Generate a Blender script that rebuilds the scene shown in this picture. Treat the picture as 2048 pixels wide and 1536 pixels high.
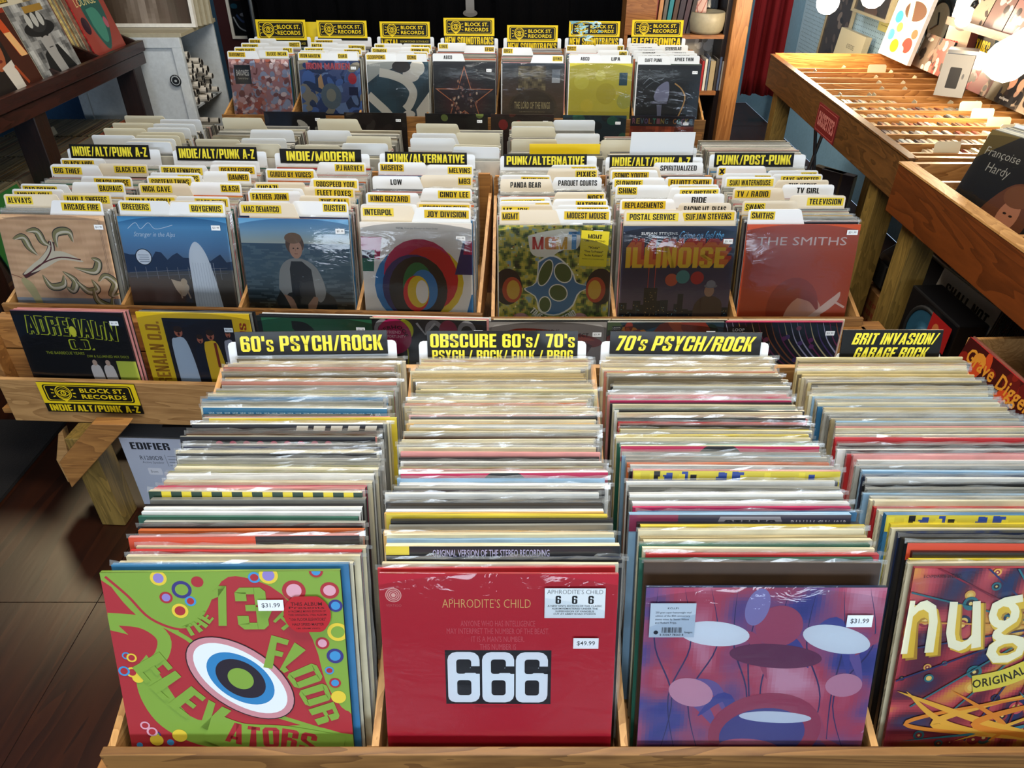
import bpy, math, random
from mathutils import Vector, Matrix, noise
from mathutils.geometry import tessellate_polygon
random.seed(7)
R = math.radians
SC = bpy.context.scene
COL = SC.collection
for o in list(bpy.data.objects): bpy.data.objects.remove(o)

# ------------------------------------------------------------------ camera, world, lights, exposure
H = 1.65; PITCH = 34.5; FPX = 1450.0
cd = bpy.data.cameras.new('camera'); cam = bpy.data.objects.new('camera', cd); COL.objects.link(cam)
cam.location = (0, 0, H); cam.rotation_euler = (R(90 - PITCH), 0, 0)
cd.sensor_fit = 'HORIZONTAL'; cd.sensor_width = 36.0; cd.lens = 36.0 * FPX / 2048; cd.clip_start = .05
SC.camera = cam
w = bpy.data.worlds.new('world'); SC.world = w; w.use_nodes = True
w.node_tree.nodes['Background'].inputs[0].default_value = (.55, .72, 1, 1)
w.node_tree.nodes['Background'].inputs[1].default_value = 1.2
vs = SC.view_settings; vs.view_transform = 'Standard'; vs.look = 'None'; vs.gamma = 1; vs.use_curve_mapping = False
vs.exposure = 0.0
SC.cycles.transparent_max_bounces = 24; SC.cycles.max_bounces = 7
SC.cycles.sample_clamp_indirect = 4
def area(name, loc, rot, sx, sy, power, col):
    l = bpy.data.lights.new(name, 'AREA'); l.shape = 'RECTANGLE'; l.size = sx; l.size_y = sy; l.energy = power; l.color = col
    o = bpy.data.objects.new(name, l); COL.objects.link(o); o.location = loc; o.rotation_euler = rot
    return o
# daylight through the shop-front windows behind the photographer
area('window_daylight', (-1.3, -3.35, 1.4), (R(90), 0, 0), 1.9, .75, 62, (.75, .87, 1))
area('window_daylight', (1.2, -3.35, 1.4), (R(90), 0, 0), 1.9, .75, 62, (.75, .87, 1))
# ceiling panels; the rearmost is added to brighten the curtain
area('cool_ceiling_panel_light', (0, -1.5, 2.86), (0, 0, 0), 3.2, .9, 26, (.78, .9, 1))
for (x, y, p) in ((0, .9, 54), (-.2, 2.9, 54), (.9, 5.9, 36)):
    area('ceiling_panel_light', (x, y, 2.86), (0, 0, 0), 1.5, .35, p, (1, .95, .87))

# ------------------------------------------------------------------ pixel <-> place helpers (a real survey of the photo on known planes)
_c, _s = math.cos(R(PITCH)), math.sin(R(PITCH))
def ray(u, v):
    x = (u - 1024) / FPX; y = (v - 768) / FPX
    return x, _c - _s * y, -(_s + _c * y)
def onz(u, v, z):
    X, Y, Z = ray(u, v); k = (z - H) / Z; return X * k, Y * k
def ony(u, v, y0):
    X, Y, Z = ray(u, v); k = y0 / Y; return X * k, H + Z * k
def onx(u, v, x0):
    X, Y, Z = ray(u, v); k = x0 / X; return Y * k, H + Z * k

# ------------------------------------------------------------------ colours and materials
def lin(c):
    if isinstance(c, str):
        c = c.lstrip('#'); c = [int(c[i:i + 2], 16) / 255 for i in (0, 2, 4)]
    return tuple(x / 12.92 if x <= .04045 else ((x + .055) / 1.055) ** 2.4 for x in c[:3]) + (1,)
def newmat(name):
    m = bpy.data.materials.new(name); m.use_nodes = True
    return m, m.node_tree.nodes, m.node_tree.links, m.node_tree.nodes['Principled BSDF']
def flat(name, col, rough=.5, metal=0, coat=0, spec=.5, emit=None, es=0, bump=0, bs=40):
    m, n, l, b = newmat(name)
    b.inputs['Base Color'].default_value = lin(col); b.inputs['Roughness'].default_value = rough
    b.inputs['Metallic'].default_value = metal; b.inputs['Coat Weight'].default_value = coat
    b.inputs['Coat Roughness'].default_value = .08; b.inputs['Specular IOR Level'].default_value = spec
    if emit: b.inputs['Emission Color'].default_value = lin(emit); b.inputs['Emission Strength'].default_value = es
    t = n.new('ShaderNodeTexCoord'); nz = n.new('ShaderNodeTexNoise'); nz.inputs['Scale'].default_value = bs
    l.new(t.outputs['Object'], nz.inputs['Vector'])
    mx = n.new('ShaderNodeMix'); mx.data_type = 'RGBA'; mx.blend_type = 'MULTIPLY'; mx.inputs[0].default_value = .25
    mx.inputs[6].default_value = lin(col); l.new(nz.outputs['Color'], mx.inputs[7])
    hs = n.new('ShaderNodeHueSaturation'); hs.inputs['Saturation'].default_value = 0; hs.inputs['Value'].default_value = 1.7
    l.new(nz.outputs['Color'], hs.inputs['Color']); l.new(hs.outputs[0], mx.inputs[7])
    l.new(mx.outputs[2], b.inputs['Base Color'])
    if bump:
        bp = n.new('ShaderNodeBump'); bp.inputs['Strength'].default_value = bump; bp.inputs['Distance'].default_value = .004
        l.new(nz.outputs[0], bp.inputs['Height']); l.new(bp.outputs[0], b.inputs['Normal'])
    return m
def wood(name, c1, c2, axis='X', scale=1.0, rough=.5, knots=.0, c3=None):
    m, n, l, b = newmat(name)
    t = n.new('ShaderNodeTexCoord'); mp = n.new('ShaderNodeMapping'); l.new(t.outputs['Object'], mp.inputs[0])
    oi = n.new('ShaderNodeObjectInfo'); cmb = n.new('ShaderNodeCombineXYZ')
    ml = n.new('ShaderNodeMath'); ml.operation = 'MULTIPLY'; ml.inputs[1].default_value = 9.0
    l.new(oi.outputs['Random'], ml.inputs[0])
    for i in range(3): l.new(ml.outputs[0], cmb.inputs[i])
    l.new(cmb.outputs[0], mp.inputs['Location'])
    sc = {'X': (1.2, 9, 9), 'Y': (9, 1.2, 9), 'Z': (9, 9, 1.2)}[axis]
    mp.inputs['Scale'].default_value = tuple(x * scale for x in sc)
    n1 = n.new('ShaderNodeTexNoise'); n1.inputs['Scale'].default_value = 1.3; n1.inputs['Detail'].default_value = 3; n1.inputs['Distortion'].default_value = 1.2
    l.new(mp.outputs[0], n1.inputs['Vector'])
    m1 = n.new('ShaderNodeMath'); m1.operation = 'MULTIPLY'; m1.inputs[1].default_value = 11; l.new(n1.outputs[0], m1.inputs[0])
    m2 = n.new('ShaderNodeMath'); m2.operation = 'FRACT'; l.new(m1.outputs[0], m2.inputs[0])
    n2 = n.new('ShaderNodeTexNoise'); n2.inputs['Scale'].default_value = 22; n2.inputs['Detail'].default_value = 4; l.new(mp.outputs[0], n2.inputs['Vector'])
    ad = n.new('ShaderNodeMath'); ad.operation = 'MULTIPLY_ADD'; ad.inputs[1].default_value = .55; l.new(m2.outputs[0], ad.inputs[0])
    s2 = n.new('ShaderNodeMath'); s2.operation = 'MULTIPLY'; s2.inputs[1].default_value = .6; l.new(n2.outputs[0], s2.inputs[0]); l.new(s2.outputs[0], ad.inputs[2])
    cr = n.new('ShaderNodeValToRGB'); cr.color_ramp.elements[0].color = lin(c1); cr.color_ramp.elements[1].color = lin(c2)
    cr.color_ramp.elements[0].position = .15; cr.color_ramp.elements[1].position = .85
    l.new(ad.outputs[0], cr.inputs[0]); l.new(cr.outputs[0], b.inputs['Base Color'])
    b.inputs['Roughness'].default_value = rough
    bp = n.new('ShaderNodeBump'); bp.inputs['Strength'].default_value = .15; bp.inputs['Distance'].default_value = .002
    l.new(ad.outputs[0], bp.inputs['Height']); l.new(bp.outputs[0], b.inputs['Normal'])
    return m
def printed(name, coat=.22, rough=.45, bump=.05, src='attr'):
    m, n, l, b = newmat(name)
    a = n.new('ShaderNodeAttribute'); a.attribute_name = 'Col'
    l.new(a.outputs['Color'], b.inputs['Base Color'])
    b.inputs['Roughness'].default_value = rough; b.inputs['Specular IOR Level'].default_value = .35
    b.inputs['Coat Weight'].default_value = coat; b.inputs['Coat Roughness'].default_value = .07
    if coat:
        t = n.new('ShaderNodeTexCoord'); nz = n.new('ShaderNodeTexNoise'); nz.inputs['Scale'].default_value = 6; nz.inputs['Detail'].default_value = 2
        nz.inputs['Distortion'].default_value = 1.5
        l.new(t.outputs['Object'], nz.inputs['Vector'])
        bp = n.new('ShaderNodeBump'); bp.inputs['Strength'].default_value = bump; bp.inputs['Distance'].default_value = .02
        l.new(nz.outputs[0], bp.inputs['Height']); l.new(bp.outputs[0], b.inputs['Coat Normal'])
    return m
def jacketmat(name, edge, attr):
    """card jacket: own colour from the object (or the colour attribute), fine streaks along the edges"""
    m, n, l, b = newmat(name)
    if attr:
        a = n.new('ShaderNodeAttribute'); a.attribute_name = 'Col'; colout = a.outputs['Color']
    else:
        a = n.new('ShaderNodeObjectInfo'); colout = a.outputs['Color']
    t = n.new('ShaderNodeTexCoord'); ge = n.new('ShaderNodeNewGeometry')
    mp = n.new('ShaderNodeMapping'); mp.inputs['Scale'].default_value = (9, 420, 60) if edge else (20, 20, 20)
    l.new(ge.outputs['Position'], mp.inputs[0])
    nz = n.new('ShaderNodeTexNoise'); nz.inputs['Scale'].default_value = 1; nz.inputs['Detail'].default_value = 3; l.new(mp.outputs[0], nz.inputs['Vector'])
    cr = n.new('ShaderNodeValToRGB'); cr.color_ramp.elements[0].position = .36; cr.color_ramp.elements[1].position = .62
    cr.color_ramp.elements[0].color = (0, 0, 0, 1); cr.color_ramp.elements[1].color = (1, 1, 1, 1)
    l.new(nz.outputs[0], cr.inputs[0])
    mx = n.new('ShaderNodeMix'); mx.data_type = 'RGBA'; mx.blend_type = 'MULTIPLY'; mx.inputs[0].default_value = .55 if edge else .2
    l.new(colout, mx.inputs[6]); l.new(cr.outputs[0], mx.inputs[7])
    l.new(mx.outputs[2], b.inputs['Base Color'])
    b.inputs['Roughness'].default_value = .35; b.inputs['Specular IOR Level'].default_value = .5
    b.inputs['Coat Weight'].default_value = .3 if edge else .7; b.inputs['Coat Roughness'].default_value = .15
    return m
M = {}
M['ply'] = wood('plywood', '#8a6236', '#b58a56', 'X', .8)
M['lip'] = wood('lip_wood', '#5f3d1c', '#8f6534', 'X', .8)
M['plyZ'] = wood('plywood_upright', '#9a6c36', '#c99a5c', 'Z', .8)
M['plyY'] = wood('plywood_deep', '#9c6a34', '#c8965a', 'Y', .8)
M['pine'] = wood('pine', '#7c5026', '#a8753c', 'X', .7)
M['pineY'] = wood('pine_deep', '#8a5a2a', '#b98244', 'Y', .7)
M['pineZ'] = wood('pine_upright', '#5d4a20', '#8d7136', 'Z', .9)
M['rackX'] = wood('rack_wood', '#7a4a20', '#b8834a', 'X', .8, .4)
M['rackY'] = wood('rack_wood_deep_shaded', '#3f2810', '#6b4520', 'Y', .8, .4)  # shade on the rack's long side is put into these darker wood colours
M['darkX'] = wood('stained_wood', '#150805', '#2a120b', 'X', 1, .35)
M['darkY'] = wood('stained_wood_deep', '#180b07', '#321610', 'Y', 1, .3)
M['darkZ'] = wood('stained_wood_upright', '#120704', '#220f09', 'Z', 1, .4)
M['caseX'] = wood('bookcase_wood', '#7a4a26', '#a06a3c', 'X', 1, .45)
M['caseZ'] = wood('bookcase_wood_upright', '#8a5428', '#b27a44', 'Z', .7, .45)
M['floor'] = wood('floor_ply', '#1c0b05', '#331608', 'Y', .3, .35)
M['print'] = printed('shrink_wrapped_print')
M['matte'] = printed('label_print', 0, .5)
M['sign'] = printed('sign_print', .15, .5, .03); M['sign'].node_tree.nodes['Principled BSDF'].inputs['Specular IOR Level'].default_value = .2
M['gloss'] = printed('glossy_print', .6, .35, .05)
M['jf'] = jacketmat('jacket_face', False, False); M['je'] = jacketmat('jacket_edge', True, False)
M['sjf'] = jacketmat('jacket_face_many', False, True); M['sje'] = jacketmat('jacket_edge_many', True, True)
def cardmat():
    m, n, l, b = newmat('divider_plastic')
    a = n.new('ShaderNodeObjectInfo'); l.new(a.outputs['Color'], b.inputs['Base Color'])
    b.inputs['Roughness'].default_value = .35; b.inputs['Subsurface Weight'].default_value = 0
    return m
M['card'] = cardmat()
def sleevemat():
    m = bpy.data.materials.new('clear_sleeve'); m.use_nodes = True; n = m.node_tree.nodes; l = m.node_tree.links; n.clear()
    out = n.new('ShaderNodeOutputMaterial'); tr = n.new('ShaderNodeBsdfTransparent'); gl = n.new('ShaderNodeBsdfGlossy'); df = n.new('ShaderNodeBsdfTranslucent'); d2 = n.new('ShaderNodeBsdfDiffuse')
    gl.inputs['Roughness'].default_value = .15; d2.inputs['Color'].default_value = (.62, .62, .58, 1); gl.inputs['Color'].default_value = (.9, .9, .9, 1)
    df.inputs['Color'].default_value = (.7, .7, .68, 1)
    a = n.new('ShaderNodeMixShader'); a.inputs[0].default_value = .3; l.new(d2.outputs[0], a.inputs[1]); l.new(gl.outputs[0], a.inputs[2])
    t = n.new('ShaderNodeTexCoord'); nz = n.new('ShaderNodeTexNoise'); nz.inputs['Scale'].default_value = 60; l.new(t.outputs['Object'], nz.inputs['Vector'])
    bp = n.new('ShaderNodeBump'); bp.inputs['Strength'].default_value = .5; l.new(nz.outputs[0], bp.inputs['Height']); l.new(bp.outputs[0], gl.inputs['Normal'])
    c = n.new('ShaderNodeMixShader'); c.inputs[0].default_value = .26; l.new(tr.outputs[0], c.inputs[1]); l.new(a.outputs[0], c.inputs[2])
    l.new(c.outputs[0], out.inputs['Surface'])
    return m
M['sleeve'] = sleevemat()
def filmmat():
    m = bpy.data.materials.new('shrink_film'); m.use_nodes = True; n = m.node_tree.nodes; l = m.node_tree.links; n.clear()
    out = n.new('ShaderNodeOutputMaterial'); tr = n.new('ShaderNodeBsdfTransparent'); gl = n.new('ShaderNodeBsdfGlossy'); gl.inputs['Roughness'].default_value = .05
    lw = n.new('ShaderNodeFresnel'); lw.inputs['IOR'].default_value = 1.5
    t = n.new('ShaderNodeTexCoord'); mp = n.new('ShaderNodeMapping'); mp.inputs['Scale'].default_value = (14, 14, 30); nz_ = n.new('ShaderNodeTexNoise'); nz_.inputs['Scale'].default_value = 1; nz_.inputs['Detail'].default_value = 4; nz_.inputs['Distortion'].default_value = 1
    l.new(t.outputs['Object'], mp.inputs[0]); l.new(mp.outputs[0], nz_.inputs['Vector'])
    bp = n.new('ShaderNodeBump'); bp.inputs['Strength'].default_value = .12; bp.inputs['Distance'].default_value = .01; l.new(nz_.outputs[0], bp.inputs['Height']); l.new(bp.outputs[0], gl.inputs['Normal'])
    ml = n.new('ShaderNodeMath'); ml.operation = 'MULTIPLY'; ml.inputs[1].default_value = 1.05; ml.use_clamp = True; l.new(lw.outputs[0], ml.inputs[0])
    x = n.new('ShaderNodeMixShader'); l.new(ml.outputs[0], x.inputs[0]); l.new(tr.outputs[0], x.inputs[1]); l.new(gl.outputs[0], x.inputs[2]); l.new(x.outputs[0], out.inputs['Surface'])
    return m
M['film'] = filmmat()
M['blue'] = flat('blue_wall_paint', '#7ea6c0', .6)
M['bluedark'] = flat('deep_blue_paint', '#2a5580', .6)
M['peg'] = flat('pegboard_paint', '#a6c4d8', .55)
M['hole'] = flat('peg_hole', '#27323c', .9)
M['plaster'] = flat('ceiling_plaster', '#b9b4aa', .8)
M['frontwall'] = flat('front_wall_paint', '#7c6a58', .8)
M['backwall'] = flat('back_wall_paint', '#0b0b0d', .8)
M['white'] = flat('white_laminate', '#c9cfd2', .4)
M['cream'] = flat('cream_laminate', '#a89f86', .45)
M['black'] = flat('black_plastic', '#0c0c0e', .35)
M['cloth'] = flat('black_cloth', '#060608', .95, spec=.05)
M['red'] = flat('red_curtain', '#87242a', .85, spec=.1, bump=.2, bs=300)
M['tube'] = flat('poster_paper', '#d8d2c6', .6)
M['tubeend'] = flat('poster_hollow', '#1a1512', .9)
M['steel'] = flat('brushed_steel', '#9a9a98', .3, 1)
M['frame'] = flat('white_frame', '#e6e2d8', .4)
M['cardboard'] = flat('cardboard', '#7a5228', .8)
M['cone'] = flat('speaker_cone', '#20485c', .4)
M['open'] = flat('jacket_opening_shade', '#1d1915', .8, bs=200)  # dark inside of the opening, with the shade between stacks put into the colour
M['rubber'] = flat('rubber', '#111111', .6)
M['lampwhite'] = flat('lamp_shade', '#ffffff', .4, emit='#fff0d0', es=5)
M['bulb'] = flat('lamp_bulb', '#ffffff', .4, emit='#fff2d8', es=14)
M['glass'] = newmat('window_glass')[0]
_b = M['glass'].node_tree.nodes['Principled BSDF']; _b.inputs['Transmission Weight'].default_value = 1; _b.inputs['Roughness'].default_value = 0; _b.inputs['IOR'].default_value = 1.05
M['mat'] = flat('dark_rug', '#120c09', .9, bump=.4, bs=200)

# ------------------------------------------------------------------ mesh builders
def link(name, me, parent=None, loc=(0, 0, 0), rot=(0, 0, 0), **kw):
    o = bpy.data.objects.new(name, me); COL.objects.link(o); o.location = loc; o.rotation_euler = rot
    if parent: o.parent = parent
    for k, v in kw.items():
        if v: o[k] = v
    return o
class MB:
    def __init__(s): s.v = []; s.f = []; s.m = []; s.c = []
    def face(s, pts, mi=0, c=None):
        i = len(s.v); s.v += [tuple(p) for p in pts]; s.f.append(tuple(range(i, i + len(pts)))); s.m.append(mi); s.c.append(c)
    def box(s, a, b, mi=0, c=None, top=None, mat=None, side=None):
        x0, y0, z0 = a; x1, y1, z1 = b
        p = [Vector(q) for q in ((x0, y0, z0), (x1, y0, z0), (x1, y1, z0), (x0, y1, z0), (x0, y0, z1), (x1, y0, z1), (x1, y1, z1), (x0, y1, z1))]
        if mat: p = [mat @ q for q in p]
        i = len(s.v); s.v += [tuple(q) for q in p]
        t = mi if top is None else top
        for fc, k in (((0, 3, 2, 1), t), ((4, 5, 6, 7), t), ((0, 1, 5, 4), mi), ((1, 2, 6, 5), t if side is None else side), ((2, 3, 7, 6), mi), ((3, 0, 4, 7), t)):
            s.f.append(tuple(i + q for q in fc)); s.m.append(k); s.c.append(c)
        return s
    def prism(s, pts, t, mi=0, axis='y', off=0):
        """outline pts (a,b) extruded by t. axis y: (x,z) plane; axis x: (y,z) plane; axis z: (x,y)"""
        def mk(p, k):
            if axis == 'y': return (p[0], off + k, p[1])
            if axis == 'x': return (off + k, p[0], p[1])
            return (p[0], p[1], off + k)
        n = len(pts); i = len(s.v)
        s.v += [mk(p, 0) for p in pts] + [mk(p, t) for p in pts]
        s.f.append(tuple(range(i, i + n))); s.f.append(tuple(range(i + 2 * n - 1, i + n - 1, -1))); s.m += [mi, mi]; s.c += [None, None]
        for k in range(n):
            q = (k + 1) % n; s.f.append((i + k, i + k + n, i + q + n, i + q)); s.m.append(mi); s.c.append(None)
        return s
    def tube(s, a, b, r0, r1=None, n=12, mi=0, caps=True, capmi=None):
        a = Vector(a); b = Vector(b); r1 = r0 if r1 is None else r1; d = (b - a).normalized()
        u = d.orthogonal().normalized(); w_ = d.cross(u); i = len(s.v)
        for p, r in ((a, r0), (b, r1)):
            for k in range(n):
                an = 2 * math.pi * k / n; s.v.append(tuple(p + (u * math.cos(an) + w_ * math.sin(an)) * r))
        for k in range(n):
            q = (k + 1) % n; s.f.append((i + k, i + q, i + n + q, i + n + k)); s.m.append(mi); s.c.append(None)
        if caps:
            cm = mi if capmi is None else capmi
            s.f.append(tuple(range(i + n - 1, i - 1, -1))); s.f.append(tuple(range(i + n, i + 2 * n))); s.m += [cm, cm]; s.c += [None, None]
        return s
    def lathe(s, prof, n=20, mi=0, mat=None):
        i = len(s.v)
        for (r, z) in prof:
            for k in range(n):
                an = 2 * math.pi * k / n; p = Vector((r * math.cos(an), r * math.sin(an), z))
                if mat: p = mat @ p
                s.v.append(tuple(p))
        for j in range(len(prof) - 1):
            for k in range(n):
                q = (k + 1) % n; s.f.append((i + j * n + k, i + j * n + q, i + (j + 1) * n + q, i + (j + 1) * n + k)); s.m.append(mi); s.c.append(None)
        return s
    def mesh(s, name, mats, smooth=False):
        me = bpy.data.meshes.new(name); me.from_pydata(s.v, [], s.f)
        for m in (mats if isinstance(mats, (list, tuple)) else [mats]): me.materials.append(m)
        me.polygons.foreach_set('material_index', s.m)
        if smooth: me.polygons.foreach_set('use_smooth', [True] * len(s.f))
        if any(c is not None for c in s.c):
            at = me.color_attributes.new('Col', 'FLOAT_COLOR', 'CORNER'); buf = []
            for f, c in zip(s.f, s.c): buf += list(c or (1, 1, 1, 1)) * len(f)
            at.data.foreach_set('color', buf)
        me.update(); return me
    def build(s, name, mats, parent=None, loc=(0, 0, 0), rot=(0, 0, 0), smooth=False, bevel=0, **kw):
        o = link(name, s.mesh(name, mats, smooth), parent, loc, rot, **kw)
        if bevel:
            bv = o.modifiers.new('bevel', 'BEVEL'); bv.width = bevel; bv.segments = 2; bv.limit_method = 'ANGLE'
        return o
def box(name, a, b, mat, parent=None, bevel=0, **kw):
    """box object whose own origin sits at its centre"""
    c = [(a[i] + b[i]) / 2 for i in range(3)]
    return MB().box([a[i] - c[i] for i in range(3)], [b[i] - c[i] for i in range(3)]).build(name, mat, parent, c, bevel=bevel, **kw)
def thing(name, label, cat, loc=(0, 0, 0), rz=0, group=None, rx=0, ry=0):
    return link(name, None, None, loc, (rx, ry, rz), label=label, category=cat, group=group)
def tag(o, label, cat, group=None, kind=None):
    o['label'] = label; o['category'] = cat
    if group: o['group'] = group
    if kind: o['kind'] = kind
    return o

# ------------------------------------------------------------------ flat print: shapes and lettering on a sheet
_tx = {}
_fc = bpy.data.curves.new('lettering', 'FONT'); _fo = bpy.data.objects.new('lettering', _fc); COL.objects.link(_fo)
_fc.resolution_u = 2
BLK = {}
def _blk():
    S = lambda a, b, c, d: [(a, b), (c, b), (c, d), (a, d)]
    L = S(0, 0, 3.7, 20); Rr = S(6.3, 0, 10, 20)
    top = [(0, 17.6), (1.8, 20), (8.2, 20), (10, 17.6), (6.3, 16.8), (3.7, 16.8)]; bot = [(0, 2.4), (3.7, 3.2), (6.3, 3.2), (10, 2.4), (8.2, 0), (1.8, 0)]
    l2 = S(0, 2.4, 3.7, 17.6); r2 = S(6.3, 2.4, 10, 17.6)
    ru = [(6.3, 11.6), (10, 11.9), (10, 18), (8.4, 20), (6.3, 20)]; rl = [(6.3, 0), (8.4, 0), (10, 2), (10, 9.4), (8.8, 10.6), (6.3, 10.8)]
    t3 = S(3.6, 16.8, 6.4, 20); m3 = S(3.6, 8.8, 6.4, 11.8); b3 = S(3.6, 0, 6.4, 3.2)
    B = dict(A=(10.4, [[(0, 0), (3.4, 0), (6.4, 20), (2.9, 20)], [(7, 0), (10.4, 0), (7.5, 20), (4, 20)], S(3, 3.6, 7.4, 6.6)]), B=(10, [L, t3, m3, b3, ru, rl]),
      C=(10, [l2, top, bot, S(6.3, 12, 10, 17.7), S(6.3, 2.3, 10, 8)]), D=(10, [L, t3, b3, [(6.3, 0), (8.2, 0), (10, 2.4), (10, 17.6), (8.2, 20), (6.3, 20)]]), E=(8, [L, S(3.6, 16.6, 8, 20), S(3.6, 8.6, 7.4, 11.8), S(3.6, 0, 8, 3.4)]),
      F=(8, [L, S(3.6, 16.6, 8, 20), S(3.6, 8.4, 7.4, 11.6)]), G=(10, [l2, top, bot, S(6.3, 13, 10, 17.7), S(6.3, 0, 10, 10.6), S(5, 8, 7, 10.6)]), H=(10, [L, Rr, m3]), I=(3.7, [L]), J=(7.6, [S(3.9, 2.2, 7.6, 20), [(0, 0), (5.8, 0), (7.6, 2.4), (3.9, 3.4), (0, 3.4)]]),
      K=(10.4, [L, [(3.7, 8), (6.6, 20), (10.2, 20), (6.4, 9.6)], [(6.7, 0), (10.4, 0), (6.6, 13), (3.7, 10)]]), L=(7.6, [L, S(3.6, 0, 7.6, 3.4)]), M=(13.4, [S(0, 0, 3.4, 20), S(10, 0, 13.4, 20), [(3.2, 20), (0.4, 20), (5.2, 0), (7.4, 0)], [(10.2, 20), (13, 20), (8.2, 0), (6, 0)]]),
      N=(10.4, [S(0, 0, 3.5, 20), S(6.9, 0, 10.4, 20), [(0.4, 20), (3.9, 20), (10, 0), (6.5, 0)]]), O=(10, [l2, r2, top, bot]), P=(10, [L, t3, S(3.6, 7.4, 6.4, 10.4), [(6.3, 7.4), (8.4, 7.4), (10, 9.4), (10, 18), (8.4, 20), (6.3, 20)]]), Q=(10, [l2, r2, top, bot, [(5, 3), (8, 3.6), (10.6, -1.6), (7.6, -1.6)]]),
      R=(10.2, [L, t3, m3, ru, [(6.3, 0), (10, 0), (10, 9.2), (8.8, 10.6), (6.3, 10.8)]]), S=(10, [top, bot, S(0, 12, 3.7, 17.7), S(6.3, 2.3, 10, 8), S(6.3, 13.4, 10, 17.7), S(0, 2.3, 3.7, 6.6), [(0, 12.2), (3.7, 12.6), (10, 8), (8.6, 6.4), (6.3, 7)], [(0, 12.2), (1, 10.6), (8, 6.6), (6.3, 8.4), (3.7, 13)]]),
      T=(9, [S(2.65, 0, 6.35, 20), S(0, 16.6, 9, 20)]), U=(10, [S(0, 2.4, 3.7, 20), S(6.3, 2.4, 10, 20), bot]), V=(10.2, [[(3.4, 0), (6.4, 0), (3.6, 20), (0, 20)], [(3.8, 0), (6.8, 0), (10.2, 20), (6.6, 20)]]),
      W=(15, [[(2.2, 0), (5.2, 0), (3.4, 20), (0, 20)], [(2.8, 0), (5.6, 0), (8.9, 20), (6.1, 20)], [(9.4, 0), (12.2, 0), (8.9, 20), (6.1, 20)], [(9.8, 0), (12.8, 0), (15, 20), (11.6, 20)]]), X=(10.4, [[(0, 0), (3.7, 0), (10.2, 20), (6.5, 20)], [(6.7, 0), (10.4, 0), (3.9, 20), (0.2, 20)]]),
      Y=(10.2, [S(3.3, 0, 6.9, 9), [(3.3, 8), (6.2, 8), (3.7, 20), (0, 20)], [(4, 8), (6.9, 8), (10.2, 20), (6.5, 20)]]), Z=(8.6, [S(0, 16.6, 8.6, 20), S(0, 0, 8.6, 3.4), [(0, 3), (3.8, 3), (8.6, 17), (4.8, 17)]]))
    B['0'] = B['O']; B['1'] = (6.4, [S(2.7, 0, 6.4, 20), [(0, 13.4), (2.8, 14.6), (6.4, 20), (3.4, 20), (0, 17)]]); B['3'] = (10, [ru, rl, S(3, 8.8, 6.4, 11.8), [(0, 17.6), (1.8, 20), (6.4, 20), (6.4, 16.8), (3.7, 16.8)], [(0, 2.4), (3.7, 3.2), (6.4, 3.2), (6.4, 0), (1.8, 0)], S(0, 13.6, 3.7, 17.7), S(0, 2.3, 3.7, 6.6)])
    B['6'] = (10, [l2, top, bot, S(6.3, 13.6, 10, 17.7), S(6.3, 2.3, 10, 10), [(3.6, 9.4), (3.6, 12.2), (8.2, 12.2), (10, 10), (6.3, 9.4)]]); B['7'] = (8.6, [S(0, 16.6, 8.6, 20), [(1.6, 0), (5.4, 0), (8.6, 17), (5, 17)]]); B['8'] = (10, [l2, r2, top, bot, m3])
    B['/'] = (7, [[(0, 0), (2.6, 0), (7, 20), (4.4, 20)]]); B["'"] = (3.2, [S(0, 13.4, 3.2, 20)]); B['-'] = (5, [S(0, 6.6, 5, 9.8)]); B['.'] = (3.4, [S(0, 0, 3.4, 3.6)]); B['!'] = (3.7, [S(0, 5.4, 3.7, 20), S(0, 0, 3.7, 3.6)]); B[' '] = (4, [])
    B['&'] = (10.6, [[(0, 2.4), (1.8, 0), (7, 0), (8.4, 2), (8.4, 4), (3.7, 3.2), (3.7, 8), (0, 9)], [(1.2, 12), (1.2, 18), (2.8, 20), (6.6, 20), (8.2, 18), (8.2, 14), (4.8, 13), (4.8, 17), (4.4, 13)], [(1, 14), (4.6, 14), (10.6, 0), (6.8, 0)], [(0, 8), (3, 11.4), (8, 14), (7, 10), (3.6, 7)]]); B[')'] = (5, [[(0, 0), (2, 0), (5, 6), (5, 14), (2, 20), (0, 20), (2, 13), (2, 7)]])
    BLK.update(B)
_blk()
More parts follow.
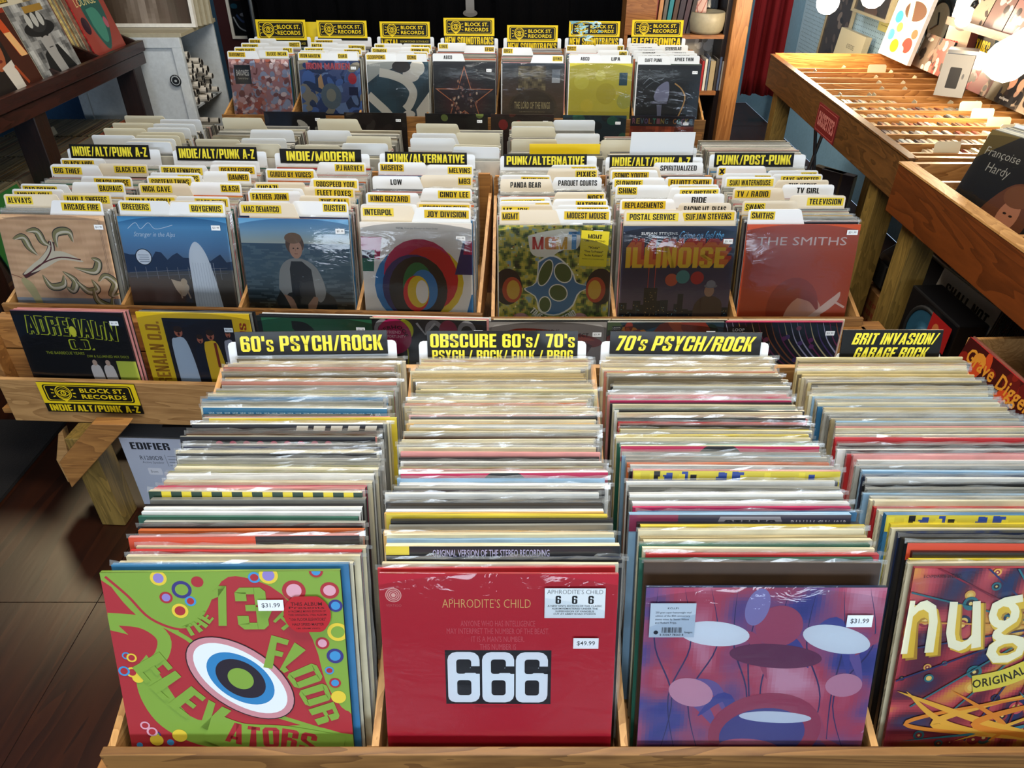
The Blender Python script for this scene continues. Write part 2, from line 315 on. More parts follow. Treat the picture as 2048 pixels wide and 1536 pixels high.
def glyphs(t, bold):
    k = (t, bold)
    if k not in _tx and bold >= .03 and (t.upper() == t or t in ("60's PSYCH/ROCK", "70's PSYCH/ROCK", "OBSCURE 60's/ 70's", 'ADRENALiN', 'ADRENALiN O.D.')) and all(c.upper() in BLK for c in t):
        x = 0; V_ = []; F_ = []
        for ch in t:
            w_, ps = BLK[ch.upper()]; q = 1 if ch == ch.upper() else .76
            for p in ps:
                i = len(V_); V_ += [(x + a * q, b * q) for a, b in p]
                if len(p) > 4: F_ += [tuple(i + z for z in tr) for tr in tessellate_polygon([[Vector((a, b, 0)) for a, b in p]])]
                else: F_.append(tuple(range(i, i + len(p))))
            x += w_ * q + 1.5
        xs = [v[0] for v in V_]; _tx[k] = (V_, F_, min(xs), max(xs), 0, 20)
    if k not in _tx:
        _fc.space_character = 1.06 if bold > .015 else 1.0
        _fc.body = t; _fc.offset = bold; bpy.context.view_layer.update()
        dg = bpy.context.evaluated_depsgraph_get(); e = _fo.evaluated_get(dg); me = e.to_mesh()
        vs_ = [(v.co.x, v.co.y) for v in me.vertices]; fs = [tuple(p.vertices) for p in me.polygons]; e.to_mesh_clear()
        if not vs_: vs_ = [(0, 0), (1, 0), (1, 1)]; fs = []
        xs = [v[0] for v in vs_]; ys = [v[1] for v in vs_]
        _tx[k] = (vs_, fs, min(xs), max(xs), min(ys), max(ys))
    return _tx[k]
def clip(pts):
    for ax, lim, sg in ((0, 0, 1), (0, 1, -1), (1, 0, 1), (1, 1, -1)):
        out = []; n = len(pts)
        for i in range(n):
            a, b = pts[i], pts[(i + 1) % n]; ia = (a[ax] - lim) * sg >= 0; ib = (b[ax] - lim) * sg >= 0
            if ia: out.append(a)
            if ia != ib:
                t = (lim - a[ax]) / (b[ax] - a[ax]); out.append((a[0] + t * (b[0] - a[0]), a[1] + t * (b[1] - a[1])))
        pts = out
        if len(pts) < 3: return []
    return pts
class Art:
    """print on a w x h sheet; u to the right, v downwards, both 0..1"""
    VIS = .925
    def __init__(s, w, h, bg=None, eps=1.0e-5):
        q = Art.VIS if (w == h == .315) else 1
        s.w = w; s.h = h * q; s.z0 = h * (1 - q); s.eps = eps; s.V = []; s.F = []; s.C = []; s.L = 0
        if bg: s.rect(0, 0, 1, 1, bg)
    def _pt(s, p): return ((p[0] - .5) * s.w, -.0004 - s.L * s.eps, s.z0 + (1 - p[1]) * s.h)
    def poly(s, pts, c, keep=False):
        pts = clip(list(pts)) if not keep else list(pts)
        if len(pts) < 3: return s
        if not keep: s.L += 1
        cc = lin(c) if not (isinstance(c, tuple) and len(c) == 4) else c
        i = len(s.V); s.V += [s._pt(p) for p in pts]
        if len(pts) > 4:
            for t in tessellate_polygon([[Vector((p[0], p[1], 0)) for p in pts]]):
                a, b, d = (pts[q] for q in t)
                if (b[0] - a[0]) * (d[1] - a[1]) - (b[1] - a[1]) * (d[0] - a[0]) > 0: t = (t[0], t[2], t[1])
                s.F.append(tuple(i + q for q in t)); s.C.append(cc)
        else:
            ar = sum(pts[k][0] * pts[(k + 1) % len(pts)][1] - pts[(k + 1) % len(pts)][0] * pts[k][1] for k in range(len(pts)))
            f = tuple(range(i, i + len(pts))); s.F.append(f if ar < 0 else f[::-1]); s.C.append(cc)
        return s
    def rect(s, a, b, c_, d, c): return s.poly([(a, b), (c_, b), (c_, d), (a, d)], c)
    def rrect(s, a, b, c_, d, r, c):
        k = s.w / s.h; P = []
        for cx, cy, a0 in ((c_ - r, b + r * k, -90), (c_ - r, d - r * k, 0), (a + r, d - r * k, 90), (a + r, b + r * k, 180)):
            for q in range(4): an = R(a0 + q * 30); P.append((cx + r * math.cos(an), cy + r * k * math.sin(an)))
        return s.poly(P, c)
    def ell(s, x, y, rx, ry, c, rot=0, n=22):
        k = s.w / s.h; cr, sr = math.cos(R(rot)), math.sin(R(rot))
        return s.poly([(x + rx * math.cos(t) * cr - ry * math.sin(t) * sr, y + k * (rx * math.cos(t) * sr + ry * math.sin(t) * cr)) for t in (2 * math.pi * i / n for i in range(n))], c)
    def line(s, pts, wd, c, taper=False):
        k = s.w / s.h; n = len(pts); s.L += 1; cc = lin(c); P = []
        for i, p in enumerate(pts):
            a = pts[max(i - 1, 0)]; b = pts[min(i + 1, n - 1)]; dx, dy = b[0] - a[0], (b[1] - a[1]) / k; q = math.hypot(dx, dy) or 1
            wd_ = (wd[i] if isinstance(wd, (list, tuple)) else wd) / 2
            if taper: wd_ *= math.sin(math.pi * (i + .3) / (n - .4))
            P.append(((p[0] - dy / q * wd_, p[1] + dx / q * wd_ * k), (p[0] + dy / q * wd_, p[1] - dx / q * wd_ * k)))
        for i in range(n - 1): 
            q4 = clip([P[i][0], P[i + 1][0], P[i + 1][1], P[i][1]])
            if len(q4) > 2:
                j = len(s.V); s.V += [s._pt(p) for p in q4]; s.F.append(tuple(range(j, j + len(q4)))[::-1] if _area(q4) > 0 else tuple(range(j, j + len(q4)))); s.C.append(cc)
        return s
    def curve(s, ctrl, wd, c, n=24, taper=False): return s.line(smooth(ctrl, n), wd, c, taper)
    def text(s, t, box_, c, bold=.0, slant=0, fn=None):
        vs_, fs, x0, x1, y0, y1 = glyphs(t, bold); s.L += 1; cc = lin(c); i = len(s.V)
        a, b, c2, d = box_
        P = []
        for (x, y) in vs_:
            fx = (x - x0) / (x1 - x0 or 1); fy = (y1 - y) / (y1 - y0 or 1)
            p = (a + (c2 - a) * fx + slant * (s.h / s.w) * (d - b) * (1 - fy), b + (d - b) * fy)
            if fn: p = fn(fx, fy)
            P.append(p)
        inside = all(-1e-6 <= p[0] <= 1.000001 and -1e-6 <= p[1] <= 1.000001 for p in P)
        if inside:
            s.V += [s._pt(p) for p in P]
            for f in fs: f = f[::-1] if _area([P[q] for q in f]) > 0 else f; s.F.append(tuple(i + q for q in f)); s.C.append(cc)
        else:
            for f in fs:
                q4 = clip([P[q] for q in f])
                if len(q4) > 2: j = len(s.V); s.V += [s._pt(p) for p in q4]; s.F.append(tuple(range(j, j + len(q4)))[::-1] if _area(q4) > 0 else tuple(range(j, j + len(q4)))); s.C.append(cc)
        return s
    def arc(s, t, ctrl, hgt, c, bold=.02, n=40):
        """lettering along a curve through ctrl; the curve is the mid line"""
        P = smooth(ctrl, n); k = s.w / s.h
        L = [0]
        for i in range(1, len(P)): L.append(L[-1] + math.hypot(P[i][0] - P[i - 1][0], (P[i][1] - P[i - 1][1]) / k))
        def fn(fx, fy):
            d = fx * L[-1]; i = 1
            while i < len(L) - 1 and L[i] < d: i += 1
            t_ = (d - L[i - 1]) / (L[i] - L[i - 1] or 1); a, b = P[i - 1], P[i]
            x = a[0] + (b[0] - a[0]) * t_; y = a[1] + (b[1] - a[1]) * t_; dx, dy = b[0] - a[0], (b[1] - a[1]) / k; q = math.hypot(dx, dy) or 1
            hh = hgt(fx) if callable(hgt) else hgt; o = (fy - .5) * hh
            return (x - dy / q * o, y + dx / q * o * k)
        return s.text(t, (0, 0, 1, 1), c, bold, 0, fn)
    def field(s, n, f, box_=(0, 0, 1, 1)):
        s.L += 1; a, b, c, d = box_
        nx = n if isinstance(n, int) else n[0]; ny = n if isinstance(n, int) else n[1]
        for i in range(nx):
            for j in range(ny):
                u0 = a + (c - a) * i / nx; u1 = a + (c - a) * (i + 1) / nx; v0 = b + (d - b) * j / ny; v1 = b + (d - b) * (j + 1) / ny
                k = len(s.V); s.V += [s._pt(p) for p in ((u0, v0), (u0, v1), (u1, v1), (u1, v0))]
                s.F.append((k, k + 1, k + 2, k + 3)); s.C.append(lin(f((u0 + u1) / 2, (v0 + v1) / 2)))
        return s
    def build(s, name, parent, mat=None, loc=(0, 0, 0), rot=(0, 0, 0), **kw):
        me = bpy.data.meshes.new(name); me.from_pydata(s.V, [], s.F); me.materials.append(mat or M['print'])
        at = me.color_attributes.new('Col', 'FLOAT_COLOR', 'CORNER'); buf = []
        for f, c in zip(s.F, s.C): buf += list(c) * len(f)
        at.data.foreach_set('color', buf); me.update()
        return link(name, me, parent, loc, rot, **kw)
def _area(p): return sum(p[k][0] * p[(k + 1) % len(p)][1] - p[(k + 1) % len(p)][0] * p[k][1] for k in range(len(p)))
def smooth(P, n=24):
    if len(P) < 3: return [(P[0][0] + (P[-1][0] - P[0][0]) * i / n, P[0][1] + (P[-1][1] - P[0][1]) * i / n) for i in range(n + 1)]
    Q = [P[0]] + list(P) + [P[-1]]; out = []; m = len(P) - 1
    for i in range(n + 1):
        t = i / n * m; k = min(int(t), m - 1); t -= k; a, b, c, d = Q[k:k + 4]
        out.append(tuple(.5 * (2 * b[j] + (c[j] - a[j]) * t + (2 * a[j] - 5 * b[j] + 4 * c[j] - d[j]) * t * t + (3 * b[j] - a[j] - 3 * c[j] + d[j]) * t ** 3) for j in (0, 1)))
    return out
def mixc(a, b, t):
    t = max(0, min(1, t)); a = hexrgb(a); b = hexrgb(b); return tuple(a[i] + (b[i] - a[i]) * t for i in range(3))
def hexrgb(c):
    if isinstance(c, str): c = c.lstrip('#'); return tuple(int(c[i:i + 2], 16) / 255 for i in (0, 2, 4))
    return c
def ramp(stops, t):
    for (a, ca), (b, cb) in zip(stops, stops[1:]):
        if t <= b: return mixc(ca, cb, (t - a) / (b - a or 1))
    return hexrgb(stops[-1][1])
def nz(u, v, s=3, o=0): return noise.noise(Vector((u * s + o, v * s - o, o * 1.7)))

# ------------------------------------------------------------------ records
JW = .315
THICK = (.0028, .0038, .005, .0065, .009)
def jacket_mesh(t, ms=('jf', 'je')):
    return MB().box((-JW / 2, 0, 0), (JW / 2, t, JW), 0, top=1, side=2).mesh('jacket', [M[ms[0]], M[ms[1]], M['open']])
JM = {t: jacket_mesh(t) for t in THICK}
def sleeve_mesh(seed):
    rnd = random.Random(seed); b = MB(); n = 14; t = .0015; pts = []
    for i in range(n + 1):
        x = -JW / 2 - .003 + (JW + .012) * i / n; pts.append((x, t + rnd.uniform(-.0015, .0022), JW + .0035 + rnd.uniform(0, .003)))
    for i in range(n):
        a, c = pts[i], pts[i + 1]; b.face([(a[0], t, JW - .002), (c[0], t, JW - .002), c, a])
    m = 10; side = []
    for i in range(m + 1):
        z = .02 + (JW - .015) * i / m; side.append((JW / 2 + .003 + rnd.uniform(0, .003), t + rnd.uniform(-.002, .003), z))
    for i in range(m):
        a, c = side[i], side[i + 1]; b.face([(JW / 2 - .001, t, a[2]), a, c, (JW / 2 - .001, t, c[2])])
    return b.mesh('plastic_sleeve', M['sleeve'])
SLV = [sleeve_mesh(i) for i in range(6)]
def film_mesh():
    b = MB(); nx, nz_ = 10, 24
    def P(i, j):
        f = i / nx * 2 - 1; z = .002 + (JW - .001) * j / nz_; g = max(0, (z - .20) / .115); 
        return (f * (JW / 2 - .0005), -.0075 + .0022 * f * f + .0070 * g * g * (.6 + .4 * g), z)
    for i in range(nx):
        for j in range(nz_): b.face([P(i, j), P(i + 1, j), P(i + 1, j + 1), P(i, j + 1)])
    me = b.mesh('shrink_film', M['film'], True)
    import bmesh as _bm
    q = _bm.new(); q.from_mesh(me); _bm.ops.remove_doubles(q, verts=q.verts, dist=1e-5); q.to_mesh(me); q.free(); return me
FILM = film_mesh()
COLS = {'w': ('#e4e6e4', 'white'), 'c': ('#d8cfae', 'cream'), 'k': ('#17171b', 'black'), 'g': ('#85867f', 'grey'), 'r': ('#b3282c', 'red'),
        'o': ('#cf6a34', 'orange'), 'b': ('#2f6f9c', 'blue'), 'n': ('#1d2a4a', 'navy'), 't': ('#1f5a48', 'dark green'), 'y': ('#d8c23a', 'yellow'),
        'p': ('#cf8a86', 'pink'), 'm': ('#b81f55', 'magenta'), 'd': ('#4a3524', 'brown'), 'e': ('#b5a57c', 'beige'), 'v': ('#8b8a5e', 'olive'),
        'l': ('#8fb6d6', 'light blue'), 's': ('#a9aaa2', 'silver grey'), 'a': ('#c9a15a', 'tan'), 'f': ('#6f9f8c', 'sea green')}
def place_record(x, ytop_front, zb, lean, t, yaw=0, H_=JW):
    """bottom front edge so that the top front edge sits at ytop_front"""
    return (x, ytop_front - H_ * math.sin(lean), zb)
def record(loc, lean, yaw, t, code, label, group, sleeve=None, name='record'):
    hexc = COLS[code][0] if code in COLS else code
    o = link(name, JM[t], None, loc, (-lean, 0, yaw), label=label, category='record', group=group)
    c = list(lin(hexc)); k = random.uniform(.85, 1.12); o.color = (min(1, c[0] * k), min(1, c[1] * k), min(1, c[2] * k), 1)
    if sleeve is not None: link('plastic_sleeve', SLV[sleeve % len(SLV)], o)
    return o
def topband(o, k):
    """the printed top of a cover that stands a little above its neighbour"""
    a = Art(JW, .026, '#14141a'); rn = random.Random(k)
    if k == 0:
        a.rect(0, 0, 1, 1, '#1f3a2a')
        for q in range(10): a.rect(.06 + q * .095, 0, .105 + q * .095, 1, '#d8c22c')
    elif k == 1:
        for q in range(9): a.ell(.2 + q * .07, .5, .02, .02, '#a83a5a')
    elif k == 2:
        a.rect(0, 0, 1, 1, '#2a6a92')
        for q in range(22): a.text('WHO', (.03 + q * .043, .3, .06 + q * .043, .7), '#b8d0dc', .01)
    elif k == 3:
        a.rect(0, 0, 1, 1, '#3c3a4c'); a.rect(0, 0, .22, 1, '#7c2a4a'); a.poly([(.38, 1), (.41, .1), (.68, .1), (.71, 1)], '#8c8a94'); a.text('STEREO', (.43, .3, .66, .85), '#2a2834', .03); a.text('PANAM·CW-4012', (.73, .3, .98, .85), '#b8b4bc', .0)
    elif k == 4:
        a.rect(0, 0, 1, 1, '#c8b83a')
        for q in range(24): x = rn.random(); a.rect(x, rn.uniform(0, .4), x + .03, 1, rn.choice(('#24408c', '#14141a', '#d8c83c', '#24408c')))
    elif k == 5: a.rect(0, 0, 1, 1, '#b01c4c'); a.ell(.5, 1, .12, .1, '#14141a')
    elif k == 6: a.text('ORIGINAL VERSION OF THE STEREO RECORDING', (.2, .2, .7, .6), '#b8b0d0', .0); a.rect(0, 0, .1, .5, '#d8c23a')
    elif k == 7:
        for q in range(5): a.poly([(.55 + q * .09, .1), (.61 + q * .09, .1), (.59 + q * .09, 1), (.53 + q * .09, 1)], '#c8c0b0')
    elif k == 8: a.rect(0, 0, .55, 1, '#c8482c'); a.rect(.55, 0, 1, 1, '#1c1a1c')
    a.build('printed_top', o, M['gloss'], (0, 0, JW - .026))
TOPS = {(0, 15): 0, (0, 31): 1, (0, 44): 2, (0, 36): 7, (0, 5): 8, (2, 10): 3, (2, 20): 4, (2, 28): 5, (1, 4): 6, (3, 9): 4, (1, 21): 5, (3, 3): 8}
STUFF = MB(); STUFFS = []
def stuff_record(loc, lean, yaw, t, hexc, k=1.0):
    mt = Matrix.Translation(loc) @ Matrix.Rotation(yaw, 4, 'Z') @ Matrix.Rotation(-lean, 4, 'X')
    c = lin(hexc); c = (min(1, c[0] * k), min(1, c[1] * k), min(1, c[2] * k), 1)
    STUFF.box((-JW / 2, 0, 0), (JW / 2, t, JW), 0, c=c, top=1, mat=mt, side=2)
def pricetag(par, u, v, w_=.03, h_=.0155, txt='$31.99', W=JW, rot=0, ar=None):
    a = Art(w_, h_, '#e9eef2'); a.text(txt, (.14, .28, .86, .74), '#3a3a40', .01)
    return a.build('price_tag', par, M['matte'], ((u - .5) * W, -.0035, (ar.z0 + (1 - v) * ar.h if ar else (1 - v) * W) - h_), (0, R(rot), 0), label='white price tag')
def faceout(loc, lean, yaw, t, art, label, edge='w', group='face-out records', tag_=None, sleeve=True, parts=()):
    o = record(loc, lean, yaw, t, edge, label, group)
    art.build('cover_print', o)
    for (a, u, v, rot) in parts:
        a.build('sticker', o, M['gloss'], ((u - .5) * JW, -.0036, art.z0 + (1 - v) * art.h - a.h), (0, R(rot), 0))
    if tag_: pricetag(o, *tag_, ar=art)
    if sleeve: link('shrink_film', FILM, o)
    return o

# ------------------------------------------------------------------ cover prints (generic stand-ins in the same colours, with the same words)
def rings(a, items):
    for (x, y, r, cs) in items:
        for i, c in enumerate(cs): a.ell(x, y, r * (1 - i * .36), r * (1 - i * .33), c, random.uniform(0, 90))
def art_psych():
    g, r, y, p, b, n_ = '#7fa13c', '#a82c34', '#e3c63c', '#8f7fc4', '#3f8fc8', '#3a3478'
    a = Art(JW, JW, g)
    dots = [(.24, .03, .035, (y, p)), (.33, .09, .042, (n_, g)), (.4, .05, .026, (r,)), (.26, .13, .028, (r, p)), (.36, .15, .024, (b, r)), (.31, .2, .035, (y, r)),
            (.64, .03, .026, (b, r)), (.7, .02, .04, (y, p)), (.8, .1, .05, (r, '#dba0b0')), (.95, .1, .04, (r, '#dba0b0')), (.89, .28, .036, (r, p)), (.97, .18, .03, (n_, b)), (.97, .32, .045, (y, g)),
            (.9, .38, .03, (r, '#dba0b0')), (.95, .45, .037, (n_, b)), (.92, .53, .02, (b, r)), (.94, .6, .026, (r, b)), (.95, .68, .033, (y,)), (.9, .0, .03, (r, b))]
    a.poly(smooth([(0, .02), (.04, .06), (.12, .22), (.2, .27), (.3, .3), (.4, .24), (.5, .05), (.6, .03), (.75, .12), (.86, .36), (.9, .6), (.96, .74), (1, .78), (1, .9), (.8, .84), (.6, .86), (.4, .82), (.28, .78), (.2, .6), (.12, .4), (0, .22)], 60), r)
    a.curve([(0, .24), (.14, .26), (.22, .34), (.2, .44), (.13, .52), (.12, .66), (.2, .8), (.34, .92), (.6, .97), (1, .99)], .06, g, 40)
    a.poly(smooth([(0, .3), (.1, .34), (.14, .42), (.08, .52), (.08, .68), (.15, .84), (.3, .95), (.5, 1), (.0, 1)], 40), r)
    a.curve([(.03, .03), (.12, .2), (.26, .3), (.36, .4), (.4, .6), (.55, .74), (.7, .8), (1, .93)], .02, g, 30)
    a.curve([(.0, .0), (.1, .1), (.16, .2), (.3, .29)], .05, g, 20); a.curve([(.02, .02), (.1, .12), (.18, .24), (.3, .3), (.4, .27)], .012, r, 20)
    for q in range(14):
        x = random.uniform(.02, .3) if q % 2 else random.uniform(.02, .12); y_ = random.uniform(.86, .98) if q % 2 else random.uniform(.36, .9)
        dots.append((x, y_, random.uniform(.016, .034), random.choice(((y,), (n_, g), (b, r), (y, r), (r, b), ('#dba0b0', r)))))
    for q in range(7): dots.append((.36 + q * .09, .985, .02, random.choice(((y,), (n_,), (b,), (p,)))))
    rings(a, dots)
    # tilted nest of plain ovals in the same colours
    for rx, ry, c in ((.27, .16, '#241418'), (.265, .155, '#c98a92'), (.235, .128, '#e6ecee'), (.165, .108, '#2f7fb8'), (.12, .085, '#231a28'), (.06, .05, '#7fa13c')): a.ell(.53, .57, rx, ry, c, 42, 40)
    a.arc('THE', [(.32, .31), (.38, .28), (.43, .22)], .055, g, .03); a.text('1', (.44, .07, .50, .28), g, .04, .1); a.text('3', (.55, .08, .68, .3), g, .04, 0)
    a.arc('TH', [(.66, .19), (.72, .22), (.77, .28)], .08, g, .02)
    a.arc('FLOOR', [(.66, .42), (.76, .46), (.82, .58), (.86, .7), (.9, .82)], lambda t: .17 - .06 * t, g, .035, 50)
    a.curve([(.36, .84), (.5, .91), (.7, .93), (.95, .99)], .16, g, 24); a.arc('ELEV', [(.13, .46), (.21, .6), (.32, .74), (.43, .82)], .15, g, .035, 40); a.arc('ATORS', [(.44, .87), (.55, .905), (.68, .915), (.83, .955)], .11, r, .035, 40)
    return a
def art_666():
    a = Art(JW, JW, '#ad0f28')
    a.rect(.267, .4, .7265, .7, '#0b0f16')
    # block numerals
    for x0 in (.277, .427, .573):
        x1 = x0 + .139; c = '#dfe8f0'
        a.rrect(x0, .41, x1, .69, .04, c); a.rrect(x0 + .038, .452, x1 - .036, .5, .012, '#0b0f16'); a.rect(x1 - .045, .488, x1 + .001, .528, '#0b0f16')
        a.rect(x0 + .075, .5, x1 + .001, .53, '#0b0f16'); a.rect(x0 + .038, .48, x0 + .08, .53, '#0b0f16')
        a.rrect(x0 + .03, .52, x1, .69, .038, c); a.rrect(x0, .46, x0 + .1, .69, .03, c); a.rrect(x0 + .038, .452, x0 + .08, .53, .012, '#0b0f16'); a.rect(x0 + .06, .498, x1 + .001, .525, '#0b0f16')
        a.rrect(x0 + .038, .45, x1 - .036, .5, .014, '#0b0f16'); a.rect(x0 + .012, .6, x0 + .036, .66, c); a.rrect(x0 + .04, .565, x1 - .037, .65, .014, '#0b0f16')
    a.text('APHRODITE’S CHILD', (.262, .128, .635, .173), '#d9ae6a', -.012)
    for t, x0, x1, y in (('ANYONE WHO HAS INTELLIGENCE', .338, .655, .24), ('MAY INTERPRET THE NUMBER OF THE BEAST.', .278, .715, .281), ("IT IS A MAN'S NUMBER.", .383, .61, .323), ('THIS NUMBER IS', .418, .574, .365)):
        a.text(t, (x0, y, x1, y + .031), '#c4505a', .0)
    a.text('(THE APOCALYPSE OF JOHN, 13/18)', (.39, .708, .6, .724), '#8e2a34', .0)
    for i, r in enumerate((.034, .03, .026, .022, .018, .014, .010)): a.ell(.058, .108, r, r, '#dba9a0' if i % 2 == 0 else '#a82a3c')
    a.text('VERTIGO', (.025, .155, .09, .168), '#bf5a60', .0)
    return a
def art_purple():
    def f(u, v):
        n_ = nz(u, v, 2.6, 3) + .5 * nz(u, v, 6, 9) + .2 * nz(u, v, 14, 2); e = abs(u - .5) * 1.1
        return ramp([(-.8, '#1d2f6e'), (-.3, '#3f3f84'), (0, '#83466e'), (.3, '#a03c56'), (.8, '#b8849c')], n_ + .32 - e * .6)
    a = Art(JW, JW); a.field(60, f); dk = '#2a2a5a'
    for k in range(9): x = .05 + k * .11; a.curve([(x, 0), (x + .05 * math.sin(k), .3), (x + .09 * math.cos(k * 2), .6), (x + .03, 1)], .007, dk, 20, True)
    for k in range(12):
        x, y = random.random(), random.random(); a.curve([(x, y), (x + .12, y + .1 * math.sin(k)), (x + .2, y + .22)], .05, random.choice(('#5f4f8c', '#93405e', '#3a3f86', '#a86a8a')), 16, True)
    # drifting pale and deep patches, abstract
    for x, y, rx, ry, c, r_ in ((.3, .24, .15, .06, '#c9d3de', 6), (.82, .27, .15, .065, '#c4ced9', 14), (.22, .56, .1, .07, '#b8849c', 20), (.88, .52, .08, .06, '#b07a94', 0), (.57, .2, .1, .1, '#93425f', 0), (.57, .36, .2, .06, '#5c2a4c', 5), (.56, .78, .25, .2, '#8c3250', -8), (.55, .8, .19, .14, '#3c3c7c', -8), (.5, .88, .14, .05, '#a0506c', 6), (.6, .7, .16, .03, '#b9c3d2', 3), (.55, .97, .16, .03, '#a9b5c8', 0), (.47, .1, .05, .09, '#7a74a8', 10)): a.ell(x, y, rx, ry, c, r_, 30)
    return a
def art_swirl():
    def f(u, v):
        n_ = nz(u, v, 5, 21) + .6 * math.sin(18 * (u + v) + 6 * nz(u, v, 3, 2)); return ramp([(-1, '#22315c'), (-.5, '#5a2036'), (-.1, '#94303c'), (.3, '#b84a50'), (.7, '#c98a3a'), (1.2, '#d8b45a')], n_)
    a = Art(JW, JW); a.field(70, f)
    for k in range(60):
        x, y = random.random(), random.random(); r = random.uniform(.012, .035)
        a.ell(x, y, r, r, random.choice(('#d8a24a', '#8c2a3a', '#2c6a74', '#c45058', '#1f2a4c'))); a.ell(x, y, r * .6, r * .6, random.choice(('#8c2a3a', '#e0c060', '#2a1a24'))); a.ell(x, y, r * .25, r * .25, '#e8c878')
    for k in range(26):
        an = R(k * 14); a.line([(.62 + .1 * math.cos(an), .3 + .1 * math.sin(an)), (.62 + .7 * math.cos(an), .3 + .7 * math.sin(an))], .008, random.choice(('#27305c', '#c98a3a', '#7a1f30', '#2c6a74')))
    for k in range(9): a.curve([(random.uniform(.0, .9), .66), (random.uniform(0, 1), .85), (random.uniform(0, 1), .95)], random.uniform(.015, .035), random.choice(('#d8842a', '#b83a3a', '#2a7a88', '#e0a83a', '#4a1f3a')), 24, True)
    for c_, dx in (('#a8802a', .012), ('#d8b43a', 0), ('#ece8c8', -.012)):
        a.arc('nuggets', [(-.0 + dx, .36 + dx), (.3 + dx, .33), (.6, .26 + dx), (1.1, .12)], lambda t: .46 - .2 * t, c_, .028 if dx >= 0 else .005, 50)
    a.curve([(.34, .62), (.48, .58), (.7, .46), (1, .38)], .09, '#d8c84a', 24); a.arc('ORIGINAL ARTYFACTS FROM THE FIRST', [(.34, .62), (.48, .58), (.7, .46), (1.2, .3)], .045, '#1d1a14', .02, 40)
    a.text('ECVPDA008 STEREO', (.04, .03, .2, .045), '#2a1418')
    return a
def art_woodgrain():
    a = Art(JW, JW); a.field((24, 90), lambda u, v: mixc('#e6be94', '#cda27a', .5 + .6 * nz(u * .6, v, 14, 5) + .25 * math.sin(v * 90 + 5 * nz(u, v, 2, 1))))
    a.rect(0, .84, 1, .915, '#8f959c')
    for q in (.0, .012): a.line([(.05 + q, .03 + q), (.95 - q, .03 + q), (.95 - q, 1)], .003, '#4a3a30')
    ol = '#8d8658'; dk = '#2c2822'; w_ = '#d8cdb4'
    a.curve([(.12, .62), (.3, .5), (.42, .38), (.46, .26)], [.05 + .035 * math.sin(i / 20 * 3.1) for i in range(21)], '#4a2a20', 20); a.curve([(.12, .6), (.3, .5), (.5, .4), (.72, .46)], [.1] * 21, w_, 20, True); a.curve([(.14, .58), (.3, .5), (.42, .38), (.46, .24)], .085, w_, 20, True)
    a.curve([(.12, .64), (.3, .5), (.5, .42), (.7, .44)], .012, '#5a1f1a', 20); a.curve([(.12, .62), (.32, .49), (.43, .36), (.45, .26)], .012, '#5a1f1a', 20)
    for P in ([(.1, .24), (.2, .22), (.24, .32), (.3, .4)], [(.24, .16), (.34, .16), (.38, .26), (.44, .3)], [(.5, .32), (.52, .18), (.64, .16), (.66, .26)], [(.62, .52), (.8, .56), (.86, .46), (.8, .42)], [(.3, .6), (.36, .72), (.48, .7), (.5, .6)], [(.5, .56), (.6, .66), (.56, .76), (.5, .72)], [(.6, .64), (.7, .76), (.8, .74), (.76, .64)], [(.76, .72), (.78, .86), (.9, .92), (.92, .82)], [(.82, .66), (.9, .6), (.98, .68), (.92, .8), (1, .78)]):
        a.curve(P, .08, dk, 20, True); a.curve(P, .062, ol, 20, True); a.curve([(x + .01, y + .01) for x, y in P], .022, w_, 20, True)
    a.curve([(.1, .64), (.16, .74), (.2, .86), (.21, .92)], [.04, .06, .08, .09, .085, .08, .075, .07, .07, .07, .07], '#b8ac7a', 10); a.rect(.16, .9, .26, 1, '#5a4636'); a.curve([(.0, .6), (.06, .62), (.1, .64)], .005, '#7a2a1a', 8)
    return a
def art_field():
    a = Art(JW, JW); a.field((40, 60), lambda u, v: ramp([(0, '#2f6fa0'), (.1, '#5f9fca'), (.35, '#5a80a8'), (.42, '#5d7896'), (.5, '#4a5f78')], v) if v < .48 else ramp([(.48, '#4a5058'), (.62, '#5d564e'), (.8, '#4f463e'), (1, '#2b2622')], v + .03 * nz(u, v, 12, 3)))
    a.poly([(0, .3)] + [(i / 20, .36 + .03 * math.sin(i * 1.7) + .02 * math.sin(i * 4.1) + .05 * (i / 20)) for i in range(21)] + [(1, .52), (0, .56)], '#1d3352')
    for q in range(9): a.line([(.08 + q * .1, .5), (.085 + q * .1, .62)], .004, '#8a8a90')
    a.line([(.02, .56), (.95, .5)], .004, '#7d7f88'); a.line([(.02, .6), (.95, .55)], .004, '#6d6f78')
    a.poly(smooth([(.4, .62), (.46, .64), (.54, .66), (.56, .72), (.5, .8), (.44, .74), (.4, .62)], 20), '#c8b49a'); a.ell(.52, .65, .03, .035, '#c4ae92'); a.line([(.47, .74), (.48, .82)], .014, '#c0a88a'); a.line([(.54, .74), (.56, .82)], .014, '#c0a88a')
    a.poly(smooth([(.6, .98), (.6, .6), (.61, .36), (.68, .24), (.76, .34), (.82, .6), (.87, .98)], 30), '#dfe4ea')
    for q in range(9): a.line([(.63 + q * .024, .45), (.635 + q * .026, .97)], .003, '#b9bfc9')
    a.curve([(.08, .12), (.16, .06), (.2, .12), (.28, .06), (.34, .12), (.5, .08)], .005, '#dfe8f0', 24); a.text('Stranger in the Alps', (.12, .15, .5, .21), '#dce8f0', -.005, .3)
    a.ell(.18, .4, .078, .078, '#10161e'); a.ell(.18, .4, .07, .07, '#e4e8ee')
    for q in range(4): a.line([(.13 + .01 * (q % 2), .38 + q * .022), (.23, .38 + q * .022)], .006, '#7d8796')
    return a
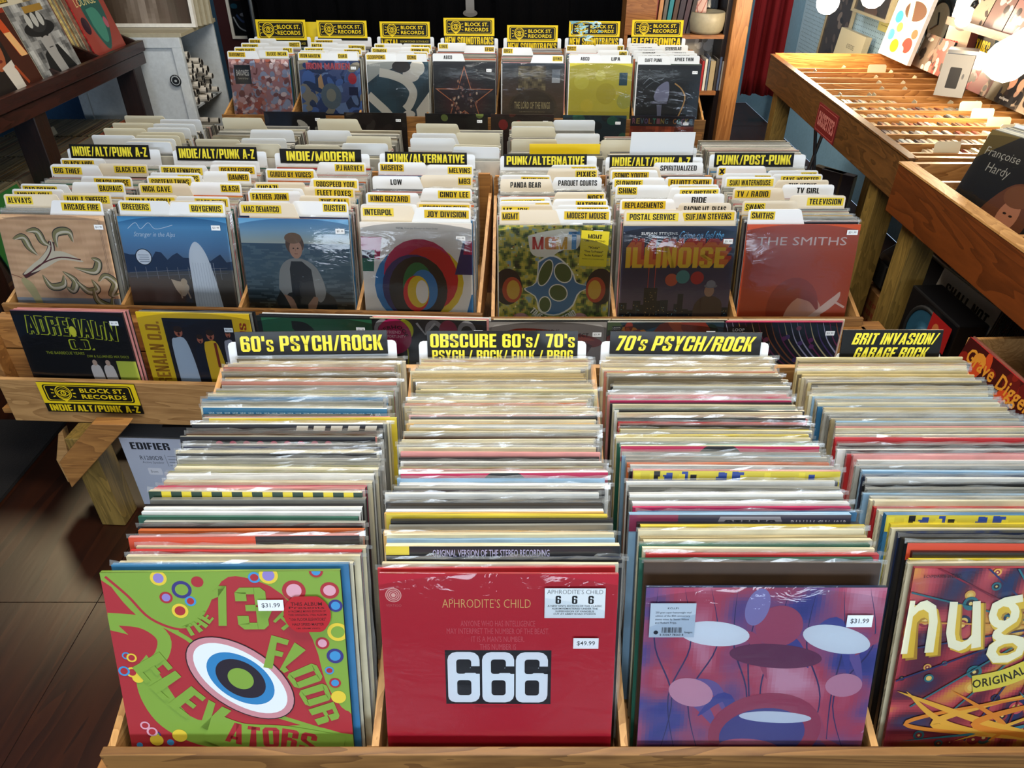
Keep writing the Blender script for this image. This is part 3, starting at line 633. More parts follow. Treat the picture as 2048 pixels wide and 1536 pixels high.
def art_sea():
    a = Art(JW, JW); a.field((40, 70), lambda u, v: ramp([(0, '#4f8fc0'), (.12, '#8fb6cf'), (.24, '#b9c0b6')], v) if v < .25 else (ramp([(.25, '#3c5a70'), (.5, '#45606e'), (.8, '#2c3c44'), (.86, '#3a3222'), (1, '#1e170e')], v) if nz(u * 2, v * 9, 4, 3) < .1 else ramp([(.25, '#55707f'), (.8, '#4f6068'), (.9, '#574a30'), (1, '#3a2e1c')], v)))
    a.poly(smooth([(.26, .82), (.34, .68), (.44, .6), (.62, .6), (.7, .7), (.82, .8), (.8, .95), (.5, .97), (.3, .95)], 30), '#1d211f')
    a.poly(smooth([(.3, .7), (.33, .5), (.42, .4), (.56, .4), (.68, .5), (.74, .72), (.68, .84), (.58, .74), (.4, .74), (.36, .8)], 30), '#8f8f8c')
    a.poly([(.44, .42), (.54, .42), (.62, .5), (.64, .78), (.42, .78), (.42, .5)], '#121a22')
    a.poly(smooth([(.34, .76), (.42, .8), (.46, .95), (.42, .97), (.38, .86)], 14), '#a87f66'); a.poly(smooth([(.62, .78), (.66, .8), (.62, .93), (.56, .97), (.56, .86)], 14), '#a87f66')
    a.ell(.49, .25, .085, .1, '#5a4032'); a.ell(.495, .3, .058, .085, '#b98a70'); a.ell(.48, .19, .08, .05, '#7c5d44')
    a.ell(.475, .29, .008, .006, '#2a1c16'); a.ell(.515, .29, .008, .006, '#2a1c16'); a.line([(.48, .345), (.51, .345)], .005, '#7a4438'); a.line([(.495, .295), (.49, .32)], .004, '#8e6450')
    return a
def art_total():
    a = Art(JW, JW, '#e2dcd4')
    a.text('TOTAL', (.32, .045, .39, .062), '#2a3a4a', .02); a.text('from Joy Division to New Order', (.4, .045, .7, .065), '#6a6f74')
    a.ell(.47, .62, .37, .37, '#1f74b0'); a.ell(.56, .58, .36, .35, '#d8b91f'); a.ell(.52, .5, .33, .32, '#b3104e'); a.ell(.6, .55, .27, .3, '#c0141c'); a.ell(.46, .64, .29, .31, '#27205c'); a.ell(.5, .66, .27, .31, '#16110f'); a.ell(.55, .63, .2, .26, '#16110f')
    a.ell(.5, .62, .14, .22, '#1a6a38'); a.ell(.55, .66, .13, .19, '#1f74b0'); a.ell(.48, .7, .12, .17, '#d0141a'); a.ell(.5, .68, .1, .15, '#d8b91f'); a.ell(.535, .68, .058, .11, '#e2dcd4')
    a.poly([(0, .14), (.19, .14), (.16, .36), (0, .34)], '#b3104e'); a.poly([(0, .27), (.12, .27), (.1, .48), (0, .48)], '#13604a'); a.rect(0, .27, .1, .35, '#1d1030')
    a.poly([(.92, .17), (1, .17), (1, .5), (.84, .5)], '#27205c'); a.poly([(.94, .17), (1, .17), (1, .3), (.92, .3)], '#a8104c'); a.poly([(.99, .7), (1, .7), (1, 1), (.92, 1)], '#1f74b0')
    return a
def art_jungle():
    g = '#8f9a3c'
    def f(u, v): n_ = nz(u, v, 16, 4) + .6 * nz(u, v, 34, 8); return ramp([(-.7, '#26301c'), (-.2, '#5f7434'), (0, '#a8a03c'), (.3, '#c8b648'), (.8, '#7fa0b4')], n_)
    a = Art(JW, JW); a.field(64, f)
    for k in range(70): a.ell(random.random(), random.random(), .008, .008, random.choice(('#e8e4b0', '#23281a', '#b8742a')), n=8)
    a.poly(smooth([(.26, .1), (.4, .06), (.62, .03), (.72, .08), (.7, .22), (.56, .24), (.46, .3), (.3, .28), (.26, .1)], 30), '#dfdccc')
    for ch, x, c in (('M', .3, '#c43a34'), ('G', .41, '#cf7a34'), ('M', .51, '#d8a63a'), ('T', .62, '#4f94c8')): a.text(ch, (x, .11 if ch != 'T' else .06, x + .1, .23), c, .05)
    W = '#e4e2d4'; B = '#3d6f96'; G = '#4a5c2c'
    body = smooth([(.36, .36), (.46, .3), (.56, .34), (.66, .46), (.7, .56), (.82, .6), (.72, .66), (.66, .8), (.52, .88), (.38, .84), (.34, .7), (.24, .62), (.34, .56), (.36, .36)], 40)
    a.poly([(.5 + (x - .5) * 1.06, .6 + (y - .6) * 1.06) for x, y in body], W); a.poly(body, B)
    for P in (((.42, .46), (.05, .12), 20), ((.58, .46), (.07, .09), -30), ((.54, .66), (.08, .07), 30), ((.42, .78), (.05, .07), 0)): a.ell(P[0][0], P[0][1], P[1][0] + .01, P[1][1] + .01, W, P[2]); a.ell(P[0][0], P[0][1], P[1][0], P[1][1], G, P[2])
    for sx in (.08, .92): a.ell(sx, .6, .13, .17, '#241c1c'); a.ell(sx + (.04 if sx < .5 else -.04), .63, .09, .12, '#b0442a'); a.ell(sx + (.05 if sx < .5 else -.05), .63, .06, .09, '#c8a03a')
    for sx in (.2, .74): a.ell(sx, .93, .08, .06, '#b87f7c'); a.ell(sx, .9, .05, .03, '#cf9c94')
    a.arc('TIME TO PRETEND', [(.3, .83), (.42, .93), (.56, .94), (.7, .86)], .06, W, .04)
    return a
def sticker_yellow():
    a = Art(.078, .1, '#e0d02c'); a.text('MGMT', (.25, .1, .75, .22), '#1d1a10', .05); a.text('TIME TO PRETEND', (.12, .26, .88, .31), '#1d1a10', .02)
    for q, t in enumerate(('"Kids"', '"Time To Pretend"', '"Indie Rokkers"')): a.text(t, (.3 - .14 * (q > 0), .44 + q * .11, .7 + .14 * (q > 0), .5 + q * .11), '#1d1a10', .03)
    a.text('PRESSED ON A COLORED VINYL', (.1, .78, .9, .81), '#1d1a10'); return a
def art_city():
    a = Art(JW, JW); a.field((20, 40), lambda u, v: ramp([(0, '#23354f'), (.4, '#232a44'), (.75, '#5a4a5c'), (1, '#33304a')], v))
    rn = random.Random(3)
    for k in range(16):
        x = k / 16; h_ = rn.uniform(.72, .86); a.rect(x, h_, x + .07, 1, rn.choice(('#12161f', '#1a222c', '#0e1218')))
        for q in range(10): a.rect(x + rn.uniform(.005, .055), h_ + rn.uniform(.02, .14), x + rn.uniform(.03, .06), h_ + .15, '#1c2a34') if q < 1 else a.ell(x + rn.uniform(.01, .06), rn.uniform(h_ + .02, .98), .004, .004, rn.choice(('#c8b070', '#6fa8b8')), n=6)
    a.rect(.22, .6, .34, 1, '#1c1714'); a.line([(.25, .36), (.25, .6)], .006, '#c24a3c'); a.line([(.31, .4), (.31, .6)], .006, '#c24a3c'); a.rect(.53, .66, .58, 1, '#161a22')
    for q in range(28): a.ell(.23 + .1 * rn.random(), .64 + .34 * rn.random(), .004, .003, '#c8a060', n=6)
    a.ell(.46, .52, .058, .058, '#b5533a'); a.ell(.56, .49, .062, .062, '#3f7f7c'); a.ell(.69, .5, .06, .06, '#a8282a')
    a.poly(smooth([(.68, 1), (.68, .8), (.74, .7), (.84, .68), (.93, .74), (.94, .9), (.92, 1)], 20), '#4a3428'); a.ell(.81, .63, .045, .055, '#a07a62'); a.ell(.82, .58, .06, .02, '#6f7078'); a.ell(.82, .56, .042, .035, '#7d7e86'); a.ell(.87, .94, .03, .03, '#a07a62')
    a.text('SUFJAN STEVENS', (.16, .055, .48, .09), '#cfd6dc', .02); a.text('invites you to:', (.25, .095, .48, .12), '#cfd6dc', .01); a.text('Come on feel the', (.49, .045, .88, .12), '#4f9ad0', .0, .3)
    for k in range(8): a.text('ILLINOISE', (.035 + .008 * (7 - k), .2 - .012 * (7 - k), .92 + .008 * (7 - k), .4 - .012 * (7 - k)), '#b8342a' if k < 3 else '#cf6a2a', .045)
    a.text('ILLINOISE', (.035, .2, .92, .4), '#e0b82c', .04)
    return a
def art_orange():
    a = Art(JW, JW, '#c04a20'); a.text('THE SMITHS', (.1, .12, .9, .2), '#ecd6cc', .0)
    a.ell(.5, .84, .24, .3, '#a83c1c'); a.ell(.6, .93, .17, .22, '#dda083', 15); a.curve([(.32, .7), (.45, .66), (.66, .72), (.74, .86)], .09, '#a03a1a', 20, True)
    a.curve([(.6, .98), (.76, .86), (.88, .74), (.92, .66)], .07, '#e8c4b0', 20, True); a.curve([(.88, .76), (.98, .82)], .02, '#e8c4b0', 6)
    return a
def blobs(bg, cols, n=60, smin=.02, smax=.12, seed=1, w_=JW, h_=JW):
    rn = random.Random(seed); a = Art(w_, h_, bg)
    for k in range(n): a.ell(rn.random(), rn.random(), rn.uniform(smin, smax), rn.uniform(smin, smax), rn.choice(cols), rn.uniform(0, 180), 10)
    return a
def art_block(a, u0, v0, u1, v1, crumple=False):
    Y, K = '#e2c41c', '#14130c'; W_ = u1 - u0; H_ = v1 - v0
    U = lambda x: u0 + x * W_; V = lambda y: v0 + y * H_
    a.rect(u0, v0, u1, v1, Y); a.rrect(U(.045), V(.1), U(.955), V(.9), .03, K); a.rrect(U(.06), V(.14), U(.94), V(.86), .025, Y); a.rrect(U(.07), V(.165), U(.93), V(.835), .022, K)
    k = a.w / a.h; r = .33 * H_ / k
    cx, cy = U(.24), V(.5)
    a.ell(cx, cy - r * .05 * k, r * 1.0, r * 1.05, Y); a.poly([(cx - r * .8, cy + r * .55 * k), (cx + r * .8, cy + r * .55 * k), (cx, cy + r * 1.3 * k)], Y); a.ell(cx, cy - r * .05 * k, r * .88, r * .92, K)
    a.ell(cx, cy, r * .8, r * .8, Y); a.ell(cx, cy - r * .02 * k, r * .74, r * .72, K)
    e = [(cx + r * .82 * math.cos(t), cy + k * r * .5 * math.sin(t) * abs(math.sin(t))) for t in [2 * math.pi * i / 20 for i in range(20)]]
    a.poly(e, Y); a.poly([(cx + (x - cx) * .86, cy + (y - cy) * .78) for x, y in e], K); a.ell(cx, cy, r * .34, r * .34, Y); a.ell(cx, cy, r * .2, r * .2, K); a.ell(cx + r * .05, cy - r * .06, r * .09, r * .09, Y)
    for sg in (-1, 1):
        for an in (-22, 0, 22): a.line([(cx + sg * r * 1.15 * math.cos(R(an)), cy + r * 1.15 * math.sin(R(an)) * k), (cx + sg * r * 1.5 * math.cos(R(an)), cy + r * 1.5 * math.sin(R(an)) * k)], .012, Y)
    a.text('BLOCK ST.', (U(.42), V(.25), U(.88), V(.46)), Y, .025); a.text('RECORDS', (U(.42), V(.54), U(.88), V(.75)), Y, .025)
    return a
# ------------------------------------------------------------------ the room
WX0, WX1, WY0, WY1, CH = -3.05, 2.16, -3.5, 7.0, 2.95
# floor: big stained plywood sheets
fl = link('floor', None, kind='structure')
MB().box((WX0, WY0, -.05), (WX1, WY1, -.004)).build('subfloor', M['black'], fl)
xs = [-3.05, -2.38, -1.16, .06, 1.28, 2.16]; ysA = [-3.5, -1.1, 1.325, 3.765, 6.2, 7.0]; ysB = [-3.5, .1, 2.54, 4.98, 7.0]
for i in range(5):
    ys = ysA if i in (1, 2, 4) else ysB
    for j in range(len(ys) - 1):
        box('floor_board', (xs[i] + .0012, ys[j] + .0012, -.02), (xs[i + 1] - .0012, ys[j + 1] - .0012, random.uniform(-.0012, 0)), M['floor'], fl)
def wall(name, a, b, m): return MB().box(a, b).build(name, m, kind='structure')
wall('wall_left', (WX0 - .1, WY0, 0), (WX0, WY1, CH), M['bluedark'])
wall('wall_right', (WX1, WY0, 0), (WX1 + .1, WY1, CH), M['blue'])
wall('wall_back', (WX0, WY1, 0), (WX1, WY1 + .1, CH), M['blue'])
wall('ceiling', (WX0, WY0, CH), (WX1, WY1, CH + .1), M['plaster'])
wf = link('wall_front', None, kind='structure')
for a, b in (((WX0, -3.6, 0), (WX1, -3.5, .95)), ((WX0, -3.6, 1.8), (WX1, -3.5, CH)), ((WX0, -3.6, .95), (-2.3, -3.5, 1.8)), ((-.3, -3.6, .95), (.2, -3.5, 1.8)), ((2.15, -3.6, .95), (WX1, -3.5, 1.8))):
    box('wall_panel', a, b, M['frontwall'], wf)
for k, (x0, x1) in enumerate(((-2.3, -.3), (.2, 2.15))):
    wn = link('window_%d' % (k + 1), None, kind='structure')
    box('window_pane', (x0, -3.56, .95), (x1, -3.55, 1.8), M['glass'], wn)
    for a, b in (((x0, -3.58, .95), (x1, -3.5, 1.0)), ((x0, -3.58, 1.75), (x1, -3.5, 1.8)), ((x0, -3.58, 1.0), (x0 + .05, -3.5, 1.75)), ((x1 - .05, -3.58, 1.0), (x1, -3.5, 1.75)), (((x0 + x1) / 2 - .02, -3.58, 1.0), ((x0 + x1) / 2 + .02, -3.5, 1.75))):
        box('window_frame', a, b, M['darkX'], wn)
for (x, y) in ((0, -1.5), (0, .9), (-.2, 2.9), (.9, 5.9)):  # the rearmost fixture is added, to go with the light put on the curtain
    t = thing('ceiling_light', 'flat ceiling light panel over the record tables', 'ceiling light', (x, y, 2.9), group='ceiling light panels')
    MB().box((-.8, -.22, 0), (.8, .22, .045)).build('light_housing', M['frame'], t); MB().box((-.76, -.18, -.004), (.76, .18, 0)).build('diffuser', M['lampwhite'], t)
# pegboard on the right wall
pb = thing('pegboard', 'pale blue pegboard with rows of holes behind the tape rack', 'pegboard', (WX1 - .012, 4.0, 1.35))
MB().box((0, -1.9, -1.05), (.011, 1.95, 1.0)).build('board_panel', M['peg'], pb)
hb = MB()
for i in range(150):
    for j in range(48):
        y = -1.88 + i * .0254; z = -.97 + j * .0254
        hb.v += [(-.0006, y + .0035 * math.cos(q), z + .0035 * math.sin(q)) for q in (0, 1.05, 2.1, 3.14, 4.19, 5.24)]; n_ = len(hb.v); hb.f.append(tuple(range(n_ - 6, n_))); hb.m.append(0); hb.c.append(None)
hb.build('peg_holes', M['hole'], pb, kind='stuff')

# ------------------------------------------------------------------ record tables
class Table:
    def __init__(s, name, label, ox, oy, yaw): s.t = thing(name, label, 'record table', (ox, oy, 0), yaw); s.ox, s.oy, s.yaw = ox, oy, yaw
    def w(s, x, y): c, n_ = math.cos(s.yaw), math.sin(s.yaw); return s.ox + x * c - y * n_, s.oy + x * n_ + y * c
def bins(T, edges, y0, ylip, y1, zf, ztop_f, ztop_b, backtop, mats=('ply', 'plyY', 'ply')):
    """a row of sloped record bins: floor, lip, back board and sloping partitions"""
    x0, x1 = edges[0], edges[-1]
    box('bin_floor', (x0, ylip, zf - .015), (x1, y1, zf), M[mats[1]], T.t)
    box('lip', (x0 - .012, y0, zf - .07), (x1 + .012, ylip, ztop_f), M['lip'], T.t, bevel=.0015)
    box('back_board', (x0, y1, zf - .015), (x1, y1 + .012, backtop), M[mats[0]], T.t)
    for i, x in enumerate(edges):
        o = MB().prism([(ylip - (T.oy if 0 else 0), 0), (y1, 0), (y1, ztop_b - zf), (ylip, ztop_f - zf)], .010, axis='x', off=-.005)
        o.build('side_panel' if i in (0, len(edges) - 1) else 'partition', M[mats[1]], T.t, (x, 0, zf))

# ---- front table
FT = Table('front_record_table', 'low plywood record table nearest the viewer with four full bins', 0, 0, 0)
FE = [-.556, -.19, .156, .504, .87]
bins(FT, FE, .532, .545, 1.168, .606, .665, .885, .885)
box('front_rail', (-.66, .505, .50), (.90, .531, .622), M['lip'], FT.t, bevel=.002)
box('end_board', (-.60, .50, .44), (-.563, 1.18, .60), M['pineY'], FT.t, bevel=.002)
for x in (-.66, .80):
    for y in (.56, 1.09): box('leg', (x, y, 0), (x + .075, y + .075, .6 if x > 0 else .47), M['pineZ'], FT.t, bevel=.003)
box('under_shelf', (-.58, .65, .12), (.85, 1.08, .14), M['plyY'], FT.t)
FB = []   # bins: x centre, codes
pal_used = ['#c2ac7a', '#b3a070', '#dccb96', '#96896a', '#c8b896', '#a89f8c', '#e4d4a4', '#877a5c', '#b8ab94', '#d4bc84', '#9aa084', '#c0906a', '#6e6450', '#e8d8a4', '#a89060', '#d4c8ac', '#524a3c', '#c8b47e', '#cca45c', '#b87460', '#d8cca8', '#ccba88']
pal_new = ['#e0e0dc', '#1b1b20', '#d8cfae', '#85867f', '#b3282c', '#2f6f9c', '#cf8a86', '#c9a15a', '#1d2a4a', '#a9aaa2', '#4a3524', '#cf6a34', '#1f5a48']
pal_grey = ['#b9b7ae', '#a3a29a', '#c9c6b8', '#8b8a84', '#d2cfbe', '#75746c', '#b0ab96', '#c4c0b4', '#9a8f78', '#5c5a55', '#b99a90', '#dedbd0']
seqs = ['bccrcpkokstwwkgcpmcwTcvgskccnkwgpcdkwgcayspkwscgkbbgcevgrscoreescvg', 'rckncwlcagkyawkkwkswlwopvgwkpgcskccdgcewsackpcecegoecsecvedeceoeecv',
        'dtrctcecyklbmwgwkgwnpkwogslscftgcyncykrkrrckwtckmsmpwsgskkscgcsgwcs', 'cykkckncybscrccslgkwnlksgwprkwkgrkcgscpslekgscebccselcgecscpeckecsc']
names_b = ["green and red patterned cover", "red 666 cover", "purple painted cover", "swirling Nuggets lettering cover"]
ordn = lambda n: '%d%s' % (n, 'th' if 10 <= n % 100 <= 20 else {1: 'st', 2: 'nd', 3: 'rd'}.get(n % 10, 'th'))
fx = [-.371, -.018, .333, .69]
LF = R(18)
arts = [art_psych(), art_666(), art_purple(), art_swirl()]
labs = ['red and green swirl-patterned record face out, front of leftmost front bin', 'bright red record face out with black 666 panel, first in the obscure 60\'s/70\'s bin',
        'record face out with purple and magenta painted cover, first in the 70\'s psych/rock bin', 'record face out with Nuggets lettering on swirling red cover, at right edge of front table']
stk1 = Art(.063, .055); stk1.ell(.5, .5, .5, .5, '#b5222a', 0, 40)
for t, y, h_ in (('THIS ALBUM', .16, .1), ('Presents', .28, .06), ('A FACSIMILE MONO EDITION OF', .38, .06), ('THE ORIGINAL 1966 ALBUM', .48, .06), ('"13th FLOOR ELEVATORS"', .59, .09), ('HALF SPEED MASTER', .74, .07), ('180 GRAM VINYL', .87, .04)):
    q = .47 * math.sqrt(max(0, 1 - ((y + h_ / 2 - .5) * 2) ** 2)); stk1.text(t, (.5 - q * .86, y, .5 + q * .86, y + h_), '#3a0a0e', .01)
stk2 = Art(.08, .045, '#d5dde2'); stk2.text('APHRODITE’S CHILD', (.04, .05, .96, .19), '#22282e', -.01)
for q in range(3): stk2.text('6', (.18 + q * .27, .25, .27 + q * .27, .52), '#14181c', .05)
for q, (t, m_) in enumerate((('A NEW VINYL EDITION OF THIS CLASSIC', .05), ('ALBUM REMASTERED UNDER THE', .12), ('SUPERVISION OF VANGELIS', .18), ('CUT AT ABBEY ROAD STUDIOS', .15))): stk2.text(t, (m_, .56 + q * .09, 1 - m_, .62 + q * .09), '#22282e', .015)
stk3 = Art(.06, .052, '#a9b8c8'); stk3.text('KCLLP1', (.38, .12, .62, .17), '#1a2230', .02)
for q, t in enumerate(('200 gram super-heavyweight vinyl', 'edition of the 40th anniversary', 'stereo mixes by Steven Wilson', 'and Robert Fripp.')): stk3.text(t, (.12, .24 + q * .1, (.9, .88, .86, .6)[q], .31 + q * .1), '#1a2230', .01)
for q in range(26): stk3.rect(.28 + q * .017, .7, .28 + q * .017 + random.choice((.005, .009, .012)), .86, '#1a2230')
stk3.text('6 33367 78263 8', (.24, .89, .76, .95), '#1a2230'); stk3.ell(.15, .85, .05, .05, '#1a2230'); stk3.text('Panegyric', (.78, .82, .96, .89), '#1a2230', 0)
tags = [(.7, .14, .034, .0165, '$31.99'), (.872, .325, .034, .0165, '$49.99'), (.9, .135, .034, .018, '$31.99'), None]
prt = [[(stk1, .85, .21, 0)], [(stk2, .82, .135, 0)], [(stk3, .115, .155, 0)], []]
for q in (0, 1, 2): prt[q] = [(a_, u, v - a_.h / JW / 2 + .0, r_) for (a_, u, v, r_) in prt[q]]
yfront = [.646, .642, .650, .652]
edgec = ['#7fa13c', 'r', 'n', '#94303c']
for bi in range(4):
    zb = .607; yt = yfront[bi] - (.02 if bi == 2 else 0); cx = fx[bi]
    o = faceout(place_record(cx - (.012 if bi == 0 else 0), yt, zb - (.012 if bi == 2 else 0), LF, 0), LF, R((.6, -.2, 0, 0)[bi]), .005, arts[bi], labs[bi], edgec[bi], None, tags[bi], bi != 0, prt[bi])
    yt += .011 if bi != 2 else .03; k = 0; first_stuff = True
    while yt < 1.162:
        fr = (yt - .65) / .52
        t = random.choice((.005, .0065, .0065, .009)) if k < 22 else random.choice((.0038, .005, .005)) if k < 48 else random.choice((.0028, .0038, .0038))
        jx = random.gauss(0, .0035) + (.006 * math.sin(k * .35)); jz = random.gauss(0, .0022); yaw = R(random.gauss(0, .35)); ln = LF + R(random.gauss(0, .4)) - R(3 * fr)
        loc = place_record(cx + jx, yt, zb + jz, ln, t)
        if k < 58:
            cds = seqs[bi][k % len(seqs[bi])]; cds = 'v' if cds == 'T' else cds
            cn = COLS[cds][1]
            sl = random.random() < (.75 if k > 14 else .35)
            tb_ = TOPS.get((bi, k)); loc = (loc[0], loc[1], loc[2] + (.009 if tb_ is not None else 0))
            o = record(loc, ln, yaw, t, cds, '%s-edged record, %s behind the %s' % (cn, ordn(k + 1), names_b[bi]), 'records in the front bins', random.randrange(6) if sl else None)
            if tb_ is not None: topband(o, tb_)
        else:
            stuff_record(loc, ln, yaw, t, random.choice(pal_used), random.uniform(.8, 1.15))
            if random.random() < .4: STUFFS.append((loc, ln, yaw, random.randrange(6)))
        yt += (t + random.uniform(.0008, .0022)) / math.cos(ln); k += 1

# ---- divider cards
def card_outline(w_, hs, ht, side, tabw):
    r = .008
    if side == 'L': a, b = -w_ / 2, -w_ / 2 + tabw
    elif side == 'R': a, b = w_ / 2 - tabw, w_ / 2
    else: a, b = -w_ / 2, w_ / 2
    P = [(-w_ / 2, 0), (w_ / 2, 0)]
    if side == 'L': P += [(w_ / 2, hs), (b + .012, hs)]
    elif side == 'R': P += [(w_ / 2, hs)]
    else: P += [(w_ / 2, hs)]
    P += [(b, ht - r), (b - r * .3, ht - r * .3), (b - r, ht), (a + r, ht), (a + r * .3, ht - r * .3), (a, ht - r)]
    if side == 'R': P += [(a - .012, hs), (-w_ / 2, hs)]
    elif side == 'L': P += []
    out = []
    for p in P:
        if not out or abs(p[0] - out[-1][0]) + abs(p[1] - out[-1][1]) > 1e-5: out.append(p)
    return out
_cm = {}
def card_mesh(side, ht=.352, tabw=.155, w_=.311, hs=.310):
    k = (side, ht, tabw, w_)
    if k not in _cm: _cm[k] = MB().prism(card_outline(w_, hs, ht, side, tabw), .0014).mesh('divider', M['card'])
    return _cm[k]
def card(x, y, zb, lean, yaw, side, text, style, label, group, ht=.352, col='#dfe3e6', tabw=.155):
    """y: world y of the top front edge"""
    me = card_mesh(side, ht, tabw)
    loc = (x + ht * math.sin(lean) * math.sin(yaw), y - ht * math.sin(lean), zb)
    o = link('divider_card', me, None, loc, (-lean, 0, yaw + R(random.gauss(0, .5))), label=label, category='divider card', group=group)
    k = random.uniform(.93, 1.04); c = lin(col); o.color = (c[0] * k, c[1] * k, c[2] * k, 1)
    if text:
        n = len(text); lw = min(tabw - .012, .012 + .0094 * n); lh = .0225
        yel = style != 'w'
        a = Art(lw, lh, random.choice(('#d9bd2a', '#e2c83a', '#d6b422')) if yel else None)
        a.text(text, (.06, .15, .94, .87), '#14120e', .035)
        x0 = -.1555 if side == 'L' else .1555 - tabw
        if style == 'w' or style == 'wc': lx = x0 + tabw / 2
        elif side == 'L' and style != 'r': lx = x0 + .006 + lw / 2
        else: lx = x0 + tabw - .005 - lw / 2
        a.build('label_strip', o, M['matte'], (lx, -.0002, ht - .006 - lh), (0, R(random.gauss(0, .6)), 0))
    return o
def header(x, y, zb, lean, yaw, lines, label, W_=.28, Hh=.045, group='genre signs', ht=.36, slant=0, up=.012, shear=0, cw=.318):
    me = card_mesh('F', ht, .1, cw, ht)
    loc = (x, y - ht * math.sin(lean), zb)
    o = link('genre_sign', me, None, loc, (-lean, 0, yaw), label=label, category='sign', group=group); o.color = lin('#e2e6ea')
    a = Art(W_, Hh, '#100f0c')
    n = len(lines)
    for i, (t, m0, m1, f0, f1) in enumerate(lines): a.text(t, (m0, f0, m1, f1), '#e6d63a', .05, slant)
    # stiff printed strip, slightly thick
    st = MB().box((-W_ / 2, -.0028, 0), (W_ / 2, -.0008, Hh)).build('sign_board', M['black'], o, (shear, 0, ht - Hh + up), (R(-2), 0, 0))
    a.build('lettering', st, M['sign'], (0, -.0028, 0))
    return o
for bi, (u0, u1, v, lines, lab_, W_, Hh) in enumerate((
    (455, 765, 700, [("60's PSYCH/ROCK", .03, .97, .18, .84)], "yellow on black 60's PSYCH/ROCK sign at back of leftmost front bin", .285, .046),
    (842, 1130, 700, [("OBSCURE 60's/ 70's", .02, .98, .09, .55), ('PSYCH / ROCK/ FOLK / PROG', .03, .97, .64, .98)], "yellow on black OBSCURE 60's/70's sign at back of second front bin", .285, .058),
    (1225, 1530, 700, [("70's PSYCH/ROCK", .03, .94, .18, .84)], "yellow on black 70's PSYCH/ROCK sign at back of third front bin", .285, .044),
    (1735, 1930, 700, [('BRIT INVASION/', .1, .94, .1, .46), ('GARAGE ROCK', .13, .86, .55, .93)], 'BRIT INVASION/GARAGE ROCK sign standing at back of rightmost front bin', .19, .062))):
    x = fx[bi] + (-.006, .0, -.006, .032)[bi]
    header(x, 1.178, .607, R(14), R((1.5, 0, -1, 0)[bi]), lines, lab_, W_, Hh, up=(.020 if bi < 3 else .046), slant=(.0, 0, .28, .28)[bi], ht=(.342, .342, .340, .315)[bi], cw=.318 if bi < 3 else .2)

# ---- middle table: seven bins facing the viewer, seven facing away
MBINS = [(-1.325, 1.982), (-.972, 1.968), (-.622, 1.955), (-.272, 1.924), (.12, 1.906), (.466, 1.9), (.813, 1.912)]
ML = R(12); MZ = .566
TL = Table('wooden_record_table', 'long plywood record table in the middle, its left half with four bins', -.80, 1.90, R(-2.6))
TR = Table('wooden_record_table', 'plywood record table in the middle, its right half with three bins', .47, 1.845, R(0))
for T, e in ((TL, [-.70, -.350, .002, .352, .705]), (TR, [-.525, -.175, .172, .525])):
    bins(T, e, -.03, -.018, .50, MZ, .63, .80, .865, ('pine', 'plyY', 'pine'))
    bins_back = box('bin_floor', (e[0], .515, MZ - .015), (e[-1], .98, MZ), M['plyY'], T.t)
    box('lip', (e[0], .98, MZ - .07), (e[-1], .995, .63), M['pine'], T.t)
    for x in e: MB().prism([(.515, 0), (.98, 0), (.98, .06), (.515, .29)], .010, axis='x', off=-.005).build('partition', M['plyY'], T.t, (x, 0, MZ))
    box('front_board', (e[0] - .02, -.075, .505), (e[-1] + .02, -.031, .605), M['pine'], T.t, bevel=.003)
    box('ledge', (e[0] - .0, -.205, .36), (e[-1] + .0, -.076, .376), M['pine'], T.t)
    box('ledge_back', (e[0] - .02, -.074, .30), (e[-1] + .02, -.045, .5), M['pine'], T.t)
    box('fascia', (e[0] + (.04 if T is TL else 0), -.222, .345), (e[-1], -.206, .492), M['ply'], T.t, bevel=.002)
    box('under_shelf', (e[0], .1, .2), (e[-1], .9, .22), M['plyY'], T.t)
    for x in ((e[0] + .2, e[-1] - .15) if T is TL else (e[0] + .1, e[-1] - .12)):
        box('leg', (x + (.03 if T is TL and x < 0 else 0), -.30 if x < 0 and T is TL else -.19, 0), (x + (.105 if T is TL and x < 0 else .08), -.222 if x < 0 and T is TL else -.11, .345 if x < 0 and T is TL else .36), M['pineZ'], T.t, bevel=.003)
        box('leg', (x, .86, 0), (x + .08, .94, MZ - .02), M['pineZ'], T.t, bevel=.003)
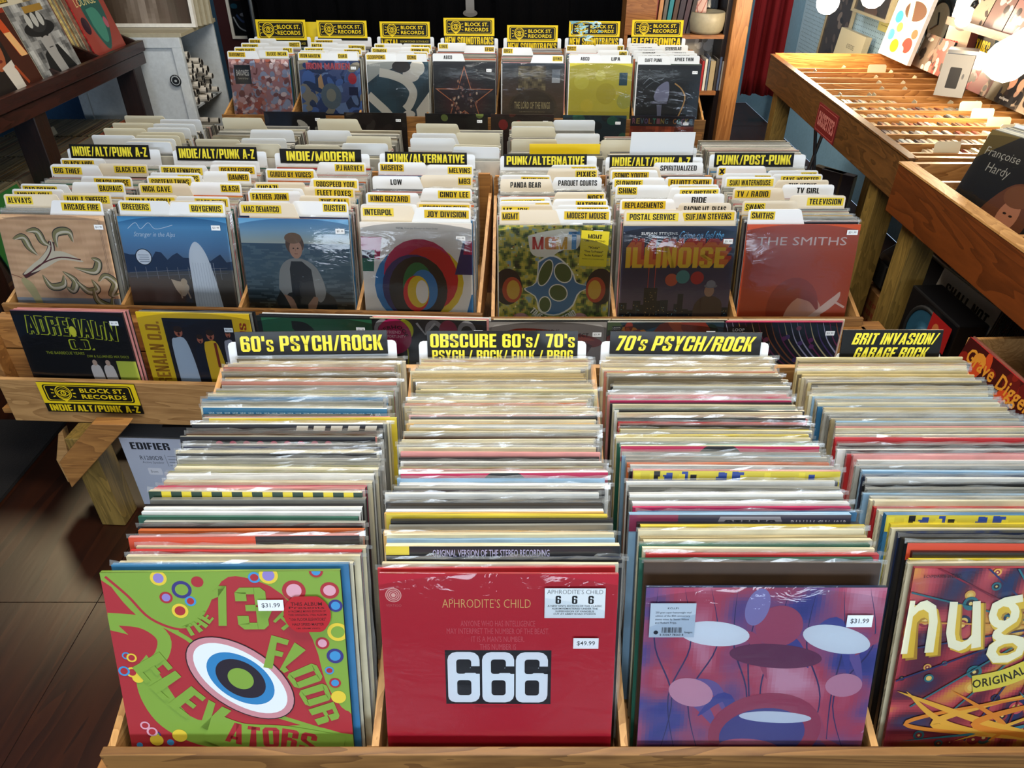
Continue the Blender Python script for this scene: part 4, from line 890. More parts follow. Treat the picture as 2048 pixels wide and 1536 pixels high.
# corner stack of lumber ends at both ends, knee brace at the left leg
box('end_block', (-.78, -.12, .40), (-.72, -.03, .60), M['pine'], TL.t, bevel=.003)
box('end_block', (.53, -.07, .53), (.60, .0, .605), M['pine'], TR.t, bevel=.003); box('end_block', (.525, -.1, .47), (.615, .0, .528), M['pine'], TR.t, bevel=.003); box('end_block', (.53, -.13, .40), (.62, .0, .468), M['pine'], TR.t, bevel=.003)
for P_, y_, t_, mm in (([(153, 976), (267, 850), (192, 849), (128, 925)], 1.588, .034, 'pine'), ([(122, 868), (118, 920), (142, 966), (150, 940), (130, 862)], 1.705, .03, 'ply')):
    pts = [ony(u, v, y_) for u, v in P_]; MB().prism([(x + .80, z) for x, z in pts][::-1], t_).build('knee_brace', M[mm], TL.t, (0, y_ - 1.90 + .0, 0), (0, 0, R(2.6)), bevel=.002)
MTXT = [
 [('F', 292, 'INDIE/ALT/PUNK A-Z', -.012), ('L', 317, 'BLACK MIDI'), ('L', 329, ''), ('R', 327, 'BLACK FLAG'), ('L', 331, 'BIG THIEF'), ('R', 352, 'BEACH HOUSE'), ('R', 364, 'BAUHAUS'), ('L', 369, 'BAD BRAINS'), ('L', 379, 'ANIMAL COLL'), ('R', 386, 'AMYL & SNIFFERS'), ('L', 389, 'ALVVAYS'), ('R', 406, 'ARCADE FIRE')],
 [('F', 296, 'INDIE/ALT/PUNK A-Z', -.008), ('R', 321, ''), ('R', 329, 'DEATH GRIPS'), ('L', 331, 'DEAD KENNEDYS'), ('R', 342, 'DAMNED'), ('L', 346, 'CRAMPS', 'r'), ('L', 353, 'COCTEAU TWINS'), ('R', 364, 'CLASH'), ('L', 367, 'NICK CAVE'), ('L', 391, 'BUILT TO SPILL'), ('R', 392, 'KATE BUSH'), ('R', 404, ''), ('L', 407, 'BREEDERS'), ('R', 415, 'BOYGENIUS')],
 [('F', 301, 'INDIE/MODERN', -.004), ('R', 324, 'PJ HARVEY'), ('L', 338, 'GUIDED BY VOICES'), ('R', 356, 'GODSPEED YOU!'), ('L', 365, 'FUGAZI'), ('R', 373, 'FLEET FOXES'), ('L', 377, 'FLAMING LIPS'), ('L', 382, 'FATHER JOHN'), ('R', 391, 'THE FALL'), ('R', 402, 'DUSTER'), ('L', 404, 'DINO. JR'), ('L', 412, 'MAC DEMARCO')],
 [('F', 302, 'PUNK/ALTERNATIVE', -.004), ('L', 325, 'MISFITS'), ('R', 329, 'MELVINS'), ('R', 350, 'M83'), ('L', 353, 'LOW', 'w'), ('R', 376, 'CINDY LEE'), ('L', 386, 'KING GIZZARD'), ('R', 404, 'JESUS&MARY CHAIN'), ('L', 409, 'JOHN CALE'), ('L', 416, 'INTERPOL'), ('R', 420, 'KHRUANGBIN'), ('R', 428, 'JOY DIVISION')],
 [('F', 306, 'PUNK/ALTERNATIVE', -.01), ('R', 330, 'RAMONES'), ('R', 337, 'PIXIES'), ('L', 350, 'PAVEMENT', 'r'), ('R', 354, 'PARQUET COURTS', 'w'), ('L', 358, 'PANDA BEAR', 'w'), ('R', 384, 'NOFX'), ('L', 394, 'N MILK HOTEL'), ('R', 398, 'NATIONAL'), ('L', 402, 'MDV', 'r'), ('L', 409, 'MT. JOY'), ('R', 410, 'MUDHONEY'), ('R', 421, 'MODEST MOUSE'), ('L', 427, 'MGMT')],
 [('F', 308, 'INDIE/ALT/PUNK A-Z', -.01), ('R', 325, 'SPIRITUALIZED', 'w'), ('L', 334, 'SPACEMEN 3', 'w'), ('L', 340, 'SONIC YOUTH'), ('R', 354, 'ELLIOTT SMITH'), ('L', 355, 'SLOWDIVE'), ('R', 369, 'SILVER JEWS'), ('L', 370, 'SHINS'), ('R', 375, 'SEX PISTOLS'), ('R', 388, 'RIDE', 'w'), ('L', 398, 'REPLACEMENTS'), ('R', 406, 'RACING MT. PLEAS', 'w'), ('L', 421, 'PRIMUS'), ('R', 429, 'SUFJAN STEVENS'), ('L', 431, 'POSTAL SERVICE')],
 [('F', 303, 'PUNK/POST-PUNK', -.012), ('L', 332, 'X'), ('R', 341, 'WIRE', 'l'), ('L', 347, 'WEEN', 'r'), ('R', 348, 'FAYE WEBSTER'), ('L', 354, 'SUKI WATERHOUSE'), ('R', 360, 'THE VERVE', 'w'), ('R', 369, 'TV GIRL', 'w'), ('L', 376, 'TV / RADIO'), ('R', 391, 'TELEVISION'), ('L', 402, 'SWANS'), ('L', 423, 'SMITHS')]]
binname = ['leftmost middle bin', 'second middle bin', 'third middle bin', 'fourth middle bin', 'fifth middle bin', 'sixth middle bin', 'rightmost middle bin']
marts = [(art_woodgrain(), 'record face out with carved scrollwork on a woodgrain cover, leftmost middle bin', '#b98a68'),
         (art_field(), 'record face out with white draped shape in a dusk field, second middle bin', '#1a2430'),
         (art_sea(), 'record face out with person crouching by the sea, third middle bin', '#8a5a3a'),
         (art_total(), 'white record face out with overlapping coloured rings, fourth middle bin', 'w'),
         (art_jungle(), 'record face out with MGMT lettering over a green jungle pattern, fifth middle bin', 's'),
         (art_city(), 'record face out with ILLINOISE lettering over a night skyline, sixth middle bin', 'n'),
         (art_orange(), 'orange record face out lettered THE SMITHS, rightmost middle bin', '#b8421c')]
mtags = [(.94, .085, .026, .014), (.9, .075, .026, .014), (.92, .09, .026, .014), (.9, .12, .026, .012), (.88, .045, .026, .012), (.93, .12, .026, .014), (.93, .05, .03, .014)]
HDY = {}
def cardY(v, z): return onz(1024, v, z)[1]
for bi, (cx, yt) in enumerate(MBINS):
    yaw = R(-2.2) if bi < 4 else 0
    prm = [(sticker_yellow(), .84, .05, 3)] if bi == 4 else []
    faceout(place_record(cx, yt, MZ, ML, 0), ML, yaw, .005, marts[bi][0], marts[bi][1], marts[bi][2], None, mtags[bi], True, prm)
    cards = []
    cl = {'L': 0, 'R': 0}
    for c in reversed(MTXT[bi]):
        sd, v, tx = c[:3]
        if sd == 'F':
            yy = cardY(v, MZ + .36 * math.cos(ML) + .01); shx = c[3]
            dx = -.0 if bi else -.0
            header(cx + (0 if bi > 3 else -.012) + (-.012 if bi == 0 else 0), yy, MZ, ML, yaw, [(tx, .03 if len(tx) > 13 else .08, .97 if len(tx) > 13 else .92, .16, .84)], 'yellow on black %s sign at back of %s' % (tx, binname[bi]), .272 if bi != 6 else .262, .045 if bi in (0, 1, 2, 6) else .04, ht=.36, shear=shx, up=.006 if bi > 2 else .014)
            cards.append(yy - .02); HDY[bi] = yy; continue
        st = c[3] if len(c) > 3 else 'y'; cl[sd] += 1
        yy = max(cardY(v, MZ + .352 * math.cos(ML)), yt + .021 + .0045 * (cl['L'] + cl['R'] - 1)); side = 'left' if sd == 'L' else 'right'
        desc = ('black-lettered white divider card' if st == 'w' else 'divider card with yellow label') if tx else 'divider card with blank tab'
        card(cx - .012 * (bi < 4) * (yy - 2) * 2, yy, MZ, ML, yaw, sd, tx, st, '%s, %s from front on the %s of %s' % (desc, ordn(cl[sd]), side, binname[bi]), 'divider cards of the middle bins', tabw=random.choice((.148, .155, .16)), col='#e4e6e8' if random.random() < .75 else '#dccfb8')
        cards.append(yy - .008)
    y = yt + .008; k = 0
    while y < 2.425 - .02 * bi * (bi < 4) * .5:
        t = random.choice((.0028, .0038, .005, .005))
        fr = (y - yt)
        if min([abs(y + t / 2 - c) for c in cards] + [9]) < t / 2 + .0012: y += .0016; continue
        loc = place_record(cx + random.gauss(0, .003) - (.014 * (bi < 4) * fr), y, MZ + random.gauss(0, .0015), ML, t)
        if k < 3:
            cd = random.choice('wkcgsrbdpn'); record(loc, ML, yaw + R(random.gauss(0, .3)), t, cd, '%s-edged record, %s behind front cover of %s' % (COLS[cd][1], ordn(k + 1), binname[bi]), 'records behind the middle face-out covers', random.randrange(6))
        else:
            stuff_record(loc, ML, yaw + R(random.gauss(0, .3)), t, random.choice(pal_grey + pal_new + pal_grey), random.uniform(.7, 1.05))
            if random.random() < .35: STUFFS.append((loc, ML, yaw, random.randrange(6)))
        y += t + random.uniform(.0006, .002); k += 1
# records facing away behind the headers with blank cards
BB = [(-1.315, [(306, 232), (389, 238), (292, 246), (380, 247), (279, 257), (368, 255), (363, 264), (254, 271), (355, 270), (347, 276), (333, 284), (320, 292)]),
      (-.935, [(500, 236), (555, 259), (444, 279), (536, 276), (560, 290)]),
      (-.575, [(674, 238), (660, 261), (735, 272), (727, 286), (635, 291)]),
      (-.196, [(889, 248), (889, 267), (960, 265), (889, 277), (960, 289), (975, 308)]),
      (.154, [(1069, 243), (1141, 240), (1069, 255), (1101, 253), (1061, 278), (1146, 267)]),
      (.49, [(1240, 280), (1330, 296)]), (.835, [])]
for bi, (cx, cs) in enumerate(BB):
    yaw = R(-2.6) if bi < 4 else 0; yend = (2.95, 2.9, 2.86, 2.83, 2.84, 2.76, 2.70)[bi]; ln = R(-10)
    cards = []; cnt = 0
    for (u, v) in cs:
        zt = MZ + .352 * math.cos(ln) + .02; X, Y = onz(u, v, zt); sd = 'L' if X < cx else 'R'; cnt += 1; Y = max(Y, HDY[bi] + .035 + .006 * (len(cs) - cnt))
        o = card(cx + (.0 if bi < 5 else -.03), 0, MZ + .015, 0, yaw, sd, '', '', 'blank %s divider card, %s counted in the pile behind the %s' % (('white', 'cream')[cnt % 2], ordn(cnt), binname[bi]), 'blank divider cards behind the genre signs', col=('#d9dde0', '#cfc8b0')[cnt % 2])
        o.rotation_euler[0] = R(4); o.location[1] = Y + .352 * math.sin(R(4)) ; cards.append(Y + .012)
    y = 2.47 - .012 * (bi < 4) * bi + .01 * (bi < 2); xj = 0
    while y < yend - .045:
        t = random.choice((.0028, .0038, .005))
        if min([abs(y + t / 2 - c) for c in cards] + [9]) < t / 2 + .0012: y += .0016; continue
        xj = .8 * xj + random.gauss(0, .003)
        stuff_record((cx + xj, y + .02, MZ + random.gauss(.008, .004)), R(-4), yaw + R(random.gauss(0, .4)), t, random.choice(pal_grey), random.uniform(.75, 1.05)); y += t + random.uniform(.0006, .002)
X, Y = onz(1328, 266, .985)
o = tag(MB().prism([(-.105, 0), (.105, 0), (.105, .42), (-.105, .42)], .002).build('paper_sheet', M['card'], None, (X, Y + .02, MZ + .0), (R(2), 0, 0)), 'tall blank white sheet standing behind the sixth middle bin sign', 'paper sheet'); o.color = lin('#d8dce0')
X, Y = onz(1123, 291, .925)
o = tag(MB().prism([(-.12, 0), (.12, 0), (.12, .362), (-.12, .362)], .002).build('yellow_card', M['card'], None, (X + .012, Y + .0, MZ), (R(-1), 0, 0)), 'plain yellow card standing behind the fifth middle bin sign', 'card'); o.color = lin('#e6c414')
X, Y = onz(1118, 283, .9)
# ---- records on the ledge of the middle table
Art.VIS = .70
def art_adr():
    a = Art(JW, JW, '#08080c')
    for c, dx in (('#b8c02c', .008), ('#b8c02c', -.008), ('#0a0a10', 0)):
        a.arc('ADRENALiN', [(.1 + dx, .19 + dx), (.3 + dx, .2 + dx), (.55 + dx, .22 + dx), (.9 + dx, .27 + dx)], .175, c, .03, 40)
    a.ell(.51, .27, .03, .05, '#d8d43a'); a.text('O.D.', (.44, .38, .66, .53), '#b8c02c', .06); a.text('O.D.', (.452, .392, .648, .518), '#0a0a10', .06)
    a.text('THE BARBECUE YEARS', (.2, .56, .55, .6), '#8a9224', .01); a.text('DIM & ILLUMINED MIX DISCS', (.57, .6, .95, .635), '#8a9224', .01)
    for x in (.62, .74): a.poly(smooth([(x - .045, .98), (x - .05, .8), (x - .02, .74), (x + .04, .76), (x + .06, .98)], 12), '#c8beb8'); a.ell(x, .71, .022, .03, '#b89a88')
    a.rect(.82, .68, 1, .98, '#b8c048')
    return a
def art_yel():
    a = Art(JW, JW, '#d8b418'); a.rect(.22, .07, .84, 1, '#12131f')
    a.arc('ADRENALiN O.D.', [(.12, 1.2), (.11, .7), (.12, .12)], .13, '#9a6a10', .03); a.arc('...HUNGUS', [(.93, .9), (.92, .4), (.93, .12)], .06, '#a03a1a', .03)
    for x, y_, c, s_ in ((.34, .26, '#aab8c8', .08), (.52, .36, '#101828', .06), (.62, .3, '#d8b020', .075), (.78, .28, '#9a9aa8', .05)):
        a.poly(smooth([(x - s_, 1), (x - s_, y_ + .16), (x - s_ * .4, y_ + .08), (x + s_ * .6, y_ + .1), (x + s_ * 1.1, y_ + .4), (x + s_ * 1.3, 1)], 16), c); a.ell(x, y_, s_ * .45, s_ * .6, '#a8604a'); a.ell(x, y_ - .04, s_ * .48, s_ * .4, '#2a1a14'); a.ell(x, y_ + .03, s_ * .14, s_ * .2, '#3a1010')
    a.rect(.635, .4, .66, .75, '#7a2a1a')
    return a
def art_bird():
    a = Art(JW, JW, '#1f5a3c'); a.rect(0, 0, .04, 1, '#0e1a1a'); a.poly(smooth([(.3, .06), (.42, .08), (.5, .2), (.56, .45), (.5, .8), (.42, 1), (.36, .6), (.36, .3), (.3, .16)], 20), '#0c1616'); a.rect(0, 0, 1, .02, '#0e1a1a'); return a
def art_ballo():
    a = Art(JW, JW, '#0a0a0c')
    for x, c in ((.06, '#8a8a8e'), (.24, '#c2c81e'), (.5, '#8a8a8e'), (.62, '#8c1440'), (.78, '#8a8a8e')):
        a.ell(x + .05, .15, .08, .1, c); a.ell(x + .05, .16, .05, .06, '#0a0a0c' if c == '#8a8a8e' else c); a.curve([(x + .05, .25), (x + .07, .5), (x + .04, .9)], .012, c, 12)
    a.ell(.2, .24, .15, .17, '#a81c58'); a.arc('DEERHOOF', [(.1, .26), (.12, .14), (.26, .12), (.31, .24)], .035, '#1a0810', .02); a.text('FRIEND', (.14, .16, .26, .2), '#e4b8cc', .01); a.text('OPPORTUNITY', (.1, .22, .3, .26), '#e4b8cc', .01)
    a.line([(.4, .05), (.47, .2), (.56, .05)], .02, '#b0b0b4'); a.ell(.6, .5, .1, .12, '#1c7a3a'); return a
def art_project():
    a = Art(JW, JW, '#8f8b86'); a.rrect(.02, .03, .98, 1, .05, '#a8a4a0')
    a.poly(smooth([(.1, .14), (.3, .08), (.7, .14), (.95, .24), (.9, .34), (.5, .32), (.15, .26)], 24), '#8c2412'); a.poly(smooth([(.12, .16), (.3, .11), (.7, .17), (.9, .25), (.5, .24)], 24), '#b84a22')
    a.text('MY DAD IS', (.4, .1, .6, .14), '#1a100c', .02); a.text('PROJECT', (.66, .15, .85, .22), '#1a100c', .02); a.text('DEAD', (.9, .7, .98, .75), '#1a100c', .02)
    a.curve([(.78, .9), (.8, .5), (.86, .3)], .06, '#5a1c10', 10); a.ell(.78, .44, .05, .06, '#1a100c'); a.poly([(.7, .55), (.9, .5), (.92, 1), (.66, 1)], '#5a1c10'); return a
def art_abs():
    a = blobs('#1f3440', ['#3a4a2c', '#7a2a1c', '#c8802a', '#1f5a78', '#13241c', '#a84a20'], 90, .03, .15, 5); a.rect(.04, .05, .12, .25, '#101418')
    for q in range(7): a.text('UNTITLED'[:6], (.045, .065 + q * .025, .115, .08 + q * .025), '#b8bcb8')
    return a
def art_streak():
    a = Art(JW, JW, '#150a18')
    for q in range(22):
        x0 = -.1 + q * .055; a.curve([(x0, 0), (x0 + .1, .3), (x0 + .35, .62), (x0 + .9, .8 + .01 * q)], .012, random.choice(('#d8a860', '#8a2a5a', '#c8c0d8', '#a85a2a', '#5a3a7a', '#e0c890')), 20, True)
    for q in range(20): a.ell(random.random(), random.uniform(.05, .95), .022, .022, random.choice(('#7a2a6a', '#5a3a7a', '#8c3a5a')))
    a.rrect(.04, .06, .22, .2, .03, '#0a0a0c'); a.text('LOOP', (.08, .08, .18, .12), '#d8d8d8', .02); return a
low = [(-1.222, 1.748, art_adr(), 'black record lettered ADRENALiN O.D. in yellow, leftmost on the table ledge', '#9a6a80', (.91, .11)),
       (-.873, 1.738, art_yel(), 'yellow record with four people on its cover, second on the table ledge', 'y', (.8, .18)),
       (-.537, 1.718, art_bird(), 'dark green record with black bird shape, third on the table ledge', 'k', (.9, .12)),
       (-.227, 1.704, art_ballo(), 'black record with painted balloons, fourth on the table ledge', 'c', (.93, .12)),
       (.096, 1.69, art_project(), 'grey record with a red canoe shape, fifth on the table ledge', 'k', (.92, .13)),
       (.413, 1.689, art_abs(), 'dark record with green and orange blurs, sixth on the table ledge', 's', (.88, .11)),
       (.724, 1.689, art_streak(), 'dark record with curving light streaks, rightmost on the table ledge', 'm', (.91, .11))]
LL = R(5); Art.VIS = .9
for i, (cx, yt, ar, lb, ed, tg) in enumerate(low):
    yaw = R(-2.6) if i < 4 else 0; tx, ty = (TL if i < 4 else TR).w(0, -.19)
    yb = yt - .03
    for q in (2, 1):
        record((cx + .006 * q, yb + .007 * q, .377), -R(-LL * 0) if 0 else LL, yaw, .005, random.choice('wkcgp'), '%s record behind the %s front record on the table ledge' % (('', 'white-sleeved', 'rearmost')[q], ('first', 'second', 'third', 'fourth', 'fifth', 'sixth', 'seventh')[i]), 'spare records on the table ledge')
    faceout((cx, yb, .377), LL, yaw, .005, ar, lb, ed, None, (tg[0], tg[1], .024, .013), True)
# shop sign on the fascia
X, Z = ony(86, 757, 1.735)
sg = thing('shop_sign', 'yellow and black BLOCK ST. RECORDS sign on left end of the middle table fascia', 'sign', (-1.21, 1.694, .386), R(-2.6))
MB().box((-.142, -.002, 0), (.142, 0, .104)).build('sign_board', M['black'], sg)
a = Art(.284, .104, '#14130c'); art_block(a, .0, .0, 1, .7); a.text('INDIE/ALT/PUNK A-Z', (.04, .74, .97, .96), '#e2c41c', .045); a.build('lettering', sg, M['sign'], (0, -.002, 0))
# ------------------------------------------------------------------ back row of bins
BK = [(-1.308, 4.02), (-.939, 3.985), (-.585, 3.955), (-.245, 3.93), (.105, 3.918), (.445, 3.912), (.784, 3.875)]
BZ = .607; BL = R(12)
BT = Table('back_record_table', 'plywood record table at the back with seven bins under shop signs', -.26, 3.91, R(-2.6))
be = [-1.235 + .3529 * i for i in range(8)]
bins(BT, be, -.07, -.058, .47, BZ, .67, .84, .905, ('pine', 'plyY', 'pine'))
box('ledge', (be[0], -.21, .38), (be[-1], -.075, .395), M['pine'], BT.t); box('fascia', (be[0], -.225, .36), (be[-1], -.211, .50), M['ply'], BT.t, bevel=.002); box('front_board', (be[0], -.085, .42), (be[-1], -.071, .60), M['pine'], BT.t)
for x in (be[0] + .05, be[-1] - .13): box('leg', (x, -.06, 0), (x + .08, .02, .59), M['pineZ'], BT.t); box('leg', (x, .38, 0), (x + .08, .46, .59), M['pineZ'], BT.t)
BTX = [[('L', 107, 'BARONESS'), ('R', 100, 'BLOOD INCAN'), ('L', 94, 'CANDLEMASS'), ('R', 93, 'BOLT'), ('L', 86, 'DEFTONES'), ('R', 82, 'GHOST'), ('L', 77, 'DOZDA')],
       [('L', 110, 'IRON MAIDEN'), ('R', 108, 'DIAB', 'wc'), ('R', 102, 'KYUSS'), ('L', 101, 'JUDAS PRIEST'), ('R', 96, 'MERCYFUL'), ('L', 94, 'METALLICA'), ('R', 88, 'MASTODON'), ('L', 85, 'ANTTA'), ('L', 78, 'PENTAGRAM')],
       [('L', 114, 'SCORPIONS'), ('R', 112, 'BONG', 'wc'), ('L', 105, 'SAXON'), ('R', 102, 'SLAYER'), ('L', 95, 'SLOMOSA'), ('R', 94, 'SUNN O)))'), ('L', 87, 'TOOL'), ('R', 87, 'TYPE O NEG')],
       [('L', 107, 'ABCD', 'w'), ('R', 91, 'EFGH'), ('L', 86, 'LIKE')],
       [('R', 111, 'UVWX'), ('L', 95, 'QRST')],
       [('L', 117, 'ABCD', 'w'), ('R', 113, 'LIPA', 'w'), ('L', 107, 'IJK'), ('R', 100, 'MNO'), ('L', 90, 'QRST'), ('R', 89, 'UV')],
       [('L', 118, 'DAFT PUNK', 'w'), ('L', 112, 'BOARDS OF CAN', 'w'), ('R', 111, 'APHEX TWIN', 'w'), ('L', 107, 'AIR FRANCE', 'w'), ('R', 106, 'PHONIQUE', 'w'), ('L', 101, 'JUSTICE', 'w'), ('R', 101, 'MODERAT', 'w'), ('L', 96, 'KRAFTWERK', 'w'), ('L', 91, 'AUTECHRE', 'w'), ('R', 90, 'STEREOLAB', 'w'), ('L', 87, 'THIEVERY CORP', 'w')]]
bname = ['leftmost back bin', 'second back bin', 'third back bin', 'fourth back bin', 'fifth back bin', 'sixth back bin', 'rightmost back bin']
def bart(i):
    if i == 0:
        a = blobs('#a87878', ['#c8a09c', '#a85a48', '#8a94ac', '#d8c4c4', '#7a4a44', '#b87a6a', '#98a0b8'], 260, .015, .06, 11); a.rect(.08, .1, .35, .42, '#14181c'); a.text('BARONESS', (.11, .18, .32, .28), '#d8d4cc', .01); a.text('Gold & Grey', (.13, .31, .3, .35), '#b8b4a4'); return a
    if i == 1:
        a = blobs('#3a5690', ['#4a6aa8', '#2a3f70', '#6a84b0', '#233458', '#8a8474', '#4a5a88'], 90, .04, .16, 12); a.poly([(.3, .3), (.36, .22), (.4, .5), (.3, .45)], '#b89464'); a.ell(.5, .6, .17, .2, '#5a6a74'); a.ell(.5, .58, .08, .1, '#8a8a7c')
        a.text('IRON MAIDEN', (.12, .04, .84, .15), '#b8404c', .045); a.text('IRON MAIDEN', (.12, .04, .84, .15), '#c86a70', .0); a.ell(.87, .3, .07, .085, '#b02838'); a.rect(.8, .44, .95, .58, '#1a2248'); a.rect(0, .9, 1, 1, '#1a1c2c'); return a
    if i == 2:
        a = Art(JW, JW, '#2c4450'); a.field(20, lambda u, v: mixc('#2f4c5a', '#22343e', nz(u, v, 4, 2) + .5)); 
        a.poly([(0, 0), (.5, 0), (.4, .12), (.2, .2), (0, .36)], '#a8aaa4'); a.curve([(.2, .18), (.4, .22), (.62, .32), (.74, .5), (.68, .7), (.6, .8)], .13, '#d0ccc0', 30); a.curve([(.0, .56), (.14, .7), (.28, .84), (.4, 1)], .13, '#d4d0c4', 20); a.ell(.72, .2, .14, .12, '#cfcac0'); a.ell(.82, .1, .12, .12, '#d8d4c8'); a.ell(.56, .08, .15, .09, '#2a2420'); a.ell(.66, .88, .1, .06, '#d4cec2'); a.poly([(1, .5), (1, 1), (.8, 1), (.78, .8)], '#cfcabe'); a.text('SCORPIONS', (.04, .04, .22, .08), '#d8d8d0', .01); return a
    if i == 3:
        a = Art(JW, JW); a.field(20, lambda u, v: mixc('#16181f', '#6a1a1c', max(0, 1 - math.hypot(u - .5, v - .65) * 2.0)))
        S = [(.5 + (.5 if q % 2 == 0 else .19) * math.sin(q * math.pi / 5), .6 - (.55 if q % 2 == 0 else .21) * math.cos(q * math.pi / 5)) for q in range(10)]; a.poly(S, '#c8764a'); a.poly([(.5 + (x - .5) * .92, .6 + (y - .6) * .92) for x, y in S], '#2a1820')
        rn = random.Random(4)
        for q in range(120):
            x, y = rn.uniform(.2, .8), rn.uniform(.3, 1); 
            if abs(x - .5) < .12 + .1 * (y > .5): a.ell(x, y, .016, .022, rn.choice(('#a87a62', '#5a3a34', '#8a5a4c', '#c8a88c', '#3a2a38')), n=8)
        return a
    if i == 4:
        a = Art(JW, JW); a.field(24, lambda u, v: ramp([(0, '#2c3844'), (.35, '#4a3a2c'), (.7, '#5a442c'), (1, '#2e2416')], v)); a.field((14, 14), lambda u, v: mixc('#8a7a50', '#3a3020', nz(u, v, 14, 3) + .5), (.26, .05, .7, .55))
        a.ell(.5, .75, .4, .3, '#4a3a22'); a.ell(.5, .75, .36, .27, '#3e301d'); a.text('THE LORD OF THE RINGS', (.2, .64, .78, .76), '#b0a070', .02)
        for q in range(3): a.text('THE MOTION PICTURE TRILOGY', (.28 + q * .04, .8 + q * .05, .7 - q * .04, .82 + q * .05), '#8a7a50')
        a.rect(.8, .1, .93, .32, '#6a7480'); a.rect(.8, .24, .93, .32, '#b8bcc0'); return a
    if i == 5:
        a = Art(JW, JW, '#cfc43c'); a.rect(0, .8, 1, 1, '#b8ac34'); 
        for x, y, r, c in ((.2, .3, .12, '#d8d04c'), (.6, .5, .16, '#c4b834'), (.9, .62, .12, '#b4b44c'), (.3, .7, .1, '#d8c83c'), (.5, .2, .08, '#e0d85c')): a.ell(x, y, r, r, c)
        a.rect(.8, .15, .93, .36, '#1c4a5c'); return a
    a = Art(JW, JW, '#0e1218'); a.curve([(.1, .32), (.2, .22), (.3, .27), (.42, .22)], .006, '#8a929a', 16); a.curve([(.14, .38), (.26, .28), (.36, .3)], .005, '#7a828a', 12)
    a.poly(smooth([(.28, .52), (.34, .36), (.5, .28), (.5, .6), (.3, .58)], 20), '#8a8ca8'); a.rect(.26, .6, .5, .64, '#5a5c70'); a.poly([(.34, .66), (.42, .66), (.42, .86), (.36, .86)], '#6c6e84'); a.poly([(.3, .88), (.48, .88), (.48, .98), (.34, .98)], '#7a7c92'); a.curve([(.6, .3), (.72, .4), (.78, .56), (.7, .84), (.62, .96)], .02, '#c89a5a', 24); return a
bl = ['record face out with dense pink and white painting and dark label, leftmost back bin', 'blue record face out lettered IRON MAIDEN, second back bin', 'black and white record face out with entwined pale arms, third back bin', 'dark record face out with red outlined star, fourth back bin',
      'brown record face out lettered THE LORD OF THE RINGS, fifth back bin', 'plain yellow record face out with dark sticker, sixth back bin', 'black record face out with silver and gold shapes, rightmost back bin']
hdr = [(561, 38, 80, 'METAL', 'leftmost'), (683, 40, 76, '', 'second'), (809, 42, 77, 'METAL', 'third'), (937, 35, 72, 'NEW SOUNDTRACKS', 'fourth'), (1064, 49, 84, 'NEW SOUNDTRACKS', 'fifth'), (1188, 41, 74, 'NEW SOUNDTRACKS', 'sixth'), (1314, 39, 74, 'ELECTRONICA', 'rightmost')]
for bi, (cx, yt) in enumerate(BK):
    yaw = R(-2.6)
    faceout(place_record(cx, yt, BZ, BL, 0), BL, yaw, .005, bart(bi), bl[bi], 'k' if bi != 5 else 'y', None, (.9, .1, .026, .013) if bi in (1, 3, 6) else None, True)
    cards = []; cl = {'L': 0, 'R': 0}
    for c in BTX[bi]:
        sd, v, tx = c[:3]; st = c[3] if len(c) > 3 else 'y'; cl[sd] += 1
        yy = cardY(v, BZ + .352 * math.cos(BL))
        yy = max(yy, yt + .012)
        card(cx - .001, yy, BZ, BL, yaw, sd, tx, st, '%s, %s from front on the %s of %s' % ('black-lettered divider card' if st == 'w' else 'divider card with yellow label', ordn(cl[sd]), 'left' if sd == 'L' else 'right', bname[bi]), 'divider cards of the back bins')
        cards.append(yy - .008)
    # tall shop sign on a white card
    u, v0, v1, tx, pos = hdr[bi]; ys = 4.37 + (bi < 3) * .04
    X, z1 = ony(u, v0, ys + .03); _, z0 = ony(u, v1, ys)
    Hs = z1 - z0; ex = .045 if tx else .012
    o = link('shop_sign', card_mesh('F', .355, .1, .318, .355), None, (X, ys - .05, BZ), (R(-8), 0, yaw), label='yellow and black BLOCK ST. RECORDS %ssign above the %s' % ((tx + ' ') if tx else '', bname[bi]), category='sign', group='shop signs above the back bins'); o.color = lin('#dfe3e8')
    top = (z1 - BZ) / math.cos(R(8)); st = MB().box((-.139, -.003, 0), (.139, -.001, Hs + ex)).build('sign_board', M['black'], o, (0, 0, top - Hs - ex))
    a = Art(.278, Hs + ex, '#14130c'); f_ = Hs / (Hs + ex); art_block(a, 0, 0, 1, f_)
    if tx: a.text(tx, (.02, f_ + .04, .98 if tx != 'METAL' else .36, .98), '#e2c41c', .045)
    if tx == 'METAL': a.text('DOOM STONER GOTH BLACK', (.4, f_ + .08, .97, f_ + .16), '#b8a83c', .01); a.text('ALTERNATIVE', (.55, f_ + .2, .8, f_ + .27), '#b8a83c', .01)
    if bi == 5: # crumpled clear film over the sign
        rn = random.Random(9)
        for q in range(40):
            x, y = rn.uniform(.05, .6), rn.uniform(.0, .75); a.poly([(x + rn.uniform(-.1, .12), y + rn.uniform(-.12, .12)) for _ in range(3)], rn.choice(('#8fc4d4', '#b4d8e0', '#6fa4b8', '#cfe4e8')))
    a.build('lettering', st, M['sign'], (0, -.003, 0))
    y = yt + .008; k = 0; yaw_s = yaw
    while y < ys - .03:
        t = random.choice((.0028, .0038, .005)); 
        if min([abs(y + t / 2 - c) for c in cards] + [9]) < t / 2 + .0012: y += .0016; continue
        stuff_record(place_record(cx + random.gauss(0, .003), y, BZ + random.gauss(0, .0015), BL, t), BL, yaw, t, random.choice(pal_grey + pal_new), random.uniform(.6, 1)); y += t + random.uniform(.001, .0025)
